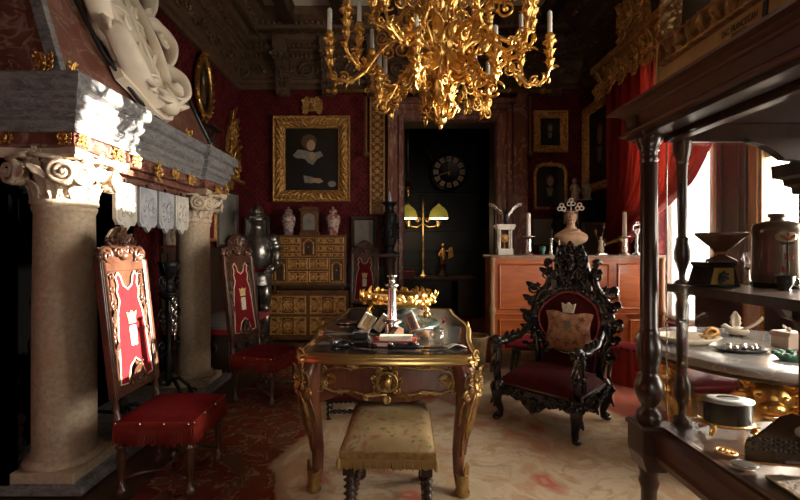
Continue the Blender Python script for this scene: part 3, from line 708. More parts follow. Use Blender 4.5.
# gilt bronze mounts on frieze and hood
def mount(Q, w, h, seed, n=3):
    b = MB(); b.ornate(Q, w, h, seed, n); b.build('gilt_mount', M['gilt'], fp)
mount(BACK(-2.10, 2.262, 1.95), .09, .07, 3); mount(BACK(-1.775, 2.262, 1.95), .10, .09, 4)
mount(LEFT(-1.725, 2.32, 1.95), .09, .09, 5); mount(LEFT(-1.725, 2.62, 1.945), .11, .09, 6)
for (y, h, sd_) in ((2.86, .11, 7), (3.12, .20, 8), (3.36, .11, 9), (3.62, .12, 10)): mount(LEFT(-1.762, y, 1.95 - (h-.11)*.25), .11, h, sd_, 4)
mount(LEFT(-1.715, 4.06, 1.90), .12, .12, 11); mount(LEFT(-1.715, 4.28, 1.95), .10, .12, 12)
mount(BACK(-1.90, 2.275, 2.36), .12, .14, 14, 4); mount(LEFT(hx(2.36)+.01, 2.40, 2.37), .09, .14, 15, 4)
mount(LEFT(hx(2.33)+.02, 2.72, 2.33), .10, .10, 16); mount(LEFT(hx(2.33)+.06, 3.62, 2.33), .11, .12, 17)
mount(LEFT(hx(2.33)+.03, 4.16, 2.34), .08, .10, 18)

# ---------------------------------------------------------------- carved coat of arms on the hood
sl = math.atan(HS)
CA = T(hx(3.06)+.052, 3.21, 3.06) @ RY(-sl) @ basis((0, 1, 0), (0, 0, 1), (1, 0, 0)) @ SCL(.90, 1, 1)
coa = thing('coat_of_arms', 'big white carved stone coat of arms leaning on the red chimney hood', 'carving', (0, 0, 0))
def shieldx(v):  # half width of shield at v in -1..1
    return .33 * (1 - .25*max(0, -v)**1.6 - .55*max(0, -v-.45)**1.0) * (1 if v < .9 else .93)
b = MB()
def shf(u, v):
    yy = -.58 + 1.16*v; k = 2*v - 1; x = (2*u - 1)
    z = .115*(1 - .7*abs(x)**2.4) + .01*math.sin(yy*30)*math.cos(x*9) + (.012*noise.noise(Vector((x*4, yy*14, 2))) )
    return (x*shieldx(k) - .00, yy, z)
b.surf(shf, 16, 26, CA, thick=None)
b.surf(lambda u, v: ((2*u-1)*shieldx(2*v-1)*1.02, -.58+1.16*v, -.02), 16, 26, CA)
g = random.Random(4)
for q in ((-.12, .33), (.02, .36), (.14, .34), (-.13, .14), (0, .12), (.13, .13), (-.1, -.08), (.09, -.07), (-.07, -.28), (.06, -.29)):
    if (q[0]*7 + q[1]*11) % 1 > .45: b.scroll(CA @ T(q[0], q[1], .115) @ RZ(g.uniform(0, 6)), .035, 1.4, .007)
    else: b.leaf(CA @ T(q[0], q[1]-.05, .115) @ RZ(g.uniform(-1, 1)), .11, .05, .5, .02)
b.tube([(-.32, .02, .05), (-.15, .02, .115), (.15, .02, .115), (.32, .02, .05)], .012, 6, M=CA); b.tube([(0, .56, .125), (0, -.5, .12)], .011, 6, M=CA)
b.build('shield', M['white_stone'], coa)
b = MB()
# strapwork border: pierced plate with broad rolled straps
half = [(0, -.80), (.16, -.76), (.27, -.66), (.40, -.60), (.40, -.50), (.30, -.42), (.34, -.28), (.44, -.22), (.40, -.14), (.34, -.02), (.36, .10), (.44, .17), (.42, .26), (.36, .36), (.37, .52), (.44, .60), (.36, .70), (.2, .72)]
po = half + [(-x, y) for x, y in reversed(half[1:])]
b.prism(po, -.03, .035, CA)
def ribbon(Q, pts, wd, th=.35, seg=26):
    P = [Vector(p) for p in pts]
    def pos(t):
        n = len(P) - 1; i = min(int(t*n), n-1); f = t*n - i
        p0, p1, p2, p3 = P[max(i-1, 0)], P[i], P[i+1], P[min(i+2, n)]
        return .5*((2*p1) + (p2-p0)*f + (2*p0-5*p1+4*p2-p3)*f*f + (3*p1-p0-3*p2+p3)*f**3)
    b.tube([pos(i/seg) for i in range(seg+1)], lambda t: wd*(.6+.4*math.sin(PI*t)), 10, False, Q, flat=th)
for sx in (1, -1):
    Q = CA @ SCL(sx, 1, 1)
    ribbon(Q, [(.30, .70, .06), (.44, .62, .15), (.53, .44, .16), (.48, .28, .08), (.38, .20, .06)], .085)
    ribbon(Q, [(.36, .22, .05), (.48, .14, .13), (.53, -.02, .15), (.46, -.18, .09), (.36, -.22, .05)], .085)
    ribbon(Q, [(.38, -.2, .05), (.46, -.34, .13), (.40, -.52, .12), (.24, -.62, .08), (.08, -.74, .07)], .085)
    ribbon(Q, [(.33, .62, .06), (.36, .3, .09), (.33, -.05, .10), (.30, -.35, .08), (.18, -.52, .07), (0, -.62, .07)], .045, .8)
    b.tube([(.345, .55, .07), (.42, .5, .09), (.44, .36, .08), (.36, .27, .07)], .02, 7, M=Q); b.tube([(.345, .1, .07), (.42, .08, .09), (.43, -.06, .08), (.35, -.14, .07)], .02, 7, M=Q)
    ribbon(Q, [(.34, .20, .06), (.46, .22, .12), (.56, .17, .14)], .06, .5, 12)
    b.scroll(Q @ T(.47, .52, .13), .075, 1.4, .03); b.scroll(Q @ T(.47, .05, .14), .07, 1.4, .028, cw=-1); b.scroll(Q @ T(.36, -.48, .12), .07, 1.4, .028)
    for (x, y, a, L) in ((.30, -.40, 2.6, .26), (.14, -.56, 2.9, .24), (.38, .18, -.5, .2), (.42, -.22, -2.2, .2), (.26, -.58, 2.2, .2), (.10, -.66, -1.2, .18), (.20, -.50, 3.4, .22)): b.leaf(Q @ T(x, y, .10) @ RZ(a), L, L*.5, .6, .03)
    for k in range(5): b.ell((.08+.05*k, -.70+.035*k, .09), .028, .028, .03, 8, 6, Q)
b.ell((0, -.70, .11), .10, .10, .07, 12, 8, CA)
for k in range(5): b.leaf(CA @ T((k-2)*.05, -.60, .13) @ RZ(PI + (k-2)*.3), .17, .08, .6, .03)
b.build('strapwork_border', M['white_stone'], coa)
b = MB(); b.tube([tuple(CA @ Vector((x, y, .0))) for (x, y) in ((-.45, .66), (-.50, .3), (-.53, -.1), (-.47, -.45), (-.25, -.70), (0, -.8), (.25, -.7), (.47, -.45), (.53, -.1), (.50, .3), (.45, .66))], .014, 6)
b.build('bead_edging', M['black'], coa)

# ---------------------------------------------------------------- hanging marble tablets under the mantel
TAB = ['pale marble tablet with pointed foot hanging beside the sunlit column capital', 'grey blue carved tablet, second along the mantel from the sunlit column',
       'grey carved tablet, third along the mantel from the sunlit column', 'whitish carved tablet hanging next to the farther column capital']
for i, (y0, y1) in enumerate(((2.745, 2.985), (3.0, 3.235), (3.25, 3.48), (3.495, 3.73))):
    L = y1 - y0; h = L/2 - .008
    t = thing('marble_tablet', TAB[i], 'tablet', (-1.84, (y0+y1)/2, 1.80), 0, 'marble tablets below the mantel')
    Q = basis((0, 1, 0), (0, 0, 1), (1, 0, 0))
    po = [(-h, 0), (h, 0), (h, -.25), (h*.75, -.285), (h*.35, -.285), (0, -.325), (-h*.35, -.285), (-h*.75, -.285), (-h, -.25)]
    b = MB(); b.prism(po, -.012, .012, Q); b.build('slab', M['pale_marble' if i in (1, 2) else 'white_marble'], t, .004)
    b = MB(); b.ornate(Q @ T(0, -.15, .012), h*1.3, .20, 20+i, 3); b.prism([(x*.82, y*.88-.012) for x, y in po], .010, .017, Q)
    b.build('carved_relief', M['pale_marble' if i in (1, 2) else 'white_marble'], t)
    b = MB(); b.box(-.006, .006, -.01, .01, -.005, .03); b.build('hanger', M['black'], t)

# ---------------------------------------------------------------- iron andirons
def andiron(y, label):
    t = thing('andiron', label, 'andiron', (-1.93, y, .072), 0, 'iron andirons')
    b = MB(); b.lathe([(.022, .12), (.03, .2), (.02, .24), (.035, .34), (.02, .4), (.018, .7), (.035, .74), (.02, .78), (.018, .92), (.05, .96), (.03, .98), (.02, 1.02)], seg=12)
    b.build('post', M['iron'], t)
    b = MB(); b.lathe([(.02, 1.02), (.05, 1.05), (.075, 1.13), (.09, 1.17), (.085, 1.17), (.05, 1.07), (.01, 1.06)], seg=16, caps=False)
    for k in range(4): b.tube([(0, 0, 1.06), (.05*math.cos(k*PI/2), .05*math.sin(k*PI/2), 1.07), (.098*math.cos(k*PI/2), .098*math.sin(k*PI/2), 1.175)], .007, 5)
    b.build('basket', M['iron'], t)
    b = MB(); b.torus((0, 0, .90), .07, .014, 20, 6); b.ell((0, 0, .88), .065, .065, .04); b.rosette(LEFT(.06, 0, .88), .05); b.build('drip_ring', M['iron'], t)
    for a in (.5, -.5):
        b = MB(); b.tube([(0, 0, .16), (.08*math.cos(a), .08*math.sin(a), .17), (.15*math.cos(a), .15*math.sin(a), .10), (.18*math.cos(a), .18*math.sin(a), .02)], .016, 8)
        b.scroll(T(.18*math.cos(a), .18*math.sin(a), .035) @ RZ(a) @ RX(PI/2), .035, 1.1, .010); b.build('foot', M['iron'], t)
    b = MB(); b.tube([(0, 0, .12), (-.2, 0, .13), (-.36, 0, .06)], .014, 6); b.build('log_bar', M['iron'], t)
    for s in (1, -1):
        b = MB(); b.scroll(T(.0, -s*.13, .72) @ RY(PI/2) @ SCL(1, s, 1), .08, 1.3, .010, lead=[(0, .13, 0), (.05, .1, 0)]); b.scroll(T(.0, -s*.12, .46) @ RY(PI/2) @ SCL(1, s, 1), .07, 1.3, .010, cw=-1, lead=[(0, .12, 0), (.04, .1, 0)])
        b.leaf(T(0, s*.02, .55) @ RX(-s*.8) , .16, .05, .6); b.scroll(T(.0, -s*.12, 1.0) @ RY(PI/2) @ SCL(1, s, 1), .075, 1.3, .008, lead=[(0, .12, 0), (.05, .1, 0)])
        b.build('scroll_arm', M['iron'], t)
    return t
andiron(3.58, 'tall black iron andiron with cup top standing before the farther column')
andiron(2.98, 'black iron andiron half hidden behind the sunlit red chair back')
ch = thing('chain_hook', 'bright silvery chain with pointed hook hanging on the black andiron', 'chain', at(174, 297, 3.50))
for k in range(6):
    b = MB(); b.tube([(0.018*math.cos(a)*(1 if k % 2 else .25), .018*math.cos(a)*(.25 if k % 2 else 1), -.028 - .046*k + .03*math.sin(a)) for a in [2*PI*j/14 for j in range(14)]], .0065, 6, True)
    b.build('link', M['silver'], ch)
b = MB(); b.tube([(0, 0, -.28), (.005, 0, -.32), (0, 0, -.46)], [.01, .008, .003], 8); b.scroll(T(0, 0, -.28) @ RX(PI/2), .02, 1.2, .005); b.build('spike', M['silver'], ch)
# grey carved thing at the edge inside the fireplace
t = thing('stone_figure', 'small grey carved stone figure low inside the dark fireplace opening', 'figure', (-2.26, 2.47, .073))
b = MB(); b.box(-.07, .07, -.06, .06, 0, .05); b.build('plinth', M['pale_marble'], t, .006)
b = MB(); b.ell((0, 0, .12), .055, .05, .08); b.ell((.02, 0, .21), .045, .04, .05); b.leaf(T(.03, -.04, .06) @ RX(.4), .14, .07, .5); b.scroll(T(.05, -.03, .18) @ RX(PI/2), .04, 1.2); b.ell((.05, 0, .28), .03, .03, .035)
b.build('carved_body', M['pale_marble'], t)

# ================================================================ RED CHAIRS
def crest(b, Q, w, h, seed):
    b.prism([(-w*.5, 0), (w*.5, 0), (w*.46, h*.25), (w*.30, h*.42), (w*.26, h*.7), (w*.12, h*.92), (0, h), (-w*.12, h*.92), (-w*.26, h*.7), (-w*.30, h*.42), (-w*.46, h*.25)], -.012, .006, Q)
    for sx in (1, -1):
        S = Q @ SCL(sx, 1, 1)
        b.scroll(S @ T(w*.36, h*.22, .012), w*.13, 1.4, w*.035); b.scroll(S @ T(w*.20, h*.62, .012), w*.11, 1.3, w*.03, cw=-1)
        b.scroll(S @ T(w*.12, h*.30, .018), w*.09, 1.3, w*.028); b.leaf(S @ T(w*.05, h*.45, .015) @ RZ(-.5), h*.45, w*.14, .5); b.leaf(S @ T(w*.25, h*.02, .012) @ RZ(-.9), h*.4, w*.14, .5)
        b.ell((w*.45, h*.34, 0), w*.05, w*.06, w*.05, 8, 6, S)
    b.rosette(Q @ T(0, h*.5, .02), w*.12); b.leaf(Q @ T(0, h*.6, .015), h*.42, w*.16, .6); b.ell((0, h*.2, .02), w*.09, h*.12, .025, 10, 8, Q)
def red_chair(label, loc, rz):
    t = thing('side_chair', label, 'chair', loc, rz, 'red velvet side chairs')
    hw = .205
    # seat
    b = MB(); b.surf(lambda u, v: (-.21+.42*u, -hw-.01+(2*hw+.02)*v, .415+.032*(math.sin(PI*min(max(u,.0),1))*math.sin(PI*v))**.35), 14, 14); b.box(-.21, .21, -hw-.01, hw+.01, .385, .4155); b.box(-.19, .19, -hw+.01, hw-.01, .36, .39)
    seat = b.build('seat', M['red_velvet'], t)
    b = MB()
    def fr(p0, p1, n, od):
        for i in range(n):
            u = (i+.5)/n; x = p0[0]+(p1[0]-p0[0])*u; y = p0[1]+(p1[1]-p0[1])*u; j = math.sin(i*12.9)*.006
            b.tube([(x, y, .402), (x+od[0], y+od[1], .37), (x+od[0]+j, y+od[1]+j, .292+.008*math.sin(i*7.7))], .0044, 4)
    o = .216
    fr((-.21, -o), (.215, -o), 44, (0, -.006)); fr((.214, -o), (.214, o), 44, (.006, 0)); fr((-.21, o), (.215, o), 40, (0, .006))
    b.build('fringe', M['fringe'], seat)
    b = MB(); b.sweep([(0, .395), (.006, .398), (.006, .412), (0, .415)], [(-.21, -o), (.212, -o), (.212, o), (-.21, o)]); b.build('braid_edging', M['fringe'], seat)
    b = MB()
    for i in range(4):
        for (q, r) in (((-.195+.13*i, -o-.006, .405), (.009, .006)), ((-.195+.13*i, o+.006, .405), (.009, .006)), ((.218, -.2+.133*i, .405), (.006, .009))):
            b = MB(); b.ell(q, r[0], r[1], .009, 8, 6); b.build('stud', M['silver'], seat)
    pass
    legp = [(.014, 0), (.030, .012), (.030, .04), (.018, .05), (.014, .10), (.022, .16), (.026, .22), (.020, .25), (.030, .265), (.030, .275), (.02, .285), (.026, .30), (.026, .37)]
    for (x, y) in ((.185, -.185), (.185, .185), (-.185, -.185), (-.185, .185)):
        b = MB(); b.lathe(legp, (x, y, 0), 12, flute=(6, .08, .24, .22)); b.box(x-.024, x+.024, y-.024, y+.024, .30, .37); b.build('leg', M['chairwood'], t)
    b = MB()
    for y in (-.185, .185): b.tube([(-.185, y, .09), (-.09, y*.85, .115), (0, y*.5, .10), (.09, y*.85, .115), (.185, y, .09)], .011, 8)
    b.lathe([(.011, -.10), (.02, -.06), (.012, -.03), (.028, 0), (.012, .03), (.02, .06), (.011, .10)], seg=10, M=T(0, 0, .105) @ RX(PI/2)); b.ell((0, 0, .13), .018, .018, .03)
    b.build('stretcher', M['chairwood'], t)
    # raked back: local frame of the back, origin at its foot
    Q = T(-.205, 0, .42) @ RY(-.115) @ basis((0, 1, 0), (0, 0, 1), (1, 0, 0))
    b = MB()
    for s in (1, -1):
        b.lathe([(.022, -.06), (.022, .02), (.014, .03), (.02, .06), (.014, .09), (.02, .105)], seg=10, M=Q @ T(s*.19, 0, 0) @ RX(-PI/2))
        b.box(s*.19-.02, s*.19+.02, .105, .86, -.02, .02, Q); b.box(s*.19-.014, s*.19+.014, .11, .855, .018, .026, Q)
        b.ell((s*.19, .885, 0), .022, .03, .022, 8, 6, Q)
    b.box(-.19, .19, .105, .15, -.018, .018, Q); b.box(-.19, .19, .80, .85, -.018, .018, Q)
    bf = b.build('back_frame', M['chairwood'], t, .003)
    b = MB(); b.box(-.175, .175, .12, .84, -.012, .006, Q); b.build('back_board', M['chairwood'], t)
    vel = [(-.085, .16), (-.05, .25), (0, .285), (.05, .25), (.085, .16), (.15, .17), (.135, .30), (.125, .45), (.11, .56), (.085, .63), (.10, .68), (.085, .72), (.10, .765), (.075, .79), (.055, .765), (.04, .715), (0, .69), (-.04, .715), (-.055, .765), (-.075, .79), (-.10, .765), (-.085, .72), (-.10, .68), (-.085, .63), (-.11, .56), (-.125, .45), (-.135, .30), (-.15, .17)]
    b = MB(); b.prism(vel, .004, .016, Q); bp_ = b.build('back_panel', M['red_velvet'], t)
    b = MB(); b.tube([(x, y, .015) for x, y in vel], .0058, 6, True, Q); b.build('panel_edging', M['cream_thread'], bp_)
    b = MB(); b.prism([(-.028, .36), (.028, .36), (.032, .45), (.026, .475), (-.026, .475), (-.032, .45)], .015, .021, Q); em = b.build('shield_emblem', M['emblem_w'], bp_)
    b = MB(); b.prism([(-.03, .495), (.03, .495), (.045, .56), (.02, .545), (0, .565), (-.02, .545), (-.045, .56)], .015, .022, Q); b.box(-.034, .034, .488, .499, .015, .023, Q); b.build('crown_emblem', M['emblem'], bp_)
    for s in (1, -1):
        b = MB(); S = Q @ SCL(s, 1, 1); b.tube([(.155, .16, .008), (.152, .36, .010), (.145, .5, .010), (.135, .62, .010), (.135, .79, .010)], .006, 6, M=S)
        for k, (x, y, r) in enumerate(((.152, .36, .018), (.148, .44, .022), (.142, .53, .025), (.132, .62, .028), (.135, .70, .026), (.13, .77, .028))): b.scroll(S @ T(x, y, .012) @ RZ(k*1.3), r, 1.3, .006, cw=1 if k % 2 else -1)
        b.leaf(S @ T(.145, .30, .012), .12, .035, .3); b.leaf(S @ T(.14, .48, .012), .12, .035, .3)
        b.build('carved_border', M['chairwood'], t)
    b = MB()
    for s in (1, -1): S = Q @ SCL(s, 1, 1); b.scroll(S @ T(.05, .155, .014), .035, 1.3, .010); b.leaf(S @ T(.02, .15, .014) @ RZ(.1), .12, .05, .5)
    b.rosette(Q @ T(0, .165, .02), .045); b.leaf(Q @ T(0, .17, .02), .12, .05, .6)
    b.build('carved_mask', M['chairwood'], t)
    b = MB(); crest(b, Q @ T(0, .84, 0), .40, .22, 1); b.build('crest', M['chairwood'], t)
    return t
c1 = red_chair('red velvet chair with fringed seat beside the sunlit column, its tall back in sunlight', (-1.30, 2.465, .013), 0)
copy_tree(c1, 'red velvet chair in shade beside the farther fireplace column, its seat toward the desk', (-1.17, 3.80, .013), R(-17))
copy_tree(c1, 'red velvet chair against the rear wall between the inlaid cabinet and the black vase', (-.452, 6.0, .013), R(-90))

# ================================================================ LEFT WALL
def gilt_frame(t, Q, w, h, fw, dp, seed=0, m='old_gilt', step=.012, name='frame'):
    b = MB()
    def d(a, tt):
        k = tt / fw
        if k < .15 or k > .93: return 0
        return dp * ((.20*math.sin(a*2*PI/.062) * math.cos(k*8) + .16*math.sin(a*2*PI/.12 + k*10)) * math.sin(PI*k) + .20*noise.noise(Vector((a*55, k*7, seed))))
    pr = [(0, 0), (0, dp*.25), (fw*.05, dp*.5), (fw*.10, dp*.3)] + [(fw*(.16+.64*i/9), dp*(.55+.35*math.sin(PI*i/9))) for i in range(10)] + [(fw*.86, dp*.6), (fw*.90, dp*.9), (fw*.97, dp*.9), (fw, dp*.7), (fw, -.0)]
    b.frame(w, h, pr, Q, d, step); return b.build(name, M[m], t)
# oval gilt picture
t = thing('oval_picture', 'oval gilt framed picture high on the red wall above the dark bracket', 'picture', (0, 0, 0))
Q = LEFT(XL+.02, 5.28, 3.38)
b = MB(); b.tube([(.19*math.cos(a), .34*math.sin(a), .03) for a in [2*PI*k/40 for k in range(40)]], .035, 8, True, Q)
for k in range(22):
    a = 2*PI*k/22; b.scroll(Q @ T(.205*math.cos(a), .36*math.sin(a), .045) @ RZ(a), .038, 1.2, .011, cw=1 if k % 2 else -1); b.leaf(Q @ T(.2*math.cos(a+.14), .35*math.sin(a+.14), .05) @ RZ(a), .09, .05, .5)
b.ornate(Q @ T(0, .40, .03), .22, .16, 5, 3); b.ornate(Q @ T(0, -.38, .03), .2, .12, 6, 3)
b.build('frame', M['gilt'], t)
b = MB(); b.lathe([(.001, .0), (.19, 0), (.19, .02), (.001, .021)], seg=32, M=Q @ SCL(1, 1.78, 1), caps=False); cv = b.build('canvas', M['canvas'], t)
b = MB(); b.ell((.0, .08, .022), .035, .05, .003, M=Q); b.build('painted_face', M['skin'], cv); b = MB(); b.prism([(-.07, -.2), (.07, -.2), (.05, .0), (.02, .03), (-.02, .03), (-.05, 0)], .02, .023, Q); b.build('painted_coat', M['hair'], cv)
# dark carved bracket below it
t = thing('wall_bracket', 'dark carved wooden wall bracket under the oval picture beside the hood', 'bracket', (0, 0, 0))
Q = LEFT(XL+.005, 5.35, 2.75); b = MB(); b.prism([(-.14, .12), (.14, .12), (.10, -.12), (.03, -.28), (-.03, -.28), (-.10, -.12)], 0, .10, Q); b.build('bracket_back', M['darkwood'], t)
b = MB(); b.ornate(Q @ T(0, -.05, .10), .26, .36, 8, 4); b.build('carved_molding', M['darkwood'], t); b = MB(); b.box(-.17, .17, .12, .15, 0, .2, Q); b.build('shelf', M['darkwood'], t, .006)
# gilt carved wall ornament by the corner
t = thing('wall_sconce', 'tall gilt carved wall ornament on the red wall near the corner', 'sconce', (0, 0, 0))
Q = LEFT(XL+.01, 6.22, 2.85); b = MB(); b.prism([(-.10, -.5), (.10, -.5), (.2, -.2), (.16, .1), (.10, .3), (0, .55), (-.10, .3), (-.16, .1), (-.2, -.2)], 0, .05, Q); b.build('backplate', M['old_gilt'], t)
b = MB(); b.ornate(Q @ T(0, -.22, .05), .46, .55, 18, 6); b.ornate(Q @ T(0, .26, .05), .30, .45, 19, 5); b.leaf(Q @ T(0, .42, .05), .2, .12, .5); b.build('carved_molding', M['gilt'], t)
# gilt framed picture at its foot
t = thing('small_picture', 'red ground picture in thin gilt frame low beside the farther capital', 'picture', (0, 0, 0)); Q = LEFT(XL+.035, 5.42, 1.66)
b = MB(); b.box(-.15, .15, -.17, .17, 0, .02, Q); b.build('picture_panel', M['oilred'], t); gilt_frame(t, Q, .30, .34, .045, .04)
t = thing('gilt_shelf', 'narrow gilt shelf on the red wall above the grey framed glass', 'shelf', (0, 0, 0)); Q = LEFT(XL+.005, 6.15, 2.36)
b = MB(); b.box(-.33, .33, -.02, .02, 0, .14, Q); b.build('board', M['old_gilt'], t, .006); b = MB(); b.prism([(-.08, -.02), (.08, -.02), (.03, -.14), (-.03, -.14)], 0, .06, Q); b.build('corbel', M['old_gilt'], t)
def grey_panel(label, Q, w, h, fw=.04, group=None):
    t = thing('framed_glass', label, 'mirror', (0, 0, 0), 0, group)
    b = MB(); b.box(-w/2, w/2, -h/2, h/2, 0, .012, Q); b.build('glass_plate', M['mirror_old'], t)
    b = MB(); b.frame(w, h, [(0, 0), (0, .02), (fw*.3, .035), (fw*.8, .03), (fw, .02), (fw, 0)], Q, step=2); b.build('frame', M['darkwood'], t)
grey_panel('tall grey glass on the side wall between fireplace and armour', LEFT(XL+.05, 6.0, 1.78), .66, .74)
# carved stone relief
t = thing('stone_relief', 'cream carved stone relief plaque on the wall behind the andirons', 'relief', (0, 0, 0)); Q = LEFT(XL+.055, 4.56, 1.50)
b = MB(); b.box(-.22, .22, -.11, .11, 0, .035, Q); b.build('slab', M['stone_relief'], t, .006); b = MB(); b.ornate(Q @ T(0, 0, .03), .40, .19, 31, 3); b.build('carving', M['stone_relief'], t)
# carved bench chest with striped cover
t = thing('carved_chest', 'dark carved chest under a striped cloth with red border by the side wall', 'chest', (-2.06, 5.0, 0.0))
b = MB(); b.box(-.33, .33, -.62, .62, .06, .50); b.box(-.35, .35, -.64, .64, 0, .08); b.build('body', M['darkwood'], t, .006)
for y in (-.42, 0, .42): b = MB(); b.ornate(LEFT(.33, y, .28), .34, .3, int(40+y*10), 3); b.build('carved_panel', M['darkwood'], t)
b = MB(); b.ornate(BACK(0, -.62, .28), .5, .3, 44, 4); b.build('carved_panel', M['darkwood'], t)
b = MB(); b.surf(lambda u, v: (-.34+.70*u, -.64+1.28*v, .505+.035*math.sin(PI*u)**.5*math.sin(PI*v)**.5), 12, 16, thick=(0, 0, -.01)); b.build('cover', M['stripe'], t)
b = MB(); b.sweep([(0, .46), (.012, .46), (.014, .51), (0, .515)], [(-.34, -.64), (.36, -.64), (.36, .64), (-.34, .64)]); b.build('cover_border', M['redleather'], t)
# ================================================================ REAR WALL
def portrait(parent, Q, w, h, pose=0):
    b = MB(); b.box(-w/2, w/2, -h/2, h/2, 0, .012, Q); cv = b.build('canvas', M['canvas'], parent)
    def lay(name, m, pts=None, ell=None, z=.012):
        b = MB()
        if pts: b.prism([(x*w, y*h) for x, y in pts], z, z+.002, Q)
        for e in (ell or ()): b.ell((e[0]*w, e[1]*h, z), e[2]*w, e[3]*h, .003, 16, 8, Q)
        b.build(name, M[m], cv)
    if pose == 0:
        lay('painted_dress', 'dress', [(-.42, -.5), (.40, -.5), (.44, -.25), (.30, .02), (.12, .12), (-.08, .12), (-.30, .02), (-.46, -.2)])
        lay('painted_hair', 'hair', ell=[(-.06, .28, .15, .13)], z=.013)
        lay('painted_collar', 'ruff', [(-.36, .06), (-.26, .16), (-.10, .14), (.02, .10), (.16, .13), (.22, .06), (.10, .0), (.02, -.09), (-.06, -.06), (-.14, .01), (-.30, .02)], z=.0135)
        lay('painted_face', 'skin', [(-.05, .12), (.03, .12), (.06, .05), (0, -.03), (-.05, .05)], ell=[(-.02, .23, .085, .095)], z=.0145)
        lay('painted_cuff', 'ruff', [(-.16, -.26), (.02, -.29), (.02, -.39), (-.14, -.38)], z=.014); lay('painted_cuff', 'ruff', ell=[(.38, -.40, .08, .05)], z=.014)
        lay('painted_hand', 'skin', [(.0, -.30), (.16, -.31), (.22, -.36), (.14, -.39), (.0, -.37)], z=.015)
    else:
        lay('painted_coat', 'dress', [(-.36, -.5), (.36, -.5), (.26, -.08), (.08, 0), (-.08, 0), (-.28, -.1)])
        lay('painted_collar', 'ruff', [(-.14, -.02), (.10, -.02), (.06, -.22), (-.08, -.24)], z=.0135)
        lay('painted_hair', 'hair', ell=[(0, .17, .16, .15)], z=.013)
        lay('painted_face', 'skin', ell=[(.0, .14, .11, .13)], z=.0145)
    return cv
t = thing('portrait_painting', 'portrait of a woman in black with white collar in broad gilt frame above the cabinet', 'painting')
Q = BACK(*at(312, 159.5, YB-.02)); portrait(t, Q, .82, .96)
fo = gilt_frame(t, Q, .82, .96, .185, .09, 1, 'old_gilt', .010)
b = MB()
for sx in (1, -1):
    for k in range(34): b.ell((sx*.425, -.48+.96*(k+.5)/34, .07), .009, .009, .009, 6, 4, Q)
for sy in (1, -1):
    for k in range(28): b.ell((-.41+.82*(k+.5)/28, sy*.495, .07), .009, .009, .009, 6, 4, Q)
b.build('bead_edging', M['gilt'], t)
t = thing('wall_cartouche', 'small gilt cartouche on the red wall above the large gilt portrait', 'ornament'); Q = BACK(*at(312.5, 106, YB-.005))
b = MB(); b.prism([(-.13, -.09), (.13, -.09), (.16, .05), (.08, .12), (-.08, .12), (-.16, .05)], 0, .03, Q); b.build('tablet', M['old_gilt'], t)
b = MB(); b.ornate(Q @ T(0, 0, .02), .36, .29, 12, 4); b.build('carved_molding', M['old_gilt'], t)
for (px, lab, sd_) in ((257, 'grey glass in dark frame on the rear wall behind the armour', 1), (364, 'grey glass in dark frame on the rear wall above the red chair', 2)):
    c = at(px, 233, YB-.035); grey_panel(lab, BACK(*c), .29, .40, .06, 'grey framed glasses beside the cabinet')
# gilt pilaster
t = thing('gilt_pilaster', 'tall narrow gilt carved panel beside the marble door case', 'panel'); xa = at(377.5, 150, YB)[0]; Q = BACK(xa, YB-.005, 2.75)
b = MB(); b.box(-.115, .115, -.86, 1.06, 0, .03, Q); b.build('panel_board', M['cabwood'], t)
b = MB()
for s in (1, -1): b.box(s*.105-.012, s*.105+.012, -.86, 1.06, .03, .05, Q)
for k in range(16): b.rosette(Q @ T(0, -.80+.12*k, .03), .05, 5); [b.scroll(Q @ SCL(s, 1, 1) @ T(.06, -.74+.12*k, .03), .032, 1.2, .009) for s in (1, -1)]
b.build('carved_molding', M['old_gilt'], t)
# gilt curtain pole across the door
t = thing('curtain_pole', 'long gilt curtain pole fixed high across the doorway wall', 'pole'); zp = at(440, 91, 6.36)[2]
b = MB(); b.tube([(-.88, 6.36, zp), (2.2, 6.36, zp)], .028, 12); b.build('pole', M['old_gilt'], t)
for x in (-.92, 2.24):
    b = MB(); b.ell((x, 6.36, zp), .06, .05, .05); b.ell((x + (.09 if x > 0 else -.09), 6.36, zp), .05, .03, .03); b.build('finial', M['old_gilt'], t)
for x in (-.42, 1.72):
    b = MB(); b.tube([(x, 6.36, zp), (x, YB, zp)], .02, 8); b.rosette(BACK(x, 6.33, zp), .05); b.build('pole_bracket', M['old_gilt'], t)
for (px, lab) in ((366, 'thin gilt pull rod hanging from the curtain pole beside the gilt panel'), (530, 'thin gilt pull rod hanging from the curtain pole beside the small upper portrait')):
    t = thing('hanging_pull_rod', lab, 'rod', at(px, 95, 6.42), 0, 'curtain pull rods')
    b = MB(); b.cyl(.022, -.86, -.02, seg=8); b.build('rod', M['cabwood'], t); b = MB(); b.lathe([(.02, -.95), (.06, -.93), (.06, -.90), (.025, -.86)], seg=10); b.build('weight', M['cabwood'], t)
# two portraits on the far side of the door
t = thing('small_portrait', 'upper of two small portraits past the doorway, square gilt frame', 'painting'); Q = BACK(*at(550, 132, YB-.02)); portrait(t, Q, .30, .42, 1); gilt_frame(t, Q, .30, .42, .115, .06, 5)
t = thing('small_portrait', 'lower of two small portraits past the doorway, arched thin frame', 'painting'); Q = BACK(*at(550, 187, YB-.02)); portrait(t, Q, .44, .62, 1)
b = MB(); b.tube([(-.24, -.33, .02), (.24, -.33, .02), (.24, .22, .02), (.20, .31, .02), (.12, .345, .02), (-.12, .345, .02), (-.20, .31, .02), (-.24, .22, .02)], .032, 8, True, Q); b.rosette(Q @ T(0, .35, .04), .05); b.build('frame', M['old_gilt'], t)

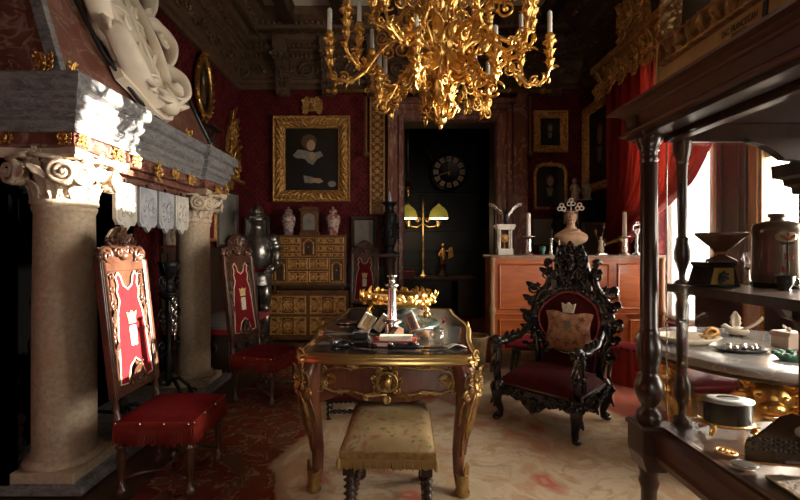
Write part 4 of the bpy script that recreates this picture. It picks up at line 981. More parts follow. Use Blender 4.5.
# ================================================================ INLAID CABINET (writing box on chest)
cb = thing('inlaid_cabinet', 'gilt inlaid walnut writing cabinet on a panelled chest under the woman portrait', 'cabinet', (at(309, 300, 6.2)[0], 6.33, 0))
def inlay(b, Q, w, h, n=1):
    b.frame(w-.03, h-.03, [(0, 0), (0, .006), (.006, .009), (.012, .006), (.012, 0)], Q, step=3)
    for i in range(n):
        x = (i-(n-1)/2)*w/n; r = min(w/n, h)*.30
        b.rosette(Q @ T(x, 0, 0), r, 8); b.torus((x, 0, .004), r*1.15, .006, 20, 5, Q)
        for sx in (1, -1):
            for sy in (1, -1): b.leaf(Q @ T(x, 0, 0) @ SCL(sx, sy, 1) @ T(w/n*.20, h*.18, 0) @ RZ(-.8), min(w/n, h)*.32, min(w/n, h)*.16, .2)
        for sx in (1, -1): b.prism([(x+sx*w/n*.36, -h*.3), (x+sx*w/n*.42, 0), (x+sx*w/n*.36, h*.3), (x+sx*w/n*.33, 0)], 0, .006, Q)
Wc = .58
b = MB(); b.box(-Wc, Wc, -.20, .20, .03, .735); b.box(-Wc-.015, Wc+.015, -.215, .21, .70, .74); b.box(-Wc-.015, Wc+.015, -.215, .21, .02, .07); b.build('chest_body', M['cabwood'], cb, .004)
for x in (-.29, .29):
    for z in (.225, .53):
        Q = BACK(x, -.20, z); b = MB(); b.box(-.265, .265, -.135, .135, 0, .008, Q); dr = b.build('chest_door', M['cabwood'], cb, .003)
        b = MB(); inlay(b, Q @ T(0, 0, .008), .53, .27, 2 if False else 1); inlay(b, Q @ T(-.17, 0, .008), .17, .24); inlay(b, Q @ T(.17, 0, .008), .17, .24); b.build('gilt_inlay_molding', M['boneinlay'], dr)
for x in (-.42, .42):
    b = MB(); b.tube([(x, -.21, .71), (x-.04*0, -.30, .73)], .012, 6); b.ell((x, -.31, .73), .02, .02, .02, 8, 6); b.build('support_slide', M['cabwood'], cb)
b = MB(); 
for x in (-.5, .5): b.lathe([(.022, .74), (.014, .76), (.022, .79), (.02, .81)], (x, -.14, 0), 10)
b.box(-.52, .52, .10, .16, .74, .81); b.build('feet_rail', M['cabwood'], cb)
b = MB(); b.box(-.55, .55, -.18, .18, .81, 1.545); b.box(-.56, .56, -.19, .19, .81, .835); b.box(-.56, .56, -.19, .19, 1.525, 1.55); b.build('writing_box', M['cabwood'], cb, .004)
def drawer(x0, x1, z0, z1, arch=False):
    w, h = x1-x0-.012, z1-z0-.012; Q = BACK((x0+x1)/2, -.18, (z0+z1)/2)
    b = MB(); b.box(-w/2, w/2, -h/2, h/2, 0, .010, Q); d = b.build('drawer', M['cabwood'], cb, .002)
    b = MB()
    if arch:
        for s in (1, -1): b.lathe([(.014, -h*.38), (.009, -h*.33), (.009, h*.2), (.014, h*.25)], seg=8, M=Q @ T(s*w*.30, 0, .014) @ RX(-PI/2))
        b.tube([(w*.24*math.cos(a), h*.18 + w*.24*math.sin(a), .012) for a in [PI*k/10 for k in range(11)]], .008, 6, M=Q); b.frame(w-.02, h-.02, [(0, 0), (0, .008), (.008, .01), (.01, 0)], Q @ T(0, 0, .01), step=3)
        b.build('arch_molding', M['boneinlay'], d); b = MB(); b.box(-w*.2, w*.2, -h*.4, h*.25, .010, .0115, Q); b.build('niche_shade', M['cab_shade'], d)  # flat dark plate painted as the shade of an arched recess
    else:
        inlay(b, Q @ T(0, 0, .01), w, h, 2); b.build('gilt_inlay_molding', M['boneinlay'], d)
    b = MB(); b.ell((0, 0, .02), .010, .010, .012, 8, 6, Q); b.build('knob', M['gilt'], d)
zz = (.84, .965, 1.09, 1.30, 1.52)
for (x0, x1) in ((-.53, -.12), (.13, .53)):
    for (z0, z1) in ((1.30, 1.405), (1.415, 1.52)): drawer(x0, x1, z0, z1)
drawer(-.12, .13, 1.23, 1.52, True)
drawer(-.53, -.30, .85, 1.22, True); drawer(.30, .53, .85, 1.22, True)
for (x0, x1) in ((-.30, 0), (0, .30)):
    for (z0, z1) in ((.85, 1.03), (1.04, 1.22)): drawer(x0, x1, z0, z1)
drawer(-.53, -.12, 1.225, 1.295); drawer(.13, .53, 1.225, 1.295)
def lidvase(px, lab, s=1, mm='porcelain'):
    t = thing('lidded_vase', lab, 'vase', at(px, 233, 6.28) * 1.0, 0); t.location.z = 1.551
    b = MB(); b.lathe([(.06*s, 0), (.068*s, .01), (.075*s, .09), (.105*s, .20), (.11*s, .25), (.09*s, .30), (.055*s, .315), (.055*s, .335)], seg=24); b.build('body', M[mm], t)
    b = MB(); b.lathe([(.06*s, .335), (.06*s, .36), (.045*s, .385), (.012, .395), (.018, .41), (.001, .43)], seg=20); b.build('lid', M[mm], t)
M['porc2'] = mat('red_porcelain', (.52, .42, .36), .25, 0, (.34, .10, .07), 18, 3, .48, .54, coat=.4)
lidvase(288.5, 'bluish ochre lidded vase on the cabinet nearer the armour'); lidvase(333, 'pale red patterned lidded vase on the cabinet nearer the doorway', 1.05, 'porc2')
t = thing('mantel_clock', 'dark wooden casket clock with arched pale dial between two lidded vases', 'clock', at(310, 233, 6.28)); t.location.z = 1.551
b = MB(); b.box(-.14, .14, -.09, .09, 0, .05); b.box(-.125, .125, -.08, .08, .05, .36); b.box(-.15, .15, -.1, .1, .36, .39); b.box(-.11, .11, -.07, .07, .39, .42); b.build('case', M['cabwood'], t, .005)
b = MB(); Q = BACK(0, -.081, .2); b.prism([(-.085, -.12), (.085, -.12), (.085, .05)] + [(.085*math.cos(a), .05+.07*math.sin(a)) for a in [PI*k/10 for k in range(1, 10)]] + [(-.085, .05)], 0, .006, Q); b.build('dial', M['mirror_old'], t)
b = MB(); b.box(-.003, .003, 0, .05, .006, .009, Q); b.box(0, .04, -.003, .003, .006, .009, Q); b.build('hand', M['black'], t)

# ================================================================ ARMOUR
ar = thing('suit_of_armour', 'dark steel suit of armour standing in the corner beside the inlaid cabinet', 'armour', (-1.93, 5.88, 0), R(12)); ar.scale = (.86, .9, .985)
def apart(name, fn, m='steel', par=None):
    b = MB(); fn(b); return b.build(name, M[m], par or ar)
apart('stand', lambda b: (b.box(-.24, .24, -.18, .18, 0, .06), b.cyl(.03, .06, 1.6)), 'darkwood')
hel = apart('helmet', lambda b: (b.lathe([(.085, 1.70), (.10, 1.72), (.105, 1.78), (.115, 1.86), (.10, 1.93), (.06, 1.975), (.012, 1.99)], seg=20, sy=1.2), b.tube([(0, -.13, 1.86), (0, -.09, 1.96), (0, 0, 2.01), (0, .09, 1.96), (0, .13, 1.86)], .014, 6), b.lathe([(.118, 1.84), (.16, 1.83), (.165, 1.836), (.11, 1.87)], seg=20, sy=1.25)))
apart('visor', lambda b: (b.surf(lambda u, v: (.11*math.cos(PI+PI*u), -.13+.03*abs(2*u-1)-.05*math.sin(PI*u)*math.sin(PI*v), 1.73+.10*v), 12, 6, thick=(0, .012, 0)), b.box(-.09, .09, -.165, -.13, 1.80, 1.812)), 'steel', hel)
apart('gorget', lambda b: b.lathe([(.17, 1.52), (.14, 1.58), (.10, 1.64), (.095, 1.70), (.10, 1.705)], seg=20))
apart('breastplate', lambda b: b.surf(lambda u, v: ((.19+.04*math.sin(PI*min(1, v*1.1)))*math.cos(2*PI*u), -(.15+.05*math.sin(PI*v)*max(0, -math.sin(2*PI*u-PI)))*(-math.sin(2*PI*u)) if False else (.145+.06*math.sin(PI*v)*(1 if math.sin(2*PI*u) < 0 else .2))*math.sin(2*PI*u), 1.10+.44*v), 24, 10))
apart('backplate_closing', lambda b: b.lathe([(.02, 1.10), (.19, 1.10), (.2, 1.12)], seg=20, sy=.75))
apart('sash', lambda b: (b.lathe([(.2, 1.02), (.215, 1.05), (.205, 1.09), (.19, 1.10)], seg=20, sy=.8), b.box(-.12, -.04, -.19, -.17, .86, 1.05)), 'red_velvet')
apart('fauld', lambda b: [b.lathe([(.21+.02*k, 1.04-.06*k), (.225+.02*k, .985-.06*k)], seg=20, sy=.8, caps=False) for k in range(3)])
for s in (1, -1):
    pa = apart('pauldron', lambda b: [b.ell((s*(.25+.02*k), 0, 1.50-.05*k), .115-.008*k, .12-.006*k, .085, 14, 10) for k in range(3)])
    pts = [(s*.27, 0, 1.45), (s*.31, -.01, 1.28), (s*.31, -.05, 1.16), (s*.20, -.22, 1.06)]
    apart('arm_plate', lambda b: (b.tube([pts[0], pts[1], pts[2]], [.07, .065, .06], 12), b.ell(pts[2], .068, .075, .07), b.tube([pts[2], (s*.26, -.14, 1.10), pts[3]], [.058, .06, .045], 12)))
    apart('gauntlet', lambda b: (b.lathe([(.065, -.08), (.045, 0), (.05, .06), (.03, .10)], seg=12, M=T(*pts[3]) @ RX(PI/2) @ RZ(0)), [b.tube([(s*.20+(k-1.5)*.018, -.30, 1.055), (s*.20+(k-1.5)*.02, -.345, 1.04), (s*.20+(k-1.5)*.018, -.36, 1.0)], .010, 6) for k in range(4)], b.tube([(s*.16, -.27, 1.06), (s*.13, -.32, 1.05)], .011, 6)))
    leg = apart('cuisse', lambda b: b.tube([(s*.12, 0, .92), (s*.13, -.02, .72), (s*.13, -.02, .56)], [.11, .095, .08], 14))
    apart('poleyn', lambda b: (b.ell((s*.13, -.05, .53), .085, .085, .08), b.rosette(BACK(s*.19, -.08, .53), .05)))
    apart('greave', lambda b: b.tube([(s*.13, -.01, .50), (s*.135, .01, .36), (s*.13, .0, .12)], [.07, .078, .055], 14))
    apart('sabaton', lambda b: b.surf(lambda u, v: (s*.13 + (.055*(1-.6*u*u))*math.cos(PI*v), .06-.26*u, .06+.085*(1-.7*u)*math.sin(PI*v)), 10, 10, thick=(0, 0, -.004)))

# ================================================================ BRONZE VASE ON PEDESTAL
t = thing('pedestal', 'tall dark wooden pedestal beside the door case under the black vase', 'pedestal', (-.08, 6.25, 0))
b = MB(); b.box(-.13, .13, -.13, .13, 0, .10); b.lathe([(.12, .10), (.09, .14), (.07, .2), (.065, .9), (.08, 1.15), (.10, 1.2), (.075, 1.23)], seg=20); b.build('shaft', M['darkwood'], t, .004); b = MB(); b.box(-.15, .15, -.15, .15, 1.23, 1.275); b.build('cap', M['darkwood'], t, .006)
t = thing('tall_vase', 'tall black vase with flared rim on a pedestal beside the doorway', 'vase', (-.08, 6.25, 1.276))
b = MB(); b.lathe([(.13, 0), (.13, .02), (.06, .05), (.075, .1), (.11, .2), (.115, .45), (.11, .56), (.09, .60), (.065, .63), (.06, .68), (.08, .725), (.12, .76), (.118, .766), (.07, .73), (.05, .68)], seg=28, caps=True); vs_ = b.build('body', M['bronze'], t)
b = MB()
for k in range(4):
    Q = RZ(k*PI/2 + .5) @ BACK(0, -.112, .34); b.ornate(Q, .16, .32, 70+k, 4)
b.torus((0, 0, .58), .105, .010); b.torus((0, 0, .13), .085, .010); b.build('carved_molding', M['bronze'], vs_)
b = MB(); b.lathe([(.03, .70), (.035, .80), (.02, .87), (.003, .93)], seg=12); b.build('stopper', M['pale_marble'], t)

# ================================================================ NEXT ROOM
t = thing('hanging_clock', 'large dark round clock with pale numeral plates hanging in the dark next room', 'clock', at(449, 172, 8.6)); Q = basis((1, 0, 0), (0, 0, 1), (0, -1, 0))
b = MB(); b.lathe([(.05, -.06), (.37, -.05), (.385, -.02), (.37, .01), (.34, .015), (.33, 0), (.05, .0)], seg=40, M=Q, caps=True); b.build('case', M['black'], t)
M['numeral'] = mat('cream_numeral_plate', (.52, .41, .34), .4)
NUM = ['XII', 'I', 'II', 'III', 'IIII', 'V', 'VI', 'VII', 'VIII', 'IX', 'X', 'XI']
for k in range(12):
    a = PI/2 - 2*PI*k/12; P = Q @ T(.27*math.cos(a), .27*math.sin(a), .004) @ RZ(a - PI/2)
    b = MB(); b.prism([(-.042, -.05), (.042, -.05), (.052, .05), (-.052, .05)], 0, .008, P); nb = b.build('numeral_plate', M['numeral'], t)
    text_mesh('numeral', NUM[k], .075, P @ T(0, 0, .010), M['black'], nb, .002)
for (a, L) in ((R(98-8), .25), (R(198), .22)):
    b = MB(); b.prism([(-.012, -.06), (.012, -.06), (.007, L), (-.007, L)], .012, .016, Q @ RZ(a - PI/2)); b.build('hand', M['brass'], t)
b = MB(); b.ell((0, 0, .016), .025, .025, .012, 10, 6, Q); b.build('hub', M['brass'], t)
b = MB(); b.torus((0, 0, .012), .35, .012, 40, 6, Q); b.build('bezel', M['bronze'], t)
for s in (1, -1):
    b = MB(); b.tube([(s*.30, .03, .22), (s*.92, .03, 1.22)], .016, 6); b.build('hanging_rod', M['bronze'], t)
t = thing('bookcase', 'tall dark bookcase at the back of the unlit next room', 'bookcase', (.9, 9.9, 0))
b = MB(); b.box(-1.6, 1.6, -.2, .2, 0, .9); b.box(-1.6, 1.6, -.05, .2, .9, 3.2)
b.build('carcass', M['black'], t)
for z in (1.3, 1.75, 2.2, 2.65):
    b = MB(); b.box(-1.6, 1.6, -.2, -.05, z, z+.03); b.build('shelf', M['black'], t)
t = thing('writing_desk', 'dark writing desk under the two yellow lamps in the next room', 'desk', (.75, 8.5, .008))
b = MB(); b.box(-.75, .85, -.4, .4, .72, .78); b.build('desk_top', M['darkwood'], t, .01)
for s in (-.55, .65):
    b = MB(); b.box(s-.18, s+.18, -.36, .36, 0, .72); b.build('drawer_pedestal', M['darkwood'], t, .01)
t = thing('two_armed_lamp', 'brass two-armed table lamp with yellow glass shades in the next room', 'lamp', (at(423, 220, 8.3)[0], 8.3, .79))
b = MB(); b.lathe([(.12, 0), (.11, .03), (.03, .06), (.02, .3), (.035, .4), (.02, .6), (.02, 1.4), (.035, 1.46), (.005, 1.55)], seg=14); b.build('stem', M['brass'], t)
for (s, x) in ((-1, -.30), (1, .31)):
    b = MB(); b.tube([(0, 0, 1.05), (s*.12, 0, .98), (x*.9, 0, 1.0), (x, 0, 1.10)], .014, 7); b.scroll(T(s*.1, 0, 1.12) @ RX(PI/2), .06, 1.3); b.lathe([(.02, .95), (.07, 1.0), (.05, 1.06), (.06, 1.10)], (x, 0, 0), 12); b.build('arm', M['brass'], t)
    b = MB(); b.lathe([(.19, 1.16), (.185, 1.22), (.16, 1.30), (.10, 1.37), (.05, 1.40), (.05, 1.42)], (x, 0, 0), 24, caps=False); b.build('lamp_shade', M['lampglass'], t)
    b = MB(); b.lathe([(.178, 1.145), (.186, 1.165)], (x, 0, 0), 24); b.build('glowing_diffuser', M['lampglow'], t)
    b = MB(); b.lathe([(.03, 1.42), (.035, 1.46), (.015, 1.52)], (x, 0, 0), 10); b.build('chimney', M['brass'], t)
l = bpy.data.lights.new('lamp_light', 'POINT'); l.energy = 4; l.color = (1, .66, .35); l.shadow_soft_size = .1; o = bpy.data.objects.new('lamp_light', l); COL.objects.link(o); o.location = (at(423, 220, 8.1)[0], 7.9, 1.72)
t = thing('hanging_lamp', 'small brass hanging lamp high at the edge of the dark doorway', 'lamp', at(408, 185, 8.2))
b = MB(); b.tube([(0, 0, 0), (0, 0, 2.2)], .008, 6); b.build('chain', M['brass'], t); b = MB(); b.lathe([(.11, -.06), (.10, -.02), (.05, .04), (.02, .08)], seg=16, caps=False); b.build('shade', M['brass'], t); b = MB(); b.lathe([(.01, -.22), (.05, -.16), (.06, -.10), (.03, -.05)], seg=12); b.build('oil_font', M['brass'], t)
t = thing('statuette', 'small gilt figure statuette standing on the dark desk in the next room', 'statuette', (at(443, 262, 8.35)[0], 8.35, .788))
b = MB(); b.lathe([(.10, 0), (.10, .05), (.07, .08), (.06, .22), (.09, .25)], seg=14); b.build('base', M['darkwood'], t)
b = MB(); b.tube([(0, 0, .25), (.01, 0, .40), (0, 0, .52), (0, 0, .58)], [.05, .06, .05, .02], 10); b.ell((0, 0, .62), .035, .035, .042); b.tube([(.04, 0, .52), (.12, -.03, .50), (.14, -.05, .58)], .016, 6); b.tube([(-.04, 0, .52), (-.09, -.03, .42), (-.03, -.06, .40)], .016, 6); b.prism([(.10, .36), (.20, .40), (.18, .60), (.10, .56)], -.02, 0, BACK(0, -.04, 0)); b.build('figure_body', M['old_gilt'], t)
t = thing('long_box', 'low dark red box with lit edge on the desk of the next room', 'box', (.10, 8.25, .788)); b = MB(); b.box(-.28, .28, -.06, .06, 0, .10); b.build('body', M['oilred'], t, .005); b = MB(); b.box(-.29, .29, -.07, .07, .10, .12); b.build('lid', M['redleather'], t, .004)
# ================================================================ DESK
dk = thing('writing_table', 'large gilt mounted writing table with dark leather top in the middle of the room', 'desk', (0, 3.12, .013), R(-3))
HX, HY, ZT = .475, .87, .775
def deskline(o=0):
    p = []
    def seg(a, b, n, bow, nx, ny):
        for i in range(n):
            u = i/n; p.append((a[0]+(b[0]-a[0])*u + nx*bow(u), a[1]+(b[1]-a[1])*u + ny*bow(u)))
    c = .06
    bowx = lambda u: .03*math.sin(PI*u) ; bowy = lambda u: .055*(math.sin(PI*u)**2) - .015*math.sin(2*PI*u)**2
    seg((-HX+c, -HY), (HX-c, -HY), 12, bowx, 0, -1); seg((HX-c, -HY), (HX, -HY+c), 2, lambda u: .012*math.sin(PI*u), 1, -1)
    seg((HX, -HY+c), (HX, HY-c), 18, bowy, 1, 0); seg((HX, HY-c), (HX-c, HY), 2, lambda u: .012*math.sin(PI*u), 1, 1)
    seg((HX-c, HY), (-HX+c, HY), 12, bowx, 0, 1); seg((-HX+c, HY), (-HX, HY-c), 2, lambda u: .012*math.sin(PI*u), -1, 1)
    seg((-HX, HY-c), (-HX, -HY+c), 18, bowy, -1, 0); seg((-HX, -HY+c), (-HX+c, -HY), 2, lambda u: .012*math.sin(PI*u), -1, -1)
    return p
DL = deskline()
b = MB(); b.prism(DL, ZT-.05, ZT-.002); top = b.build('table_top', M['kingwood'], dk)
b = MB(); b.prism([(x*.90, y*.945) for x, y in DL], ZT-.01, ZT+.001); b.build('leather', M['leather'], top)
b = MB(); b.sweep([(-.012, ZT-.052), (.004, ZT-.052), (.016, ZT-.045), (.018, ZT-.036), (.010, ZT-.028), (.018, ZT-.018), (.020, ZT-.008), (.012, ZT+.003), (-.006, ZT+.005), (-.012, ZT-.0)], DL, closed=True, smooth=True)
b.build('gilt_edge', M['brass'], top)
AP = .205
def apron_end(sgn):
    n = 28; W = HX-.055; lower = []
    for i in range(n+1):
        u = -1+2*i/n; lower.append((u*W, ZT-.05-AP*(1 - .42*max(0, abs(u)-.55)**.0*0) + (-.012*math.cos(u*PI*1.0) + .055*max(0, (abs(u)-.62)/.38)**1.5*(-1) + .03*math.exp(-((abs(u)-.55)/.12)**2))))
    po = lower + [(W, ZT-.05), (-W, ZT-.05)]
    b = MB(); b.prism(po, -.014, .014, BACK(0, sgn*(-HY+.05), 0) if sgn > 0 else BACK(0, HY-.05, 0)); return b
ap1 = apron_end(1).build('apron', M['kingwood'], dk); ap2 = apron_end(-1).build('apron', M['kingwood'], dk)
for s in (1, -1):
    Q = (RIGHT if s < 0 else LEFT)(s*(HX-.035), 0, 0); b = MB(); po = []
    for i in range(33):
        u = -1+2*i/32; po.append((u*(HY-.09), ZT-.05-.16+.03*math.cos(3*PI*u)-.02))
    b.prism(po + [((HY-.09), ZT-.05), (-(HY-.09), ZT-.05)], -.014, .014, Q); o = b.build('apron', M['kingwood'], dk)
    b = MB(); b.ornate(Q @ T(0, ZT-.12, .014), .3, .16, 50, 3)
    for x in (-.5, .5): b.frame(.38, .08, [(0, 0), (0, .006), (.008, .012), (.016, .006), (.016, 0)], Q @ T(x, ZT-.13, .012), step=.1)
    b.build('gilt_molding', M['ormolu'], o)
# front mounts: shaped gilt frame, mask and scrolls
Q = BACK(0, -HY+.05-.014, ZT-.05-AP/2+.005)
b = MB()
for s in (1, -1):
    S = Q @ SCL(s, 1, 1)
    b.tube([(.0, .062, .004), (.10, .072, .006), (.20, .062, .006), (.28, .068, .006), (.345, .05, .006), (.365, .0, .006), (.35, -.045, .006), (.29, -.066, .006), (.20, -.058, .006), (.10, -.085, .006), (0, -.078, .004)], .0075, 6, M=S)
    for (x, y, r, c) in ((.352, .055, .022, 1), (.362, -.05, .022, -1), (.20, .066, .018, 1), (.26, -.066, .018, -1), (.11, -.088, .022, 1), (.36, .0, .016, 1)): b.scroll(S @ T(x, y, .006) @ RZ(x*40), r, 1.3, .006, cw=c)
    for (x, y, a, L) in ((.345, .02, 2.9, .07), (.345, -.03, .3, .07), (.30, .066, 1.4, .08), (.15, .072, -1.4, .08), (.24, -.064, 1.5, .08), (.05, -.082, -1.5, .08), (.33, .03, 1.9, .06), (.33, -.02, 1.2, .06)): b.leaf(S @ T(x, y, .006) @ RZ(a), L, .03, .4)
b.build('gilt_frame_molding', M['ormolu'], ap1)
b = MB(); b.ornate(Q @ T(0, -.01, .008), .19, .145, 61, 4); b.rosette(Q @ T(0, -.005, .03), .035, 8); b.ell((0, -.005, .03), .026, .034, .028, 12, 8, Q)
b.tube([(.055*math.cos(a), -.005+.052*math.sin(a), .02) for a in [2*PI*k/24 for k in range(24)]], .008, 6, True, Q); b.leaf(Q @ T(0, -.08, .012) @ RZ(PI), .05, .05, .4); b.leaf(Q @ T(.05, .066, .014) @ RZ(-.6), .05, .035, .5); b.leaf(Q @ T(.03, .066, .014) @ RZ(.6), .05, .035, .5)
b.build('gilt_mask', M['ormolu'], ap1)
# cabriole legs
for sx in (1, -1):
    for sy in (1, -1):
        D = Vector((sx*.72, sy*.69, 0)).normalized(); x0, y0 = sx*(HX-.075), sy*(HY-.075)
        prof = [(ZT-.05, .008, .066), (ZT-.12, .034, .070), (ZT-.20, .046, .066), (ZT-.30, .032, .052), (ZT-.42, .006, .042), (ZT-.55, -.012, .035), (ZT-.66, -.012, .030), (ZT-.735, .008, .032), (.016, .018, .035)]
        pts = []; rad = []
        for i in range(len(prof)-1):
            for k in range(4):
                f = k/4; z, o, r = [prof[i][j]+(prof[i+1][j]-prof[i][j])*f for j in range(3)]; pts.append((x0+D.x*o, y0+D.y*o, z)); rad.append(r)
        pts.append((x0+D.x*.018, y0+D.y*.018, 0.004)); rad.append(.03)
        b = MB(); b.tube(pts, rad, 12); lg = b.build('leg', M['kingwood'], dk)
        Z = basis((-D.y, D.x, 0), (0, 0, 1), D); Z.translation = Vector((x0, y0, 0))
        b = MB()
        b.ornate(Z @ T(0, ZT-.13, .10), .12, .16, 80, 3); b.leaf(Z @ T(0, ZT-.20, .105) @ RX(.26) @ RZ(PI), .28, .085, .04, lobes=4)
        for s in (1, -1): 
            S = Z @ SCL(s, 1, 1); b.scroll(S @ T(.052, ZT-.21, .085), .034, 1.4, .011); b.leaf(S @ T(.045, ZT-.18, .075), .10, .05, .35); b.leaf(S @ T(.05, ZT-.24, .07) @ RX(.3) @ RZ(PI), .15, .04, .05)
            b.tube([(.035, ZT-.26, .085), (.03, ZT-.36, .058), (.024, ZT-.46, .036), (.018, ZT-.56, .020)], .006, 5, M=S)
        b.build('gilt_mount_molding', M['ormolu'], lg)
        b = MB(); b.lathe([(.039, 0), (.043, .012), (.036, .03), (.034, .10), (.039, .115)], (x0+D.x*.014, y0+D.y*.014, .0), 14); b.leaf(Z @ T(0, .10, .04) @ RX(-.05), .09, .05, .2); b.scroll(Z @ T(0, .034, .045) @ RY(PI/2), .02, 1.1)
        b.build('gilt_shoe', M['ormolu'], lg)
for (x, y, rz) in ((HX+.05, 0, 0), (-HX-.05, 0, PI), (HX-.01, -HY+.02, -.8), (-HX+.01, -HY+.02, -2.3)):
    b = MB(); Q = T(x, y, ZT-.02) @ RZ(rz) @ basis((0, 1, 0), (0, 0, 1), (1, 0, 0)); b.rosette(Q, .05, 7); b.scroll(Q @ T(0, .02, .01), .03, 1.2); b.build('gilt_clasp_molding', M['ormolu'], top)

ZD = ZT + .0155
# round gilt wreath centrepiece on green stone plateau
t = thing('plateau', 'round dark green stone plateau on the desk below the gilt wreath', 'stand', (.02, 3.12, ZD))
b = MB(); b.lathe([(.02, 0), (.30, 0), (.31, .012), (.30, .03), (.27, .04), (.02, .042)], seg=40); b.build('disc', M['green_stone'], t)
b = MB(); b.lathe([(.05, .042), (.17, .042), (.15, .06), (.14, .12), (.16, .14), (.02, .142)], seg=30); b.build('drum', M['green_stone'], t)
t = thing('gilt_wreath', 'gilt ring of cast leaves and flowers raised over the green plateau on the desk', 'centrepiece', (.02, 3.12, ZD+.143))
b = MB(); b.lathe([(.20, .0), (.24, .02), (.27, .05), (.255, .08), (.20, .09), (.02, .07), (.02, .0)], seg=40); rg_ = b.build('tray_ring', M['gilt'], t)
b = MB(); g = random.Random(3)
for k in range(40):
    a = 2*PI*k/40 + g.uniform(-.05, .05); P = T(.255*math.cos(a), .255*math.sin(a), .055) @ RZ(a - PI/2)
    b.leaf(P @ RX(g.uniform(.2, 1.3)) @ RZ(g.uniform(-.7, .7)), g.uniform(.06, .09), .045, .7); b.ell((.27*math.cos(a), .27*math.sin(a), .05+g.uniform(-.02, .03)), .016, .016, .016, 8, 6)
    if k % 3 == 0: b.rosette(P @ T(0, .01, .02) @ RX(-PI/2*.6), .03, 5)
b.build('leaf_molding', M['gilt'], rg_)
for k in range(4):
    a = PI/4 + k*PI/2; b = MB(); b.tube([(.24*math.cos(a), .24*math.sin(a), .04), (.29*math.cos(a), .29*math.sin(a), .0), (.27*math.cos(a), .27*math.sin(a), -.06)], .012, 6); b.scroll(T(.28*math.cos(a), .28*math.sin(a), -.04) @ RZ(a) @ RX(PI/2), .03, 1.2); b.build('foot', M['gilt'], t)
# tall silver column candlestick
t = thing('column_candlestick', 'tall polished silver column standing on the desk before the gilt wreath', 'candlestick', (-.02, 2.735, ZD))
b = MB(); b.lathe([(.055, 0), (.055, .015), (.04, .03), (.042, .075), (.038, .085)], seg=24); b.build('base', M['silver'], t)
b = MB(); b.lathe([(.063, .085), (.066, .09), (.063, .10), (.03, .105)], seg=24); b.build('collar', M['silver'], t)
b = MB(); b.lathe([(.034, .10), (.031, .12), (.027, .30), (.029, .315)], seg=24, flute=(12, .11, .31, .05)); b.build('shaft', M['silver'], t)
b = MB(); b.lathe([(.03, .31), (.045, .325), (.045, .333), (.02, .34), (.018, .37), (.034, .385), (.034, .392), (.012, .395)], seg=20); b.build('capital', M['silver'], t)
# leaning medals and frames
FRM = [('ivory medal frame leaning by the green plateau, farthest from the silver column', -.215, 2.775, -.5, 'ivory'), ('ivory ruler shaped frame leaning between the medal frame and the silver column', -.125, 2.77, -.6, 'ivory'), ('small mirror in pink stone frame leaning beside the silver column', .13, 2.775, .45, 'redleather')]
for i, (lab, x, y, tilt, mm) in enumerate(FRM):
    t = thing('leaning_frame', lab, 'frame', (x, y, ZD+.024), -.1*i, 'small frames on the desk')
    Q = RX(-.35) @ RY(-tilt) @ basis((1, 0, 0), (0, 0, 1), (0, -1, 0)) @ T(0, .062, .0) if True else I4
    w_, h_ = ((.045, .075), (.018, .08), (.034, .08))[i]
    b = MB(); b.frame(w_, h_, [(0, -.008), (0, .006), (.006, .010), (.016, .010), (.02, .004), (.02, -.008)], Q, step=2); b.build('frame', M[mm if i < 2 else 'jamb_marble'], t)
    b = MB(); b.box(-w_/2, w_/2, -h_/2, h_/2, -.006, .002, Q); b.build('medal_field' if i < 2 else 'mirror_glass', M['emblem' if i < 2 else 'silver'], t)
# prism block, book stack
t = thing('wooden_block', 'brown wedge shaped wooden block standing behind the red book on the desk', 'block', (.0, 2.625, ZD), R(20)); b = MB(); b.prism([(-.055, 0), (.045, 0), (.045, .07), (.01, .078)], -.035, .035, BACK(0, 0, 0)); b.build('body', M['agate'], t, .003)
b = MB(); b.box(-.03, .03, -.0365, -.035, .015, .03); b.build('inlaid_plate', M['brass'], t)
t = thing('red_book', 'red leather book lying flat at the front of the desk', 'book', (.0, 2.475, ZD), R(-6))
b = MB(); b.box(-.125, .125, -.075, .075, 0, .006); b.box(-.125, .125, -.075, .075, .026, .032); b.box(-.127, -.12, -.075, .075, 0, .032); b.build('cover', M['redleather'], t, .002)
b = MB(); b.box(-.12, .12, -.07, .07, .006, .026); b.build('page_block', M['paper'], t)
t = thing('paper_booklet', 'pale paper booklet on top of the red book', 'booklet', (.0, 2.48, ZD+.0325), R(-3)); b = MB(); b.box(-.09, .10, -.055, .055, 0, .012); b.build('page_block', M['paper'], t, .002); b = MB(); b.box(-.092, .102, -.057, .057, .012, .016); b.build('cover', M['ivory'], t, .001)
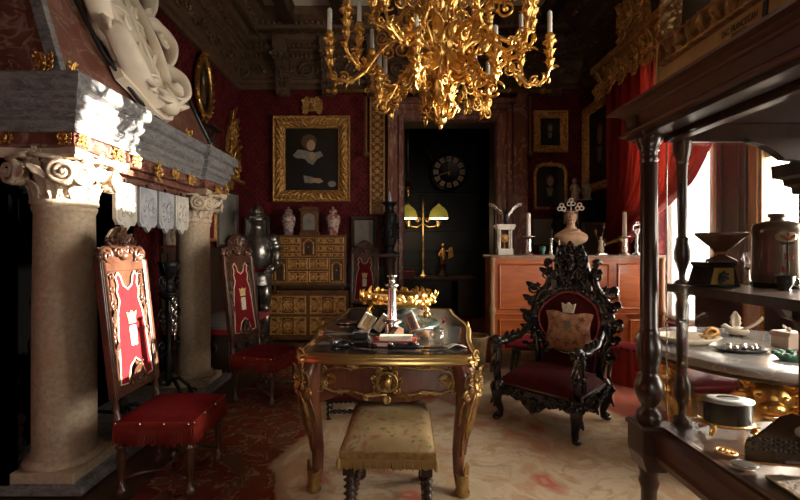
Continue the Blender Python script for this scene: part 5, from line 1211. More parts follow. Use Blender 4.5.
# black tools
t = thing('magnifying_glass', 'black handled magnifying glass lying at the edge of the desk top', 'magnifier', (-.315, 2.44, ZD), R(-22))
b = MB(); b.tube([(.05, 0, .018), (.10, 0, .016), (.17, 0, .018), (.215, 0, .018)], [.009, .012, .016, .012], 10); b.ell((.22, 0, .018), .012, .012, .012, 8, 6); b.build('handle', M['black_wood'], t); b = MB(); b.torus((0, 0, .016), .052, .010, 24, 8); b.torus((0, 0, .016), .040, .006, 24, 6); b.build('rim', M['pewter'], t); b = MB(); b.lathe([(.001, .013), (.048, .014), (.048, .018), (.001, .021)], seg=20, caps=False); b.build('lens', M['glass'], t)
t = thing('paper_knife_stand', 'black cast figure paperweight with silver highlights before the red book', 'paperweight', (.06, 2.335, ZD), R(4))
b = MB(); b.tube([(-.10, 0, .015), (-.05, .01, .022), (0, 0, .02), (.05, -.008, .024), (.10, 0, .016)], [.01, .018, .014, .018, .008], 10); b.ell((-.08, 0, .028), .022, .018, .02); b.ell((.03, 0, .032), .025, .016, .016); b.leaf(T(-.02, 0, .02) @ RZ(-1.2), .08, .04, .5); b.leaf(T(.07, 0, .02) @ RZ(1.0), .07, .04, .5); b.build('cast_body', M['bronze'], t); b = MB(); b.ell((-.085, -.01, .04), .014, .01, .01); b.ell((.06, -.008, .036), .012, .008, .008); b.build('silver_boss', M['silver'], t)
t = thing('pen', 'thin dark pen lying between the paperweight and the tumbler', 'pen', (.21, 2.36, ZD), R(-3)); b = MB(); b.tube([(-.07, 0, .008), (-.05, 0, .008), (.07, 0, .008), (.09, 0, .008)], [.002, .006, .006, .004], 8); b.build('barrel', M['pewter'], t); b = MB(); b.tube([(-.09, 0, .008), (-.068, 0, .008)], [.001, .003], 6); b.build('nib', M['silver'], t)
t = thing('glass_tumbler', 'clear glass tumbler near the gilt corner of the desk', 'glass', (.245, 2.47, ZD)); b = MB(); b.lathe([(.005, 0), (.036, 0), (.041, .005), (.046, .09), (.0435, .09), (.038, .012), (.005, .010)], seg=24, caps=False); b.build('bowl', M['tumbler'], t); b = MB(); b.torus((0, 0, .09), .045, .0022, 28, 6); b.build('rim', M['silver'], t)
t = thing('folded_letter', 'white folded paper at the gilt corner of the desk beside the tumbler', 'paper', (.335, 2.41, ZD), R(14)); b = MB(); b.surf(lambda u, v: (-.05+.12*u, -.03+.06*v, .004+.018*math.sin(PI*u)**2*(1-.4*v)), 12, 4, thick=(0, 0, -.003)); b.build('sheet', M['paper'], t)
t = thing('seal_box', 'small silver topped box standing behind the magnifying glass', 'box', (-.215, 2.66, ZD)); b = MB(); b.box(-.045, .045, -.03, .03, 0, .035); b.build('body', M['leather'], t, .004); b = MB(); b.box(-.05, .05, -.034, .034, .035, .045); b.build('lid', M['silver'], t, .003)
t = thing('letter_opener', 'silver letter opener with red handle lying beside the green plateau', 'knife', (.40, 3.36, ZD), R(75)); b = MB(); b.tube([(-.04, 0, .01), (.16, 0, .01)], [.008, .002], 6, flat=.4); b.build('blade', M['silver'], t); b = MB(); b.tube([(-.12, 0, .011), (-.04, 0, .011)], [.008, .010], 8); b.build('handle', M['redleather'], t)
t = thing('silver_tray', 'flat silver tray lying at the far side of the desk behind the ivory frames', 'tray', (-.36, 3.20, ZD), R(8)); b = MB(); b.lathe([(.01, 0), (.08, 0), (.09, .010), (.086, .012), (.075, .004), (.01, .004)], seg=24, caps=False); b.build('dish', M['silver'], t)
t = thing('small_dish', 'brown round lidded dish on the desk behind the glass tumbler', 'dish', (.19, 2.66, ZD)); b = MB(); b.lathe([(.02, 0), (.05, .01), (.062, .03), (.058, .034), (.02, .02)], seg=24); b.build('bowl', M['agate'], t); b = MB(); b.lathe([(.056, .034), (.04, .042), (.001, .046)], seg=20); b.build('lid', M['agate'], t)

# ================================================================ TAPESTRY STOOL
st = thing('upholstered_stool', 'floral tapestry stool with ochre fringe and barley twist legs pushed under the desk', 'stool', (-.025, 2.20, .013), R(-2))
SW, SD = .215, .285
b = MB(); 
def stf(u, v):
    x = 2*u-1; y = 2*v-1; e = (1-abs(x)**6)*(1-abs(y)**6)
    return (x*SW, y*SD, .415 + .065*max(0, e)**.45)
b.surf(stf, 24, 24); b.box(-SW, SW, -SD, SD, .375, .4155); seat = b.build('cushion', M['tapestry'], st)
b = MB(); b.sweep([(0, .372), (.006, .374), (.006, .415), (0, .418)], [(-SW, -SD), (SW, -SD), (SW, SD), (-SW, SD)], closed=True); b.build('braid_edging', M['tap_edge'], seat)
b = MB(); g = random.Random(8)
for (p0, p1, n) in (((-SW, -SD-.006), (SW, -SD-.006), 70), ((SW+.006, -SD), (SW+.006, SD), 90), ((-SW-.006, -SD), (-SW-.006, SD), 90)):
    for i in range(n):
        u = (i+.5)/n; x = p0[0]+(p1[0]-p0[0])*u; y = p0[1]+(p1[1]-p0[1])*u; b.tube([(x, y, .385), (x+g.uniform(-.003, .003), y+g.uniform(-.003, .003), .335+g.uniform(0, .012))], .0034, 4)
for s in (1, -1): b.ell((s*(SW+.008), -SD-.006, .36), .012, .012, .03, 8, 6)
b.build('fringe', M['ochre_fringe'], seat)
b = MB(); b.box(-SW+.01, SW-.01, -SD+.01, SD-.01, .335, .375); b.build('seat_frame', M['walnut'], st)
for sx in (1, -1):
    for sy in (1, -1):
        x, y = sx*(SW-.035), sy*(SD-.035)
        b = MB(); b.box(x-.026, x+.026, y-.026, y+.026, .30, .36); b.twist(.026, .14, .30, 2.5 , (x, y, 0)); b.box(x-.026, x+.026, y-.026, y+.026, .08, .14); b.lathe([(.015, 0), (.028, .015), (.028, .045), (.018, .08)], (x, y, 0), 12); b.build('leg', M['walnut'], st)
for sy in (1, -1):
    b = MB(); b.twist(.02, -SW+.055, SW-.055, 4, M=T(0, sy*(SD-.035), .11) @ RY(PI/2)); b.build('stretcher', M['walnut'], st)
for sx in (1, -1):
    b = MB(); b.twist(.02, -SD+.055, SD-.055, 5, M=T(sx*(SW-.035), 0, .11) @ RX(PI/2)); b.build('stretcher', M['walnut'], st)
# low black twisted footstool under the desk
t = thing('footstool', 'low black footstool with twisted legs half hidden under the desk', 'stool', (-.36, 3.42, .013), R(4))
b = MB(); b.surf(lambda u, v: (-.20+.40*u, -.14+.28*v, .20+.03*(math.sin(PI*u)*math.sin(PI*v))**.5), 10, 10, thick=(0, 0, -.05)); b.build('cushion', M['dark_velvet'], t)
for sx in (1, -1):
    for sy in (1, -1): b = MB(); b.twist(.018, .0, .16, 2, (sx*.17, sy*.11, 0)); b.build('leg', M['black_wood'], t)
for sy in (1, -1): b = MB(); b.twist(.017, -.16, .16, 4, M=T(0, sy*.11, .06) @ RY(PI/2)); b.build('stretcher', M['black_wood'], t)

# ================================================================ CHANDELIER
cx, cy = .345, 3.2
chd = thing('chandelier', 'huge gilt bronze chandelier of scrolling leafy arms and white candles above the desk', 'chandelier', (cx, cy, 0))
b = MB(); b.lathe([(.004, 2.31), (.03, 2.315), (.05, 2.34), (.03, 2.37), (.05, 2.40), (.09, 2.44), (.11, 2.50), (.08, 2.56), (.06, 2.62), (.10, 2.68), (.16, 2.78), (.17, 2.88), (.11, 2.98), (.07, 3.05), (.10, 3.14), (.12, 3.22), (.07, 3.32), (.05, 3.45), (.09, 3.52), (.04, 3.6), (.03, 4.0), (.05, 4.05), (.03, 4.1), (.03, 4.6), (.12, 4.68), (.13, 4.79)], seg=20, flute=(10, 2.4, 3.6, .12))
stem = b.build('stem', M['gilt'], chd)
b = MB(); g = random.Random(11)
VR = lambda a, r, z: RZ(a) @ T(r, 0, z) @ basis((0, 1, 0), (0, 0, 1), (1, 0, 0))
for (z, r, n, L, W, cl, rot) in ((2.36, .04, 6, .10, .06, .8, 0), (2.42, .07, 7, .14, .07, .6, 0), (2.50, .09, 6, .12, .07, .8, .4), (2.62, .08, 8, .22, .12, .7, .2), (2.74, .13, 9, .26, .13, .6, 0), (2.86, .15, 9, .20, .12, .9, .3), (3.02, .09, 8, .24, .12, .6, .1), (3.18, .10, 8, .2, .12, .8, .3), (3.34, .07, 8, .22, .11, .7, 0), (2.50, .09, 7, -.12, .08, .6, .2), (2.80, .16, 9, -.22, .12, .5, .2)):
    for k in range(n):
        Q = VR(2*PI*k/n + rot, r, z)
        if L < 0: Q = Q @ RZ(PI)
        b.leaf(Q @ RX(.1) @ RZ(g.uniform(-.2, .2)), abs(L), W, cl)
for (z, r, n, q) in ((2.60, .10, 4, .05), (2.70, .15, 7, .06), (2.92, .17, 7, .06), (3.1, .13, 6, .06), (3.26, .14, 6, .06), (2.40, .07, 5, .04)):
    for k in range(n): b.scroll(VR(2*PI*k/n + g.uniform(0, .6), r, z) @ RY(g.uniform(.6, 1.3)) @ RZ(g.uniform(0, 6)), q, 1.4, q*.22)
for k in range(14):
    a = g.uniform(0, 6.28); b.rosette(VR(a, g.uniform(.13, .2), g.uniform(2.5, 3.3)), g.uniform(.03, .05), 5)
b.build('leaf_molding', M['gilt'], stem)
b = MB(); b.ell((0, 0, 2.335), .05, .05, .045); b.ell((0, 0, 2.29), .018, .018, .03)
for k in range(6):
    a = 2*PI*k/6; b.tube([(.09*math.cos(a), .09*math.sin(a), 2.50), (.12*math.cos(a), .12*math.sin(a), 2.43), (.09*math.cos(a), .09*math.sin(a), 2.36), (.03*math.cos(a), .03*math.sin(a), 2.33)], .012, 6); b.scroll(VR(a, .115, 2.41) @ RY(PI/2), .04, 1.2)
b.build('pendant', M['gilt'], stem)
def cup(b, p):
    b.lathe([(.010, -.20), (.018, -.17), (.012, -.14), (.022, -.11), (.012, -.08), (.012, -.05), (.022, -.03), (.014, -.015), (.03, 0), (.052, .012), (.055, .018), (.02, .015), (.018, .03), (.028, .045), (.030, .075), (.022, .085)], p, 10)
    for (z, n, L, W, ph) in ((-.03, 6, .075, .045, 0), (.02, 5, .055, .035, .5), (-.10, 6, .075, .045, .3), (-.17, 5, .065, .04, .1)):
        for k in range(n): b.leaf(T(*p) @ VR(2*PI*k/n + ph, .014, z), L, W, 1.0, lobes=2, nu=5)
def curve(P, m=5):
    P = [Vector(p) for p in P]; out = []
    for i in range(len(P)-1):
        p0, p1, p2, p3 = P[max(0, i-1)], P[i], P[i+1], P[min(len(P)-1, i+2)]
        for k in range(m):
            f = k/m; out.append(.5*((2*p1)+(p2-p0)*f+(2*p0-5*p1+4*p2-p3)*f*f+(3*p1-p0-3*p2+p3)*f**3))
    return out + [P[-1]]
def dress(b, pts, g, step=3, L=.12, W=.055):
    """leaves and curls growing out of a branch"""
    for i in range(2, len(pts)-1, step):
        d = (pts[i+1]-pts[i-1]).normalized(); Y = d.cross(Vector((0, 0, 1))).normalized(); Zv = Y.cross(d); s_ = g.choice((1, -1))
        m = basis(Y*s_, d, Zv*s_); m.translation = pts[i]
        b.leaf(m @ RX(.35) @ RZ(g.uniform(-.6, .6)), L*g.uniform(.8, 1.2), W, .9, nu=6)
        if i % 2: b.scroll(m @ RY(PI/2*s_) @ T(0, 0, .0) @ RZ(g.uniform(0, 6)), L*.38, 1.4, .008); b.ell(pts[i], .016, .016, .016, 8, 6)
def arm(a, main, branches, cups, seed, tall=.17, r=.020):
    g = random.Random(seed); Q = RZ(a); b = MB()
    tr = lambda P: [Q @ Vector(p) for p in P]
    pm = curve(tr(main)); b.tube(pm, lambda t: r*(1.05-.4*t), 8); dress(b, pm, g)
    b.tube([p + Vector((0, 0, .02*math.sin(i*.9))) + (Q @ Vector((0, 1, 0)))*.02*math.cos(i*.9) for i, p in enumerate(pm)], .005, 5)
    for f, q in ((.2, .06), (.35, .07), (.55, .06), (.8, .06)):
        p = pm[int(f*(len(pm)-1))]; b.scroll(T(*p) @ Q @ RX(PI/2) @ T(0, -q, 0) @ RZ(g.uniform(0, 6)), q, 1.5, .010, cw=g.choice((1, -1)))
    b.rosette(T(*pm[len(pm)//2]) @ Q @ RX(PI/2), .04, 6)
    for P in branches:
        pb = curve(tr(P)); b.tube(pb, lambda t: r*(.75-.25*t), 7); dress(b, pb, g, 3, .085, .042)
        p = pb[int(.55*(len(pb)-1))]; b.scroll(T(*p) @ Q @ RX(PI/2) @ RZ(.8) @ T(0, .04, 0), .04, 1.4, .008); b.rosette(T(*p) @ Q @ RX(PI/2) @ T(0, 0, .01), .032, 5)
    A = b.build('arm', M['gilt'], chd)
    for c_ in cups:
        p = Q @ Vector(c_); c = MB(); cup(c, p); c.build('candle_cup', M['gilt'], A)
        c = MB(); c.lathe([(.019, .06), (.0185, .075+tall), (.013, .082+tall), (.002, .084+tall)], p, 12); c.cyl(.002, .08+tall, .095+tall, p, 5); c.build('candle', M['wax'], A)
for k in range(6):
    z = .03*math.sin(k*2.1)
    arm(2*PI*k/6 + .02, [(.12, 0, 2.80), (.24, 0, 2.93), (.38, 0, 2.92), (.50, 0, 2.80), (.58, 0, 2.68+z)],
        [[(.57, 0, 2.70+z), (.68, .02, 2.62+z), (.80, .02, 2.64+z), (.84, .0, 2.74+z)],
         [(.54, 0, 2.76), (.62, .10, 2.70), (.69, .20, 2.76), (.69, .22, 2.86)],
         [(.50, 0, 2.82), (.56, -.10, 2.78), (.64, -.20, 2.84), (.63, -.21, 2.94)]],
        [(.84, 0, 2.92+z), (.69, .22, 3.02), (.63, -.21, 3.10)], 100+k)
for k in range(5): arm(2*PI*k/5 + .50, [(.08, 0, 2.70), (.18, 0, 2.76), (.28, 0, 2.70), (.34, 0, 2.60), (.40, 0, 2.51), (.46, 0, 2.52), (.47, 0, 2.56)], [], [(.47, 0, 2.68)], 200+k, .12, .015)
for k in range(6): arm(2*PI*k/6 + .62, [(.10, 0, 3.15), (.22, 0, 3.25), (.36, 0, 3.18), (.48, 0, 3.12), (.54, 0, 3.18)], [], [(.54, 0, 3.34)], 300+k, .14, .015)
# ================================================================ BLACK CARVED ARMCHAIR
ac = thing('carved_armchair', 'black heavily carved throne armchair with dark red velvet seat and crest cushioned back', 'armchair', (1.23, 3.30, .013), R(225))
# local: front = +X, sitter's sides = +-Y
SH = .29
b = MB(); b.surf(lambda u, v: (-.27+.56*u, -.31+.62*v, SH+.01+.115*(max(0, (1-abs(2*u-1)**3)*(1-abs(2*v-1)**3)))**.55), 18, 18); b.box(-.27, .29, -.31, .31, SH-.03, SH+.012)
seat = b.build('seat', M['dark_velvet'], ac)
b = MB(); b.tube([(-.27, -.315, SH+.005), (.295, -.315, SH+.005), (.295, .315, SH+.005), (-.27, .315, SH+.005)], .008, 6); b.build('braid_edging', M['chairwood'], seat)
def vplane(x, y, z, nx, ny): # local plane facing (nx,ny)
    return basis((-ny, nx, 0), (0, 0, 1), (nx, ny, 0), (x, y, z))
for (nm, Q, w) in (('front', vplane(.30, 0, SH-.045, 1, 0), .58), ('side', vplane(0, .32, SH-.045, 0, 1), .50), ('side', vplane(0, -.32, SH-.045, 0, -1), .50), ('rear', vplane(-.27, 0, SH-.045, -1, 0), .5)):
    b = MB(); n = 30; lo = []
    for i in range(n+1):
        u = -1+2*i/n; lo.append((u*w/2, -.015-.075*math.exp(-(u/.33)**2)-.02*abs(math.sin(u*9))-.045*max(0, abs(u)-.72)))
    b.prism(lo + [(w/2, .04), (-w/2, .04)], -.02, .012, Q)
    for s in (1, -1):
        S = Q @ SCL(s, 1, 1)
        for (x, y, r) in ((.06, -.045, .035), (.13, -.02, .03), (.19, -.005, .028), (.25, .0, .03)): b.scroll(S @ T(x*w/.58, y, .014) @ RZ(x*60), r, 1.4, .009, cw=1 if int(x*100) % 2 else -1); b.leaf(S @ T(x*w/.58, y, .014) @ RZ(1.2-x*3), .08, .04, .5)
    b.rosette(Q @ T(0, -.03, .02), .045, 7); b.leaf(Q @ T(0, -.05, .014) @ RZ(PI), .07, .06, .4)
    b.build('seat_rail_molding', M['black_wood'], ac)
for sx in (1, -1):
    for sy in (1, -1):
        D = Vector((sx*.8, sy*.6, 0)).normalized(); x0, y0 = sx*.27, sy*.29
        b = MB(); b.tube([(x0, y0, SH+.02), (x0+D.x*.035, y0+D.y*.035, SH-.05), (x0+D.x*.03, y0+D.y*.03, .15), (x0+D.x*.0, y0+D.y*.0, .08), (x0+D.x*.005, y0+D.y*.005, .035), (x0+D.x*.04, y0+D.y*.04, .016)], [.042, .05, .036, .026, .026, .018], 10)
        b.ell((x0+D.x*.035, y0+D.y*.035, .018), .032, .032, .018); P = vplane(x0+D.x*.055, y0+D.y*.055, SH-.06, D.x, D.y)
        for s in (1, -1): b.scroll(P @ SCL(s, 1, 1) @ T(.03, .01, .0), .032, 1.4, .011); b.leaf(P @ T(s*.02, .02, -.01) @ RZ(PI-s*.4), .16, .05, .3)
        b.rosette(P @ T(0, .04, .0), .04, 6); b.scroll(P @ T(0, -.20, -.02) @ RY(PI/2), .028, 1.2, .010)
        b.build('leg', M['black_wood'], ac)
for s in (1, -1):
    b = MB(); y = s*.315
    b.tube([(.27, y, SH), (.285, y, .40), (.26, y, .50), (.28, y, .58), (.30, y, .62)], [.032, .028, .03, .032, .028], 10)
    P = vplane(.31, y, .60, 1, 0)
    for q in (1, -1): b.scroll(P @ SCL(q, 1, 1) @ T(.022, .01, 0), .03, 1.3, .010); b.leaf(P @ T(q*.015, -.03, -.01) @ RZ(PI-q*.3), .14, .05, .4)
    b.ell((.29, y, .63), .045, .042, .035); b.rosette(P @ T(0, .0, .015), .04, 6); b.scroll(vplane(.29, y+s*.04, .60, 0, s), .04, 1.4); b.rosette(vplane(.30, y, .44, 1, 0) @ T(0, 0, .0), .045, 6)
    for k in range(5): b.scroll(vplane(.24, y+s*.028, .36+.05*k, 0, s) @ RZ(k*2), .03, 1.3, .009)
    b.tube([(.27, y, .60), (.10, y*1.02, .585), (-.08, y, .60), (-.22, y*.96, .68), (-.29, y*.92, .72)], [.028, .022, .024, .026, .026], 10)
    for k in range(5): b.leaf(T(.18-.09*k, y, .605) @ RZ(PI/2) @ RX(.5), .10, .05, .5)
    b.build('arm', M['black_wood'], ac)
# back, raked: local plane (x across, y up) facing front
QB = T(-.30, 0, SH) @ RY(-.10) @ basis((0, 1, 0), (0, 0, 1), (1, 0, 0)) @ SCL(1.03, .80, 1)
ov = lambda rx, ry, n=40, c=.56: [(rx*math.cos(2*PI*k/n)*(1-.05*math.cos(6*PI*k/n)), c+ry*math.sin(2*PI*k/n)*(1+.03*math.cos(8*PI*k/n))) for k in range(n)]
b = MB(); b.prism(ov(.255, .30), -.012, .018, QB); b.prism([(-.2, .06), (.2, .06), (.235, .5), (-.235, .5)], -.012, .018, QB); pan = b.build('back_panel', M['dark_velvet'], ac)
b = MB(); b.tube([(x, y, .02) for x, y in ov(.245, .29)], .007, 6, True, QB); b.build('braid_edging', M['redleather'], pan)
# cushioned crest: pale embroidered panel with crown
b = MB()
b.surf(lambda u, v: ((2*u-1)*(.178+.012*math.sin(7*v)+.01*(2*v-1)), .24+.40*v+.014*math.sin(9*u)*v, .02+.035*(math.sin(PI*u)*math.sin(PI*v))**.4), 18, 14); cpd = b.build('embroidered_cushion', M['emblem_w'], pan)
M['embroid'] = mat('worn_embroidery', (.50, .30, .17), .7, 0, (.36, .15, .09), 24, 4, .42, .62, .4, 60); cpd.data.materials[0] = M['embroid']
b = MB(); b.prism([(-.04, .64), (.04, .64), (.055, .74), (.025, .72), (.0, .75), (-.025, .72), (-.055, .74)], .02, .045, QB @ I4); b.build('crown_emblem', M['emblem_w'], pan)
b = MB(); b.prism([(-.026, .56), (.026, .56), (.028, .49), (.0, .445), (-.028, .49)], .048, .060, QB); b.build('shield_emblem', M['pewter'], pan)
for (x, y, a) in ((-.11, .56, .4), (.11, .57, -.4), (-.12, .42, 1.0), (.12, .42, -1.0), (-.06, .36, 2.4), (.06, .36, -2.4), (-.07, .50, 1.3), (.07, .50, -1.3), (0, .34, PI)):
    b = MB(); P = QB @ T(x, y, .052) @ RZ(a)
    b.leaf(P, .05, .022, .1, .004); b.leaf(P @ RZ(1.0), .04, .018, .1, .004); b.leaf(P @ RZ(-1.0), .04, .018, .1, .004); b.build('embroidered_sprig', M['jamb_marble'], pan)
cpd.data.transform(QB)
b = MB()
def backring(n=22):
    for k in range(n):
        a = -PI*.30 + (PI*1.60)*k/(n-1); x, y = .285*math.cos(a), .56+.335*math.sin(a)
        b.scroll(QB @ T(x*1.04, y, .012) @ RZ(a+k), .052, 1.4, .014, cw=1 if k % 2 else -1); b.leaf(QB @ T(x*.98, y, .01) @ RZ(a-PI/2+(.5 if k % 2 else -.5)), .13, .06, .7)
        if k % 2: b.ell((x*1.02, y, .03), .026, .026, .026, 8, 6, QB)
b.tube([(x, y, 0) for x, y in ov(.285, .335)], .030, 8, True, QB); backring()
b.build('carved_frame_molding', M['black_wood'], ac)
for s in (1, -1):
    b = MB(); S = QB @ SCL(s, 1, 1)
    b.tube([(.24, .0, 0), (.26, .2, 0), (.30, .42, .0), (.31, .6, 0), (.27, .80, 0), (.20, .92, 0), (.18, 1.02, 0), (.19, 1.12, 0)], [.034, .032, .034, .03, .032, .03, .026, .028], 10, M=S)
    for (x, y, r) in ((.30, .22, .05), (.33, .40, .06), (.345, .56, .06), (.33, .72, .06), (.31, .86, .055), (.20, 1.02, .05)): b.scroll(S @ T(x, y, .015) @ RZ(y*9), r, 1.4, r*.24, cw=1 if int(y*10) % 2 else -1); b.leaf(S @ T(x-.02, y, .012) @ RZ(-1.2+y*.5), .14, .07, .7); b.rosette(S @ T(x-.03, y+.05, .02), .04, 5)
    b.ell((.20, 1.18, 0), .040, .036, .045, 10, 8, S); b.leaf(S @ T(.2, 1.11, .03), .1, .06, .5); b.ell((.335, .90, .0), .035, .03, .04, 8, 6, S); b.leaf(S @ T(.33, .86, .02) @ RZ(-.3), .11, .06, .6)
    b.build('stile', M['black_wood'], ac)
b = MB(); b.prism([(-.16, .88), (.16, .88), (.17, .98), (.14, 1.12), (.12, 1.24), (.05, 1.33), (0, 1.36), (-.05, 1.33), (-.12, 1.24), (-.14, 1.12), (-.17, .98)], -.02, .012, QB)
QB0 = QB; QB = QB @ SCL(.78, 1, 1); b.ornate(QB @ T(0, 1.10, .012), .34, .44, 91, 6)
for s in (1, -1): 
    S = QB @ SCL(s, 1, 1); b.scroll(S @ T(.075, 1.04, .02), .06, 1.6, .014); b.scroll(S @ T(.085, 1.24, .02), .05, 1.4, .012, cw=-1); b.leaf(S @ T(.05, 1.22, .02) @ RZ(-.5), .15, .07, .6); b.leaf(S @ T(.13, 1.0, .01) @ RZ(-1.3), .13, .07, .6); b.ell((.13, 1.17, .01), .03, .03, .03, 8, 6, S)
b.leaf(QB @ T(0, 1.26, .02), .16, .09, .5); b.ell((0, 1.14, .03), .04, .05, .03, 10, 8, QB)
b.build('crest', M['black_wood'], ac); QB = QB0

# ================================================================ RED UPHOLSTERED BENCH, SKIRTED STOOL, BIN
t = thing('velvet_bench', 'worn red velvet bench with dark curved legs behind the black armchair', 'bench', (1.62, 4.22, .013))
b = MB(); b.surf(lambda u, v: (-.54+1.08*u, (-.19+.38*v)*(1-.75*max(0, .35-u)/.35*.6), .40+.075*(math.sin(PI*min(1, .08+.92*u))*math.sin(PI*v))**.4), 24, 12, thick=(0, 0, -.03)); b.build('cushion', M['red_velvet'], t)
for (x, y) in ((-.42, -.08), (-.42, .08), (.46, -.14), (.46, .14)):
    b = MB(); b.tube([(x, y, .40), (x+.02, y, .3), (x-.01, y, .12), (x, y, .006)], [.03, .022, .016, .02], 8); b.build('leg', M['black_wood'], t)
b = MB(); b.box(-.46, .48, -.13, .13, .345, .385); b.build('seat_rail', M['black_wood'], t, .006)
t = thing('skirted_stool', 'small round stool with pleated red skirt at the foot of the mahogany chest', 'stool', (2.36, 4.20, .013))
b = MB(); n = 60
b.add([(( .15+.012*math.cos(k*PI*2/n*15)+.02*(1-z/.36))*math.cos(2*PI*k/n), (.15+.012*math.cos(k*PI*2/n*15)+.02*(1-z/.36))*math.sin(2*PI*k/n), z) for z in (0.0, .18, .36) for k in range(n)], [(i*n+k, i*n+(k+1) % n, (i+1)*n+(k+1) % n, (i+1)*n+k) for i in range(2) for k in range(n)], True); b.build('skirt', M['cur'], t)
b = MB(); b.ell((0, 0, .355), .155, .155, .045, 20, 8); b.build('cushion', M['red_velvet'], t)
t = thing('wicker_bin', 'round ochre wicker basket on the carpet past the corner of the desk', 'basket', (.85, 4.55, .013)); b = MB(); b.lathe([(.10, 0), (.115, .02), (.13, .2), (.15, .36), (.155, .40), (.145, .40), (.12, .2), (.10, .03), (.01, .02)], seg=24, caps=False); b.build('basket_body', M['wicker'], t); b = MB(); b.torus((0, 0, .395), .152, .012, 28, 8); b.build('rim', M['wicker'], t); b = MB(); b.torus((0, 0, .02), .115, .012, 28, 8); b.build('foot_ring', M['wicker'], t)

# ================================================================ MAHOGANY CHEST
mc = thing('mahogany_chest', 'long tall mahogany chest with panelled front behind the black armchair', 'chest', (0, 0, 0))
x0, x1, y0, y1, zb, zt = 1.07, 2.93, 4.58, 4.98, .24, 1.27
b = MB(); b.box(x0, x1, y0, y1, zb, zt-.02); body = b.build('body', M['mahog'], mc)
b = MB(); b.box(x0-.03, x1+.02, y0-.03, y1, zt-.02, zt+.012); b.build('chest_top', M['agate'], mc, .006)
def panel(xa, xb, za, zb_, nm):
    b = MB(); Q = BACK((xa+xb)/2, y0, (za+zb_)/2); w, h = xb-xa, zb_-za
    b.box(-w/2+.05, w/2-.05, -h/2+.05, h/2-.05, 0, .012, Q); b.frame(w-.10, h-.10, [(0, .0), (0, .016), (.012, .022), (.02, .012), (.02, 0)], Q, step=3); b.build(nm, M['mahog'], mc)
panel(1.10, 1.75, .66, 1.22, 'front_panel'); panel(1.78, 2.36, .66, 1.22, 'front_panel'); panel(2.39, 2.90, .66, 1.22, 'front_panel')
for (xa, xb) in ((1.10, 1.75), (1.78, 2.10), (2.12, 2.50), (2.52, 2.90)):
    panel(xa, xb, .27, .61, 'drawer_front')
b = MB()
for z in (zb+.01, .63, 1.235): b.box(x0, x1, y0-.018, y0, z, z+.018)
b.box(x0, x1, y0-.012, y0, zt-.05, zt-.02); b.build('rail_molding', M['mahog'], mc, .003)
M['bamboo'] = mat('pale_turned_post', (.34, .20, .11), .4, 0, (.22, .11, .05), 8, 4, .35, .7, stretch=(3, 3, .6))
for x in (x0-.01, x1-.02):
    b = MB(); b.lathe([(.030, 0.013), (.034, .02), (.026, .04), (.028, .62), (.040, .66), (.042, .68), (.028, .72), (.027, 1.20), (.036, 1.23), (.036, zt-.02)], (x, y0-.005, 0), 14); b.build('corner_post', M['bamboo'], mc)
for x in (x0+.03, x1-.03): b = MB(); b.box(x-.03, x+.03, y1-.06, y1, .013, zb); b.build('foot', M['mahog'], mc)
ZCH = zt+.0125
def on(px, y=4.82): return ((px-VPX)/FOC*y, y, ZCH)
# small clock temple + eagle
t = thing('temple_clock', 'small white stone temple clock at the doorway end of the mahogany chest', 'clock', on(504.5, 4.80))
b = MB(); b.box(-.085, .085, -.06, .06, 0, .07); b.box(-.095, .095, -.07, .07, .285, .31); b.box(-.105, .105, -.08, .08, .31, .345); b.build('block', M['white_marble'], t, .004)
for sx in (1, -1):
    for sy in (1, -1): b = MB(); b.lathe([(.016, .07), (.012, .085), (.011, .265), (.016, .285)], (sx*.065, sy*.04, 0), 10); b.build('pillar', M['white_marble'], t)
b = MB(); b.lathe([(.001, -.012), (.045, -.012), (.045, .012), (.001, .012)], seg=24, M=BACK(0, -.01, .19)); b.torus((0, 0, .012), .042, .006, M=BACK(0, -.01, .19)); b.tube([(0, 0, .07), (0, 0, .15)], .008, 6); b.build('dial', M['old_gilt'], t)
t = thing('bronze_eagle', 'dark bronze eagle with raised wings perched on the white temple clock', 'figurine', (on(504.5)[0]+.01, 4.80, ZCH+.346))
b = MB(); b.ell((0, 0, .07), .032, .04, .06); b.tube([(0, 0, .11), (.01, -.02, .15), (.02, -.04, .165)], [.028, .02, .012], 8); b.ell((.012, -.02, .16), .02, .022, .02); b.tube([(.015, -.04, .165), (.02, -.06, .15)], [.008, .002], 6); b.tube([(.012, 0, .02), (.012, -.01, -.0)], .01, 6); b.tube([(-.012, 0, .02), (-.012, -.01, -.0)], .01, 6); b.leaf(T(0, .03, .06) @ RX(2.4), .09, .05, .2); eg = b.build('body', M['bronze'], t)
for s in (1, -1):
    b = MB(); b.surf(lambda u, v: (s*(.02+.17*u), .01+.02*v, .11+.10*math.sin(u*PI*.62)+.04*u-(.055*v)*(1-.5*u)-.012*v*abs(math.sin(u*14))), 16, 6, thick=(0, .010, 0)); b.build('wing', M['silver'], t)  # silver colour stands for the light falling on the bronze wings
def candlestick(px, lab, hs=.19, hc=.22):
    t = thing('candlestick', lab, 'candlestick', on(px, 4.74), 0, 'silver candlesticks on the mahogany chest')
    b = MB(); b.lathe([(.07, 0), (.065, .015), (.03, .03), (.035, .06), (.028, hs*.6), (.034, hs*.8), (.026, hs-.02), (.075, hs-.008), (.078, hs), (.03, hs), (.02, hs-.01)], seg=20); b.build('holder', M['silver'], t)
    b = MB(); b.lathe([(.024, hs), (.023, hs+hc), (.012, hs+hc+.006)], seg=14); b.cyl(.002, hs+hc, hs+hc+.016, seg=5); b.build('candle', M['wax'], t)
candlestick(528.5, 'silver candlestick with tall white candle next to the temple clock', .21, .255); candlestick(624.5, 'silver candlestick with tall white candle next to the silver cross piece', .21, .27)
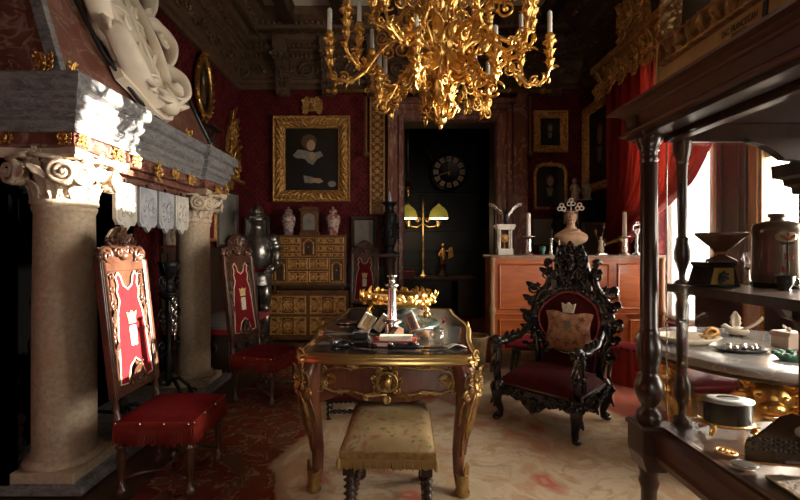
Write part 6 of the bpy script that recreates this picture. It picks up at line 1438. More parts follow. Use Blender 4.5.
t = thing('green_pot', 'tiny green glazed pot between the first candlestick and two vials', 'pot', on(542.5)); b = MB(); b.lathe([(.03, 0), (.02, .015), (.035, .05), (.034, .085), (.028, .09), (.02, .05)], seg=16); b.build('body', M['greenglaze'], t); b = MB(); b.torus((0, 0, .09), .03, .005); b.build('rim', M['greenglaze'], t)
t = thing('silver_vial', 'slim silver vial with wide mouth beside the green pot', 'vial', on(551)); b = MB(); b.lathe([(.026, 0), (.024, .01), (.018, .03), (.020, .17), (.028, .185), (.026, .19), (.012, .18)], seg=16); b.build('body', M['silver'], t); b = MB(); b.torus((0, 0, .03), .021, .004); b.build('ring', M['silver'], t)
t = thing('glass_bottle', 'pale bottle with thin neck beside the carved chair crest', 'bottle', on(559, 4.78)); b = MB(); b.lathe([(.03, 0), (.032, .04), (.024, .075), (.010, .10), (.009, .145), (.014, .15)], seg=16); b.build('body', M['pearl'], t); b = MB(); b.ell((0, 0, .158), .011, .011, .014, 8, 6); b.build('stopper', M['silver'], t)
# bust with crown
bu = thing('painted_bust', 'pale painted bust with draped shoulders wearing a jewelled crown above the chair crest', 'sculpture', (on(573)[0], 4.88, ZCH), R(-20))
b = MB(); b.lathe([(.09, 0), (.085, .02), (.05, .05), (.045, .09), (.07, .11)], seg=20); b.build('socle', M['cabwood'], bu)
b = MB()
b.surf(lambda u, v: ((.06+.125*math.sin(PI*min(1, v*1.08))**.8*(1-.55*max(0, v-.55)/.45))*math.cos(2*PI*u), (.05+.075*math.sin(PI*min(1, v*1.05))*(1-.5*max(0, v-.55)/.45))*math.sin(2*PI*u), .10+.22*v+.012*math.sin(8*PI*u)*math.sin(PI*v)), 32, 14)
b.lathe([(.055, .30), (.045, .33), (.044, .37), (.05, .39)], seg=16); b.ell((0, -.005, .435), .066, .078, .088, 20, 14)
b.tube([(0, -.08, .455), (0, -.098, .43), (0, -.085, .418)], [.008, .013, .010], 8); b.ell((0, -.078, .398), .022, .012, .009); b.ell((0, -.068, .372), .028, .022, .018)
for s in (1, -1): b.ell((s*.027, -.074, .447), .013, .008, .008, 8, 6); b.ell((s*.067, 0, .435), .008, .018, .024, 8, 6); b.tube([(s*.012, -.083, .464), (s*.044, -.068, .463)], .006, 6)
bh = b.build('carved_figure', M['terracotta'], bu)
b = MB(); b.surf(lambda u, v: ((.075+.006*math.sin(20*u*PI))*math.cos(PI*(-.15+1.3*u)), .012+(.085)*math.sin(PI*(-.15+1.3*u)), .36+.16*v), 20, 8, thick=(0, -.004, 0)); b.ell((0, .012, .475), .072, .078, .062, 16, 10); b.build('hair', M['cabwood'], bh)
b = MB(); b.torus((0, 0, .50), .066, .010, 28, 8); cr = b.build('crown', M['silver'], bu)
for (x, z) in ((0, .60), (-.10, .545), (.09, .545)):
    b = MB()
    for a in (PI/2, PI/2+2.1, PI/2-2.1): b.torus((.026*math.cos(a), .026*math.sin(a), 0), .021, .008, 14, 6, BACK(x, -.055, z))
    b.tube([(x, -.055, z-.03), (x*.6, -.06, .50)], .008, 6); b.build('trefoil', M['pearl'], cr)
b = MB(); b.tube([(-.15, -.03, .22), (-.05, -.10, .24), (.05, -.095, .27), (.09, -.06, .285)], .012, 6); b.tube([(-.14, -.05, .18), (.0, -.115, .20), (.12, -.06, .25)], .010, 6); b.build('drapery_fold', M['terracotta'], bh)
t = thing('white_figurine', 'small white standing figurine between the bust and the second candlestick', 'figurine', on(601, 4.84)); b = MB(); b.lathe([(.045, 0), (.04, .02), (.025, .03), (.035, .06), (.022, .13), (.028, .155), (.010, .175)], seg=14); b.ell((0, 0, .19), .016, .016, .02, 8, 6); b.tube([(.02, 0, .15), (.045, -.01, .12), (.03, -.02, .10)], .008, 6); b.build('figure_body', M['ivory'], t)
b = MB(); b.box(-.05, .05, -.05, .05, -.0, .012); b.build('base', M['silver'], t)
t = thing('flower_sprig', 'thin reddish flower sprigs rising in a dark vial behind the white figurine', 'flowers', on(600, 5.0)); b = MB(); b.lathe([(.02, 0), (.03, .03), (.015, .09)], seg=12); b.build('vial', M['pewter'], t); b = MB(); b.tube([(0, 0, .09), (-.05, 0, .26)], .004, 5); b.tube([(0, 0, .09), (.05, 0, .33)], .004, 5); b.ell((-.05, 0, .27), .015, .015, .03, 8, 6); b.ell((.05, 0, .34), .015, .015, .035, 8, 6); b.build('sprig_leaves', M['jamb_marble'], t)
t = thing('silver_monstrance', 'bright silver scrolled staff piece standing beside the outer case column', 'ornament', on(636.5, 4.66)); b = MB(); b.lathe([(.05, 0), (.04, .02), (.014, .04), (.02, .10), (.012, .13), (.020, .2), (.012, .24)], seg=12); b.build('stem', M['silver'], t); b = MB(); b.torus((0, 0, 0), .045, .014, 20, 8, BACK(0, 0, .30)); b.scroll(BACK(.0, -.01, .25), .04, 1.3, .012); b.leaf(BACK(0, 0, .32), .06, .05, .5); b.build('scroll_head', M['silver'], t)

# ================================================================ FAR CORNER: dark cabinet, gilt picture
t = thing('corner_cabinet', 'tall black cabinet in the far corner behind the mahogany chest', 'cabinet', (0, 0, 0))
b = MB(); b.box(2.42, 2.95, 5.55, 6.45, 0.013, 1.92); b.build('body', M['black_wood'], t, .01); b = MB(); b.box(2.38, 2.96, 5.52, 6.47, 1.92, 1.99); b.build('cornice', M['black_wood'], t, .01)
for y in (5.75, 6.25):
    b = MB(); b.box(-.2, .2, -.75, .75, 0, .02, RIGHT(2.42, y, 1.0)); b.frame(.3, 1.3, [(0, .02), (.01, .035), (.03, .02)], RIGHT(2.42, y, 1.0), step=3); b.build('door', M['black_wood'], t, .003)
b = MB(); b.box(-.22, .22, -.6, .6, 0, .02, BACK(2.68, 5.55, 1.1)); b.frame(.36, 1.1, [(0, .02), (.01, .035), (.03, .02)], BACK(2.68, 5.55, 1.1), step=3); b.build('side_panel', M['darkwood'], t)
for (px, lab) in ((574.5, 'pale stone figurine on the black corner cabinet, nearer the lower portrait'), (586.5, 'pale stone figurine on the black corner cabinet, nearer the large gilt picture')):
    q = at(px, 198, 5.75); t = thing('stone_figurine', lab, 'figurine', (q[0], 5.75, 1.991), 0, 'figurines on the corner cabinet')
    b = MB(); b.box(-.06, .06, -.05, .05, 0, .04); b.build('base', M['stone_relief'], t, .004); b = MB(); b.tube([(0, 0, .04), (.01, 0, .14), (-.005, 0, .22), (0, 0, .26)], [.05, .055, .05, .02], 10); b.ell((0, -.005, .29), .03, .03, .036); b.tube([(.045, 0, .21), (.06, -.03, .14), (.03, -.05, .13)], .016, 6); b.tube([(-.045, 0, .21), (-.06, -.02, .15)], .016, 6); b.build('figure_body', M['stone_relief'], t)
for (px, lab) in ((566, 'dim framed grey print low between lower portrait and corner cabinet'),):
    t = thing('framed_print', lab, 'picture'); Q = BACK(*at(546, 232, YB-.02)); b = MB(); b.box(-.2, .2, -.2, .2, 0, .012, Q); b.build('print_sheet', M['mirror_old'], t); b = MB(); b.frame(.4, .4, [(0, 0), (0, .02), (.02, .03), (.05, .02), (.05, 0)], Q, step=2); b.build('frame', M['darkwood'], t)
t = thing('gilt_picture', 'large dark picture in carved gilt frame on the side wall above the corner cabinet', 'painting'); Q = RIGHT(XR-.02, 6.02, 2.84); portrait(t, Q, .66, 1.04, 1); gilt_frame(t, Q, .66, 1.04, .13, .08, 3)
# gilt corner ornament under cornice
t = thing('gilt_trophy', 'small gilt carved ornament on the wall above the large gilt picture', 'ornament'); Q = RIGHT(XR-.01, 5.75, 3.66); b = MB(); b.prism([(-.12, -.14), (.12, -.14), (.15, .08), (0, .18), (-.15, .08)], 0, .03, Q); b.build('backplate', M['old_gilt'], t); b = MB(); b.ornate(Q @ T(0, 0, .03), .36, .36, 21, 4); b.build('carved_molding', M['old_gilt'], t)

# ================================================================ CURTAIN AND GILT PELMET
pl = thing('gilt_pelmet', 'carved gilt pelmet with shell crest above the red window curtain', 'pelmet', (0, 0, 0))
PX = XR-.40
b = MB(); b.box(PX, XR-.02, 3.0, 5.35, 3.50, 3.58); b.box(PX-.06, XR-.02, 2.94, 5.41, 3.58, 3.66); b.box(PX+.03, PX+.06, 3.0, 5.35, 3.36, 3.50); b.build('cornice_board', M['old_gilt'], pl, .01)
b = MB()
for k in range(9):
    Q = RIGHT(PX, 5.22-.26*k, 3.36); b.ornate(Q @ T(0, .02, .01), .30, .30 + (.16 if k in (0, 4, 8) else 0), 110+k, 3); b.leaf(Q @ T(0, -.04, .02) @ RZ(PI), .16, .12, .5)
b.ornate(BACK(XR-.2, 5.35 if False else 3.0, 3.36), .3, .3, 130, 3); b.build('carved_molding', M['old_gilt'], pl)
b = MB(); Q = RIGHT(PX-.02, 4.45, 3.78); b.prism([(-.28, -.12), (.28, -.12), (.24, .12), (.1, .26), (-.1, .26), (-.24, .12)], 0, .05, Q); b.ornate(Q @ T(0, .05, .05), .5, .42, 131, 5); b.rosette(Q @ T(0, .06, .06), .14, 9); b.build('shell_crest', M['old_gilt'], pl)
cu = thing('window_curtain', 'long red velvet curtain drawn aside at the window behind the display case', 'curtain', (0, 0, 0))
def curt(u, v):
    # u along the wall (0 far .. 1 near), v from floor to top
    z = .02 + 3.46*v
    ed = [(0, 5.02), (1.42, 5.04), (1.62, 4.80), (1.8, 4.32), (2.0, 3.96), (2.3, 3.72), (2.7, 3.6), (3.6, 3.55)]
    for (za, ya), (zb2, yb) in zip(ed, ed[1:]):
        if za <= z <= zb2: yn = ya + (yb-ya)*(z-za)/(zb2-za); break
    y = 5.42 - (5.42-yn)*u
    x = XR-.20 - .055*math.sin(u*2*PI*9+ .6*math.sin(z*1.3)) - .02*math.sin(u*2*PI*23+z) - .05*math.sin(PI*u)
    return (x, y, z)
b = MB(); b.surf(curt, 150, 60, thick=(.012, 0, 0)); b.build('drape', M['cur'], cu)
b = MB(); b.tube([curt(0, .42) , (XR-.34, 5.25, 1.40), (XR-.32, 5.08, 1.44), curt(1, .42), (XR-.08, 5.2, 1.52)], .022, 8); b.build('tie_back', M['old_gilt'], cu)

# ================================================================ MARBLE TABLE AND ITS THINGS, behind the case
mt = thing('marble_table', 'round grey marble topped table on gilt lion supports by the window', 'table', (2.20, 2.55, .013), R(0))
b = MB(); b.lathe([(.05, .70), (.62, .70), (.64, .71), (.65, .725), (.645, .745), (.63, .752), (.05, .752)], seg=64); M['tmarble'] = mat('polished_table_marble', (.42, .42, .42), .12, 0, (.30, .30, .31), 5, 6, .35, .7, veins=((.6, .58, .55), 4)); b.build('marble_top', M['tmarble'], mt)
b = MB(); b.lathe([(.02, .672), (.585, .672), (.595, .68), (.595, .70), (.02, .70)], seg=48); b.build('under_frame', M['walnut'], mt)
for a in (R(-125), R(30), R(165)):
    Q = RZ(a) @ T(.40, 0, 0)
    b = MB()
    b.tube([tuple(Q @ Vector(p)) for p in ((.06, 0, .04), (.02, 0, .12), (.0, 0, .28), (.03, 0, .42), (.06, 0, .52))], [.05, .05, .075, .10, .085], 14)
    b.ell((.09, 0, .58), .095, .095, .10, 16, 12, Q); b.ell((.17, 0, .55), .055, .055, .045, 12, 8, Q); b.ell((.215, 0, .565), .02, .028, .018, 8, 6, Q); b.ell((.19, 0, .515), .035, .04, .02, 8, 6, Q)
    for s in (1, -1):
        b.ell((.155, s*.045, .60), .025, .022, .018, 8, 6, Q); b.ell((.07, s*.085, .655), .025, .02, .032, 8, 6, Q)
        for k in range(5): b.leaf(Q @ T(.05, s*.08, .60-.055*k) @ RZ(s*PI/2-PI/2*0) @ RX(1.9), .14, .08, .9)
        b.scroll(Q @ T(.02, s*.09, .40) @ RX(PI/2), .05, 1.3, .014); b.ell((.10, s*.03, .03), .05, .03, .022, 8, 6, Q)
    for k in range(8): b.leaf(Q @ T(.06, 0, .56) @ RX(0) @ basis((0, 1, 0), (0, 0, 1), (1, 0, 0)) @ RZ(2*PI*k/8) @ T(0, .08, 0), .10, .07, .6)
    b.build('lion_support', M['gilt'], mt)
b = MB(); b.lathe([(.30, .0), (.32, .02), (.30, .05), (.02, .05)], seg=32); b.build('base_slab', M['old_gilt'], mt)
for dy in (-.02, .02): b = MB(); b.cyl(.014, .05, .70, (-.22, -.15, 0) if dy < 0 else (-.18, -.165, 0), 10); b.build('gilt_rod', M['brass'], mt)
ZM = .013+.7525
def onm(px, Y): return ((px-VPX)/FOC*Y, Y, ZM)
t = thing('oval_dish', 'white oval dish with gilt shell rim on the marble table beside the case column', 'dish', onm(688, 2.62)); b = MB(); b.lathe([(.10, 0), (.13, .012), (.19, .045), (.185, .05), (.12, .018), (.02, .014)], seg=32, sy=.7, caps=True); b.build('bowl', M['ivory'], t); b = MB(); b.scroll(T(.14, 0, .05) @ RX(PI/2), .05, 1.4, .013); b.leaf(T(.08, 0, .045) @ RZ(-1.57), .12, .08, .6); b.build('shell_handle', M['old_gilt'], t)
t = thing('swan_dish', 'silver white bird shaped dish with spread wings at the back of the marble table', 'dish', onm(738, 2.86)); b = MB(); b.ell((0, 0, .03), .07, .05, .03); b.tube([(-.05, 0, .04), (-.09, 0, .07), (-.11, 0, .06)], [.018, .012, .01], 8); b.build('body', M['ivory'], t)
for s in (1, -1): b = MB(); b.leaf(T(.0, s*.02, .04) @ RZ(-1.57+s*.9) @ RX(.5), .17, .07, .4); b.build('wing', M['ivory'], t)
t = thing('silver_platter', 'long dark and silver platter with small trinkets at the middle of the marble table', 'platter', onm(742, 2.42)); b = MB(); b.lathe([(.12, 0), (.15, .015), (.148, .02), (.11, .008), (.01, .008)], seg=32, sy=.55, caps=True); b.build('dish', M['pewter'], t); b = MB(); g = random.Random(5)
for k in range(9): b.ell((g.uniform(-.1, .1), g.uniform(-.045, .045), .025), g.uniform(.012, .022), g.uniform(.012, .02), .014, 8, 6)
b.build('trinket_moss', M['silver'], t)
t = thing('pink_box', 'pale pink lidded box at the far side of the marble table', 'box', onm(789, 2.52), R(10)); b = MB(); b.box(-.07, .07, -.05, .05, 0, .07); b.build('body', M['pinkbox'], t, .004); b = MB(); b.prism([(-.078, 0), (.078, 0), (.06, .025), (-.06, .025)], -.056, .056, BACK(0, 0, .07)); b.build('lid', M['pinkbox'], t); b = MB(); b.ell((0, 0, .105), .012, .012, .015, 8, 6); b.leaf(T(0, 0, .10) @ RX(.4), .05, .03, .5); b.build('knob', M['pearl'], t)
t = thing('green_dish', 'green glazed leaf dish at the near side of the marble table', 'dish', onm(795, 2.22)); b = MB(); b.lathe([(.07, 0), (.10, .03), (.098, .036), (.06, .012), (.01, .012)], seg=28, sy=.7); b.build('bowl', M['greenglaze'], t); b = MB(); [b.ell((.09*math.cos(k*.63), .063*math.sin(k*.63), .034), .018, .018, .012, 8, 6) for k in range(10)]; b.build('beaded_rim', M['greenglaze'], t)
t = thing('wall_card', 'yellowish framed card on the plum wall lining under the window', 'card'); Q = RIGHT(XR-.031, 3.44, .81); b = MB(); b.box(-.085, .085, -.11, .11, 0, .006, Q); b.build('sheet', M['emblem_w'], t); b = MB(); b.frame(.13, .18, [(0, .006), (.004, .009), (.008, .006)], Q, step=1); b.frame(.17, .22, [(0, 0), (0, .01), (.012, .012), (.014, 0)], Q, step=1); b.build('frame', M['old_gilt'], t)
t = thing('red_settee', 'red silk seat of a low settee under the window beyond the marble table', 'settee', (2.38, 3.28, .013), R(0))
b = MB(); b.surf(lambda u, v: (-.30+.60*u, -.34+.62*v, .38+.075*(math.sin(PI*u)*math.sin(PI*v))**.45), 18, 12, thick=(0, 0, -.05)); M['redsilk'] = mat('red_silk', (.36, .03, .05), .35, sheen=.2); b.build('seat', M['redsilk'], t)
b = MB(); b.box(-.29, .29, -.33, .27, .27, .34); b.build('seat_rail', M['old_gilt'], t, .01)
for x in (-.24, .24):
    for y in (-.27, .22): b = MB(); b.lathe([(.018, 0), (.028, .02), (.02, .06), (.03, .27)], (x, y, 0), 10); b.build('leg', M['old_gilt'], t)
# ================================================================ DISPLAY CASE
dc = thing('display_case', 'large dark walnut display case with turned columns and glass along one side of the view', 'cabinet', (0, 0, 0))
CXc, CYc, XQ, YN = .907, 1.50, 1.46, -.10      # outer column, far inner side, near end
def colset(x, y, nm='column'):
    b = MB(); b.lathe([(.036, .74), (.042, .755), (.040, .775), (.026, .79), (.024, .80), (.034, .815), (.046, .845), (.048, .87), (.036, .905), (.027, .915), (.033, .925), (.030, .94), (.036, .955), (.042, .985), (.040, 1.02), (.031, 1.05), (.035, 1.06), (.030, 1.07), (.0285, 1.08), (.027, 1.66), (.024, 1.665), (.031, 1.672), (.026, 1.68), (.026, 1.70), (.033, 1.705), (.028, 1.712), (.040, 1.735), (.044, 1.75)], (x, y, 0), 48, flute=(12, 1.085, 1.655, .20))
    o = b.build(nm, M['walnut'], dc)
    b = MB(); b.box(x-.052, x+.052, y-.052, y+.052, 1.75, 1.768); b.build('capital_block', M['walnut'], o, .003)
    b = MB(); b.box(x-.050, x+.050, y-.050, y+.050, .635, .74); b.box(x-.056, x+.056, y-.056, y+.056, .72, .735); b.prism([(-.05, .635), (.05, .635), (.034, .58), (-.034, .58)], -.045, .045, BACK(x, y, 0)); b.build('base_block', M['walnut'], o, .004)
    b = MB(); b.lathe([(.02, .013), (.034, .03), (.024, .06), (.026, .50), (.034, .53), (.028, .55), (.036, .58)], (x, y, 0), 18, flute=(10, .07, .49, .14)); b.build('leg', M['walnut'], o)
colset(CXc, CYc); colset(CXc, YN+.05); colset(XQ+.10, CYc); colset(XQ+.10, YN+.05)
# entablature: swept mouldings round the top
pth = [(CXc-.02, YN), (CXc-.02, CYc+.025), (XQ+.13, CYc+.025), (XQ+.13, YN)]
pth = [(p[0], p[1]) for p in pth]
fp2 = [(.02, 1.766), (.048, 1.768), (.052, 1.776), (.035, 1.785), (.03, 1.79), (.03, 1.832), (.036, 1.836), (.04, 1.842), (.06, 1.852), (.078, 1.857), (.08, 1.866), (.0, 1.870)]
b = MB(); b.sweep([(-o, z) for o, z in fp2], pth, caps=True); b.box(CXc-.02, XQ+.13, YN, CYc+.02, 1.862, 1.868)
b.build('cornice', M['walnut_h'], dc)
b = MB(); b.box(CXc-.045, CXc+.03, YN, CYc-.05, 1.752, 1.768); b.box(CXc+.05, CXc+.09, YN, CYc-.0, 1.735, 1.80); b.box(CXc+.05, XQ+.1, CYc-.02, CYc+.0, 1.735, 1.80); b.box(CXc-.02, XQ+.12, YN, CYc, 1.80, 1.82); b.build('soffit', M['walnut'], dc, .003)
b = MB(); b.prism([(-.03, -.018), (.03, -.018), (.0, .018)], 0, .014, BACK(CXc+.005, CYc+.055+.0, 1.81)); b.build('diamond_boss', M['walnut'], dc); b = MB(); b.prism([(-.022, -.02), (.022, -.02), (.022, .02), (-.022, .02)], 0, .010, LEFT(CXc-.06, CYc, 1.81) @ RY(PI)); b.build('diamond_boss', M['walnut'], dc)
# lower rail, moulded, and floor of the case
rp = [(-.03, .615), (.0, .615), (.012, .625), (.014, .645), (.004, .655), (.004, .70), (.012, .706), (.012, .715), (-.008, .722), (-.03, .735), (-.10, .738)]
b = MB(); b.sweep([(-o-.0, z) for o, z in rp], [(CXc-.0, YN), (CXc-.0, CYc+.01), (XQ+.1, CYc+.01), (XQ+.1, YN)]); b.build('lower_rail', M['walnut_h'], dc)
b = MB(); b.box(CXc+.02, XQ+.10, YN, CYc+.0, .712, .7395); b.build('case_floor', M['walnut'], dc)
# inner glazed body posts
def inner(x, y):
    b = MB(); b.lathe([(.028, .74), (.028, .755), (.012, .765), (.014, .80), (.026, .84), (.027, .875), (.019, .90), (.014, .93), (.018, .94), (.017, .95), (.019, 1.10), (.021, 1.16), (.016, 1.175), (.02, 1.19), (.028, 1.202)], (x, y, 0), 14)
    b.lathe([(.026, 1.232), (.024, 1.24), (.010, 1.25), (.011, 1.275), (.025, 1.32), (.026, 1.345), (.018, 1.385), (.021, 1.392), (.0135, 1.40), (.016, 1.52), (.017, 1.655), (.021, 1.66), (.018, 1.67), (.026, 1.70), (.03, 1.735)], (x, y, 0), 14)
    return b.build('inner_post', M['walnut'], dc)
XI = 1.022
inner(XI, CYc-.005); inner(1.50, 1.52)
b = MB(); b.prism([(XI-.035, CYc+.03), (XI-.035, CYc-.03), (XI-.03, YN+.1), (XQ+.1, YN+.1), (XQ+.1, CYc+.03)], 1.203, 1.232); b.build('shelf', M['walnut'], dc, .003)
# big square post with capital at the far inner corner, corbel under the shelf and arched bracket at the top
b = MB(); b.box(1.437, 1.487, 1.452, 1.497, .74, 1.203); b.box(1.437, 1.487, 1.452, 1.497, 1.234, 1.55); b.sweep([(0, 1.55), (.012, 1.553), (.014, 1.575), (.028, 1.585), (.03, 1.605), (.05, 1.615), (.052, 1.66), (0, 1.66)], [(1.437, 1.452), (1.487, 1.452), (1.487, 1.497), (1.437, 1.497)], closed=True); b.box(1.43, 1.49, 1.45, 1.5, 1.66, 1.735); b.build('rear_post', M['walnut'], dc, .002)
arc = [(.0, 0), (-.26, 0), (-.245, -.01), (-.20, -.022), (-.16, -.045), (-.13, -.07), (-.085, -.075), (-.06, -.09), (-.05, -.115), (-.03, -.13), (0, -.16)]
b = MB(); b.prism(arc, -.02, .012, BACK(1.485, 1.47, 1.74)); b.build('arched_bracket', M['walnut'], dc)
b = MB(); b.prism([(.0, 0), (-.20, 0), (-.19, -.03), (-.15, -.05), (-.12, -.085), (-.08, -.10), (-.05, -.15), (-.02, -.17), (0, -.23)], -.02, .012, BACK(1.485, 1.47, 1.202)); b.scroll(BACK(1.43, 1.455, 1.12), .04, 1.3, .01); b.build('corbel', M['walnut'], dc)
# glass
b = MB(); b.box(.940, .944, YN+.11, CYc-.06, .742, 1.735); b.build('glass_pane', M['glass'], dc)
b = MB(); b.box(.988, XQ+.09, CYc+.028, CYc+.032, .742, 1.735); b.build('glass_pane', M['glass'], dc)
b = MB(); b.cyl(.0022, .742, 1.735, (.9675, CYc-.005, 0), 6); b.build('glass_edge', M['silver'], dc)
# painting standing on the case
pt = thing('framed_painting', 'dark painting in wide carved gilt frame with name plate standing on the display case', 'painting', (0, 0, 0))
QP = basis((0, -1, 0), (-.12, 0, .993), (-.993, 0, -.12), (.885, 0, 1.872))
QP = basis((0, -1, 0), (.07, 0, .9975), (-.9975, 0, .07), (.872, .70, 1.872))   # local x toward the camera
b = MB(); W2_, H2_ = .71, 1.0
b.box(-W2_, W2_, 0, H2_*1.2, -.03, 0, QP); b.box(-W2_, W2_, 0, .012, 0, .006, QP); b.box(-W2_, -W2_+.012, 0, 1.2, 0, .006, QP); b.build('gilt_mat', M['flat_gilt'], pt, .002)
QF = QP @ T(0, .615, 0)
b = MB()
def dsp(a, tt):
    k = tt/.085
    return .011*math.sin(PI*min(1, max(0, k)))*math.sin(a*2*PI/.048 + 4.5*k) + .006*math.sin(a*2*PI/.024 - 5*k) + .006*noise.noise(Vector((a*45, k*6, 1))) if .08 < k < .9 else 0
b.frame(1.17, .90, [(0, .0), (0, .010), (.008, .02), (.012, .014)] + [(.015+.054*i/8, .014+.024*math.sin(PI*i/8)) for i in range(9)] + [(.073, .012), (.079, .022), (.085, .018), (.085, 0)], QF, dsp, .005); b.build('carved_frame', M['dark_gilt'], pt)
b = MB(); b.box(-.585, .585, -.45, .45, 0, .008, QF); cvp = b.build('canvas', M['canvas'], pt)
QN = QP @ T(-.366, .043, 0) @ SCL(.44, .85, .7)
b = MB(); b.box(-.155, .155, -.030, .030, 0, .004, QN); npl = b.build('name_plate', M['brass'], pt, .001)
npl.data.materials[0] = mat('engraved_plate', (.50, .33, .13), .4, .6)
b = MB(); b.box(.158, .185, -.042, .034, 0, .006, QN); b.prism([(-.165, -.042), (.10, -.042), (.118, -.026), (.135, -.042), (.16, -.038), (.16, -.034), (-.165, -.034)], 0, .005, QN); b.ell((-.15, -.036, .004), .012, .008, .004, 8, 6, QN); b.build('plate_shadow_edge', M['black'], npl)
text_mesh('plate_lettering', 'SAC. FRANCISCAN', .030, QN @ T(0, .012, .0045), M['black'], npl); text_mesh('plate_lettering', '(TIZIANO)', .024, QN @ T(0, -.012, .0045), M['darkwood'], npl)

# ---- things inside the case
ZS, ZF = 1.2325, .7402
def onc(px, Y, z): return ((px-VPX)/FOC*Y, Y, z)
t = thing('bowl_pedestal', 'small black and gold stand with yellow panel under the stone tazza in the case', 'stand', onc(713, 1.42, ZS), R(0))
b = MB(); b.prism([(-.06, 0), (.06, 0), (.053, .022), (.04, .065), (.048, .072), (.048, .08), (-.048, .08), (-.048, .072), (-.04, .065), (-.053, .022)], -.04, .04, BACK(0, 0, 0)); b.build('body', M['black_wood'], t, .002); b = MB(); b.prism([(-.04, .008), (.036, .008), (.034, .062), (-.027, .062)], 0, .004, BACK(0, -.0405, 0)); pn = b.build('gilt_panel', M['emblem'], t)
pn.data.materials[0] = mat('yellow_enamel', (.55, .36, .06), .35); b = MB(); b.rosette(BACK(0, -.045, .035), .02, 6); b.leaf(BACK(-.01, -.045, .01), .04, .02, .3); b.build('painted_flower', M['black'], pn)
t = thing('stone_tazza', 'brown stone footed bowl with scalloped rim on the case shelf before the window', 'bowl', onc(721, 1.42, ZS+.081))
b = MB(); n = 48
pr = [(.045, 0), (.04, .008), (.014, .022), (.012, .03), (.020, .038), (.048, .066), (.068, .086), (.075, .096), (.072, .098), (.052, .078), (.018, .05)]
vs = []; 
for (r, z) in pr:
    for k in range(n): q = 1 + (.03*math.cos(k*2*PI/n*14) if r > .05 and z > .05 else 0); vs.append((r*q*math.cos(2*PI*k/n), r*q*math.sin(2*PI*k/n), z))
b.add(vs, [(i*n+k, i*n+(k+1) % n, (i+1)*n+(k+1) % n, (i+1)*n+k) for i in range(len(pr)-1) for k in range(n)] + [tuple(reversed(range(n)))]); b.build('bowl', M['agate'], t); b = MB(); b.torus((0, 0, .03), .014, .005); b.build('knop', M['old_gilt'], t)
t = thing('glass_spray', 'sparkling clear glass bird spray on the case shelf beside the tazza', 'ornament', onc(748, 1.47, ZS)); b = MB(); b.lathe([(.02, 0), (.016, .008), (.006, .02), (.005, .05), (.012, .06)], seg=12); b.build('stem', M['silver'], t); b = MB(); b.tube([(-.01, 0, .05), (.0, 0, .075), (-.02, 0, .09), (.015, 0, .11), (.03, 0, .13)], [.008, .006, .004, .006, .004], 6); b.ell((.0, -.01, .06), .014, .01, .012); b.ell((.025, 0, .125), .010, .008, .008); b.leaf(T(0, 0, .07) @ RX(PI/2*.6), .05, .03, .5); b.build('glass_leaves', M['glass'], t)
t = thing('painted_jar', 'brown glazed square shouldered jar painted with flowers on the case shelf', 'jar', onc(777, 1.36, ZS))
b = MB(); b.lathe([(.062, 0), (.064, .008), (.063, .16), (.066, .185), (.060, .205), (.03, .215), (.018, .216), (.017, .225), (.023, .228), (.023, .238), (.005, .240)], seg=28); jr = b.build('body', M['brownjar'], t)
b = MB(); b.lathe([(.066, 0), (.067, .012), (.064, .016)], seg=28); b.build('foot_rim', M['black_wood'], t)
M['petal'] = mat('painted_petal', (.32, .06, .03), .4); M['petal2'] = mat('painted_stalk', (.05, .07, .03), .4); M['glaze'] = mat('cream_glaze_patch', (.52, .42, .24), .3)
def onjar(b, ang, z, fn):
    Q = RZ(ang) @ T(0, -.0645, z) @ basis((1, 0, 0), (0, 0, 1), (0, -1, 0)); fn(Q)
b = MB(); onjar(b, -.36, .165, lambda Q: b.ell((0, 0, -.012), .030, .028, .014, 14, 8, Q)); b.build('glaze_patch', M['glaze'], jr)
b = MB(); onjar(b, -.36, .165, lambda Q: [b.leaf(Q @ T(0, -.012, .003) @ RZ(a), .024, .012, .1) for a in (-.9, 0, .9)]); onjar(b, -.3, .10, lambda Q: [b.leaf(Q @ RZ(2*PI*k/6), .014, .009, .1) for k in range(6)]); onjar(b, -.5, .06, lambda Q: [b.leaf(Q @ RZ(2*PI*k/6), .012, .008, .1) for k in range(6)]); b.build('painted_petal', M['petal'], jr)
b = MB(); onjar(b, -.36, .14, lambda Q: [b.leaf(Q @ RZ(a), .020, .008, .1) for a in (1.3, -1.3)]); onjar(b, -.36, .11, lambda Q: b.tube([(0, -.09, .001), (.003, -.04, .001), (0, .04, .001)], .0016, 5, M=Q)); b.build('painted_leaf', M['petal2'], jr)
t = thing('small_black_cup', 'small dark handled cup on the case shelf in front of the painted jar', 'cup', onc(749, 1.36, ZS) if False else (1.165, 1.255, ZS)); b = MB(); b.lathe([(.016, 0), (.012, .006), (.02, .02), (.024, .045), (.022, .045), (.01, .01)], seg=16); b.build('bowl', M['pewter'], t); b = MB(); b.torus((0, 0, 0), .012, .0025, 14, 6, BACK(.03, 0, .026)); b.build('handle', M['pewter'], t)
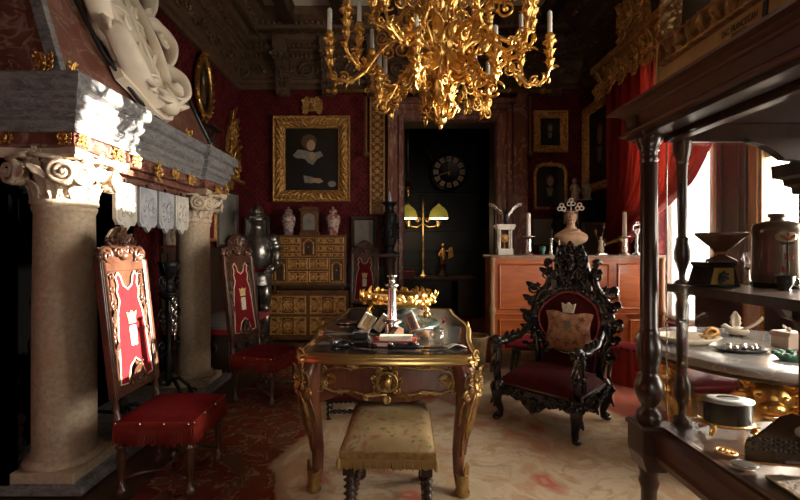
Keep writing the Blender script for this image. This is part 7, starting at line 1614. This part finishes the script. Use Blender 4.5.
# oval casket on gilt feet
t = thing('oval_casket', 'oval black casket with pale lid on curled gilt feet on the case floor', 'casket', onc(728, 1.40, ZF+.004), R(-6))
b = MB(); b.lathe([(.070, .032), (.073, .036), (.072, .105), (.075, .108)], seg=36, sy=.62); bd = b.build('body', M['pewter'], t); bd.data.materials[0] = mat('black_casket', (.02, .022, .022), .2, .3)
M['lidmetal'] = mat('pale_pewter_lid', (.42, .42, .41), .35, .4); b = MB(); b.lathe([(.077, .106), (.077, .112), (.06, .116), (.034, .117)], seg=36, sy=.62, caps=False); b.build('lid', M['lidmetal'], t); b = MB(); b.lathe([(.036, .112), (.034, .116), (.01, .1135)], seg=24, sy=.5); b.build('lid_well', M['black'], t)
b = MB(); b.lathe([(.073, .028), (.078, .030), (.078, .036), (.073, .038)], seg=36, sy=.62); b.build('base_rim', M['old_gilt'], t)
for a in (R(35), R(145), R(215), R(325)):
    x, y = .066*math.cos(a), .042*math.sin(a); b = MB(); b.tube([(x, y, .036), (x*1.2, y*1.2, .026), (x*1.05, y*1.05, .014), (x*1.35, y*1.35, .004)], [.007, .009, .006, .006], 8); b.scroll(T(x*1.3, y*1.3, .012) @ RZ(a) @ RX(PI/2), .010, 1.2); b.leaf(T(x, y, .03) @ RZ(a-PI/2), .03, .02, .6); b.build('foot', M['gilt'], t)
t = thing('gilt_brooch', 'openwork gilt brooch with pin lying on the case floor before the casket', 'brooch', onc(739, 1.25, ZF+.001), R(-30)); b = MB(); b.torus((-.03, 0, .006), .025, .0035, 24, 6); [b.tube([(-.03, 0, .006), (-.03+.025*math.cos(k), .025*math.sin(k), .006)], .002, 5) for k in range(6)]; b.scroll(T(-.03, 0, .007), .014, 1.5, .003); b.build('openwork_disc', M['old_gilt'], t); b = MB(); b.tube([(0, 0, .006), (.06, .004, .006), (.085, .0, .006)], [.005, .004, .003], 6); b.ell((.05, .002, .008), .010, .008, .006); b.build('pin', M['old_gilt'], t)
t = thing('oval_snuffbox', 'small pale silver oval box lying on the case floor before the brooch', 'box', onc(744, 1.18, ZF+.001), R(-20)); b = MB(); b.ell((0, 0, .011), .034, .017, .011, 20, 10); b.build('body', M['pearl'], t); b = MB(); b.tube([(.033*math.cos(a), .0165*math.sin(a), .011) for a in [2*PI*k/24 for k in range(24)]], .0016, 5, True); b.build('hinge_rim', M['silver'], t)
# mantilla comb
t = thing('tortoiseshell_comb', 'tall dark tortoiseshell hair comb with studded band standing in the case', 'comb', (1.10, 1.16, ZF), R(-12))
dome = [(-.115, .045), (-.11, .06), (-.085, .075), (-.06, .10), (-.03, .13), (0, .142), (.03, .135), (.06, .12), (.115, .10), (.14, .05), (.14, .001), (-.115, .001)]
b = MB(); b.prism(dome, -.004, .004, BACK(0, 0, .02)); cb_ = b.build('comb_plate', M['tort'], t)
b = MB(); 
for r in range(3):
    for k in range(20): b.ell((-.108+.0122*k, .040+.014*r-(.004 if k % 2 else 0), .005), .004, .004, .004, 6, 4, BACK(0, 0, .02))
b.build('stud_row', M['pewter'], cb_)
b = MB(); b.ell((.02, .095, .004), .02, .016, .004, 14, 8, BACK(0, 0, .02)); b.build('pearl_oval', M['pearl'], cb_)
b = MB(); b.tube([(-.115, -.006, .020), (.14, -.006, .020)], .003, 6); b.build('gilt_hinge', M['old_gilt'], t)
t = thing('woven_fan', 'brown woven fan shaped tray with gilt edge lying low in the case', 'tray', (1.06, 1.03, ZF), R(-25)); b = MB(); b.prism([(-.10, .06), (-.06, .085), (.06, .09), (.12, .05), (.14, -.05), (.06, -.09), (-.05, -.06)], 0, .008, T(0, 0, .002)); M['dark_wicker'] = mat('dark_woven_straw', (.07, .04, .018), .6, 0, (.04, .02, .01), 60, 3, .4, .6, .6, 90); b.build('woven_sheet', M['dark_wicker'], t); b = MB(); b.tube([(-.10, .06, .008), (-.05, -.06, .008), (.06, -.09, .008), (.14, -.05, .008)], .003, 6); b.build('gilt_edging', M['brass'], t)

# ---- what a part looks like where it differs from the rest of its thing
PART_LABELS = {'stud': 'small silvery stud', 'fringe': 'hanging thread fringe', 'candle': 'white wax candle', 'candle_cup': 'leafy gilt candle cup', 'leather': 'dark leather writing surface', 'gilt_edge': 'bright gilt moulded edge',
 'gilt_mask': 'gilt mask in a scrolled wreath', 'gilt_shoe': 'gilt foot mount', 'back_panel': 'velvet back panel', 'shield_emblem': 'small shield emblem', 'crown_emblem': 'small crown emblem', 'lamp_shade': 'yellow glass shade',
 'glowing_diffuser': 'glowing pale lamp rim', 'canvas': 'dark painted canvas', 'name_plate': 'engraved brass name plate', 'plate_lettering': 'engraved lettering', 'gilt_mat': 'flat gilded border', 'carved_frame': 'deeply carved gilt frame', 'gilt_mount': 'gilt leaf mount',
 'frieze': 'red marble frieze', 'mantel_cornice': 'grey veined marble cornice', 'hood': 'red marble hood', 'hood_edge': 'grey marble edge strip', 'capital': 'carved capital with big volutes', 'column_shaft': 'speckled limestone shaft',
 'embroidered_cushion': 'pale worn embroidered cushion', 'glass_pane': 'clear glass pane', 'marble_top': 'polished grey marble top', 'lion_support': 'gilt lion support', 'gilt_panel': 'yellow enamel panel', 'lid': 'matching lid', 'page_block': 'pale paper pages',
 'sash': 'red cloth sash', 'numeral_plate': 'pale numeral plate', 'gilt_rod': 'thin gilt rod', 'dial': 'pale clock dial', 'cover_border': 'red cloth border', 'trefoil': 'pearly trefoil of the crown', 'glaze_patch': 'pale glazed patch'}
for o in list(bpy.data.objects):
    if o.parent is not None:
        k = o.name.split('.')[0]
        if k in PART_LABELS and 'label' not in o: o['label'] = PART_LABELS[k]
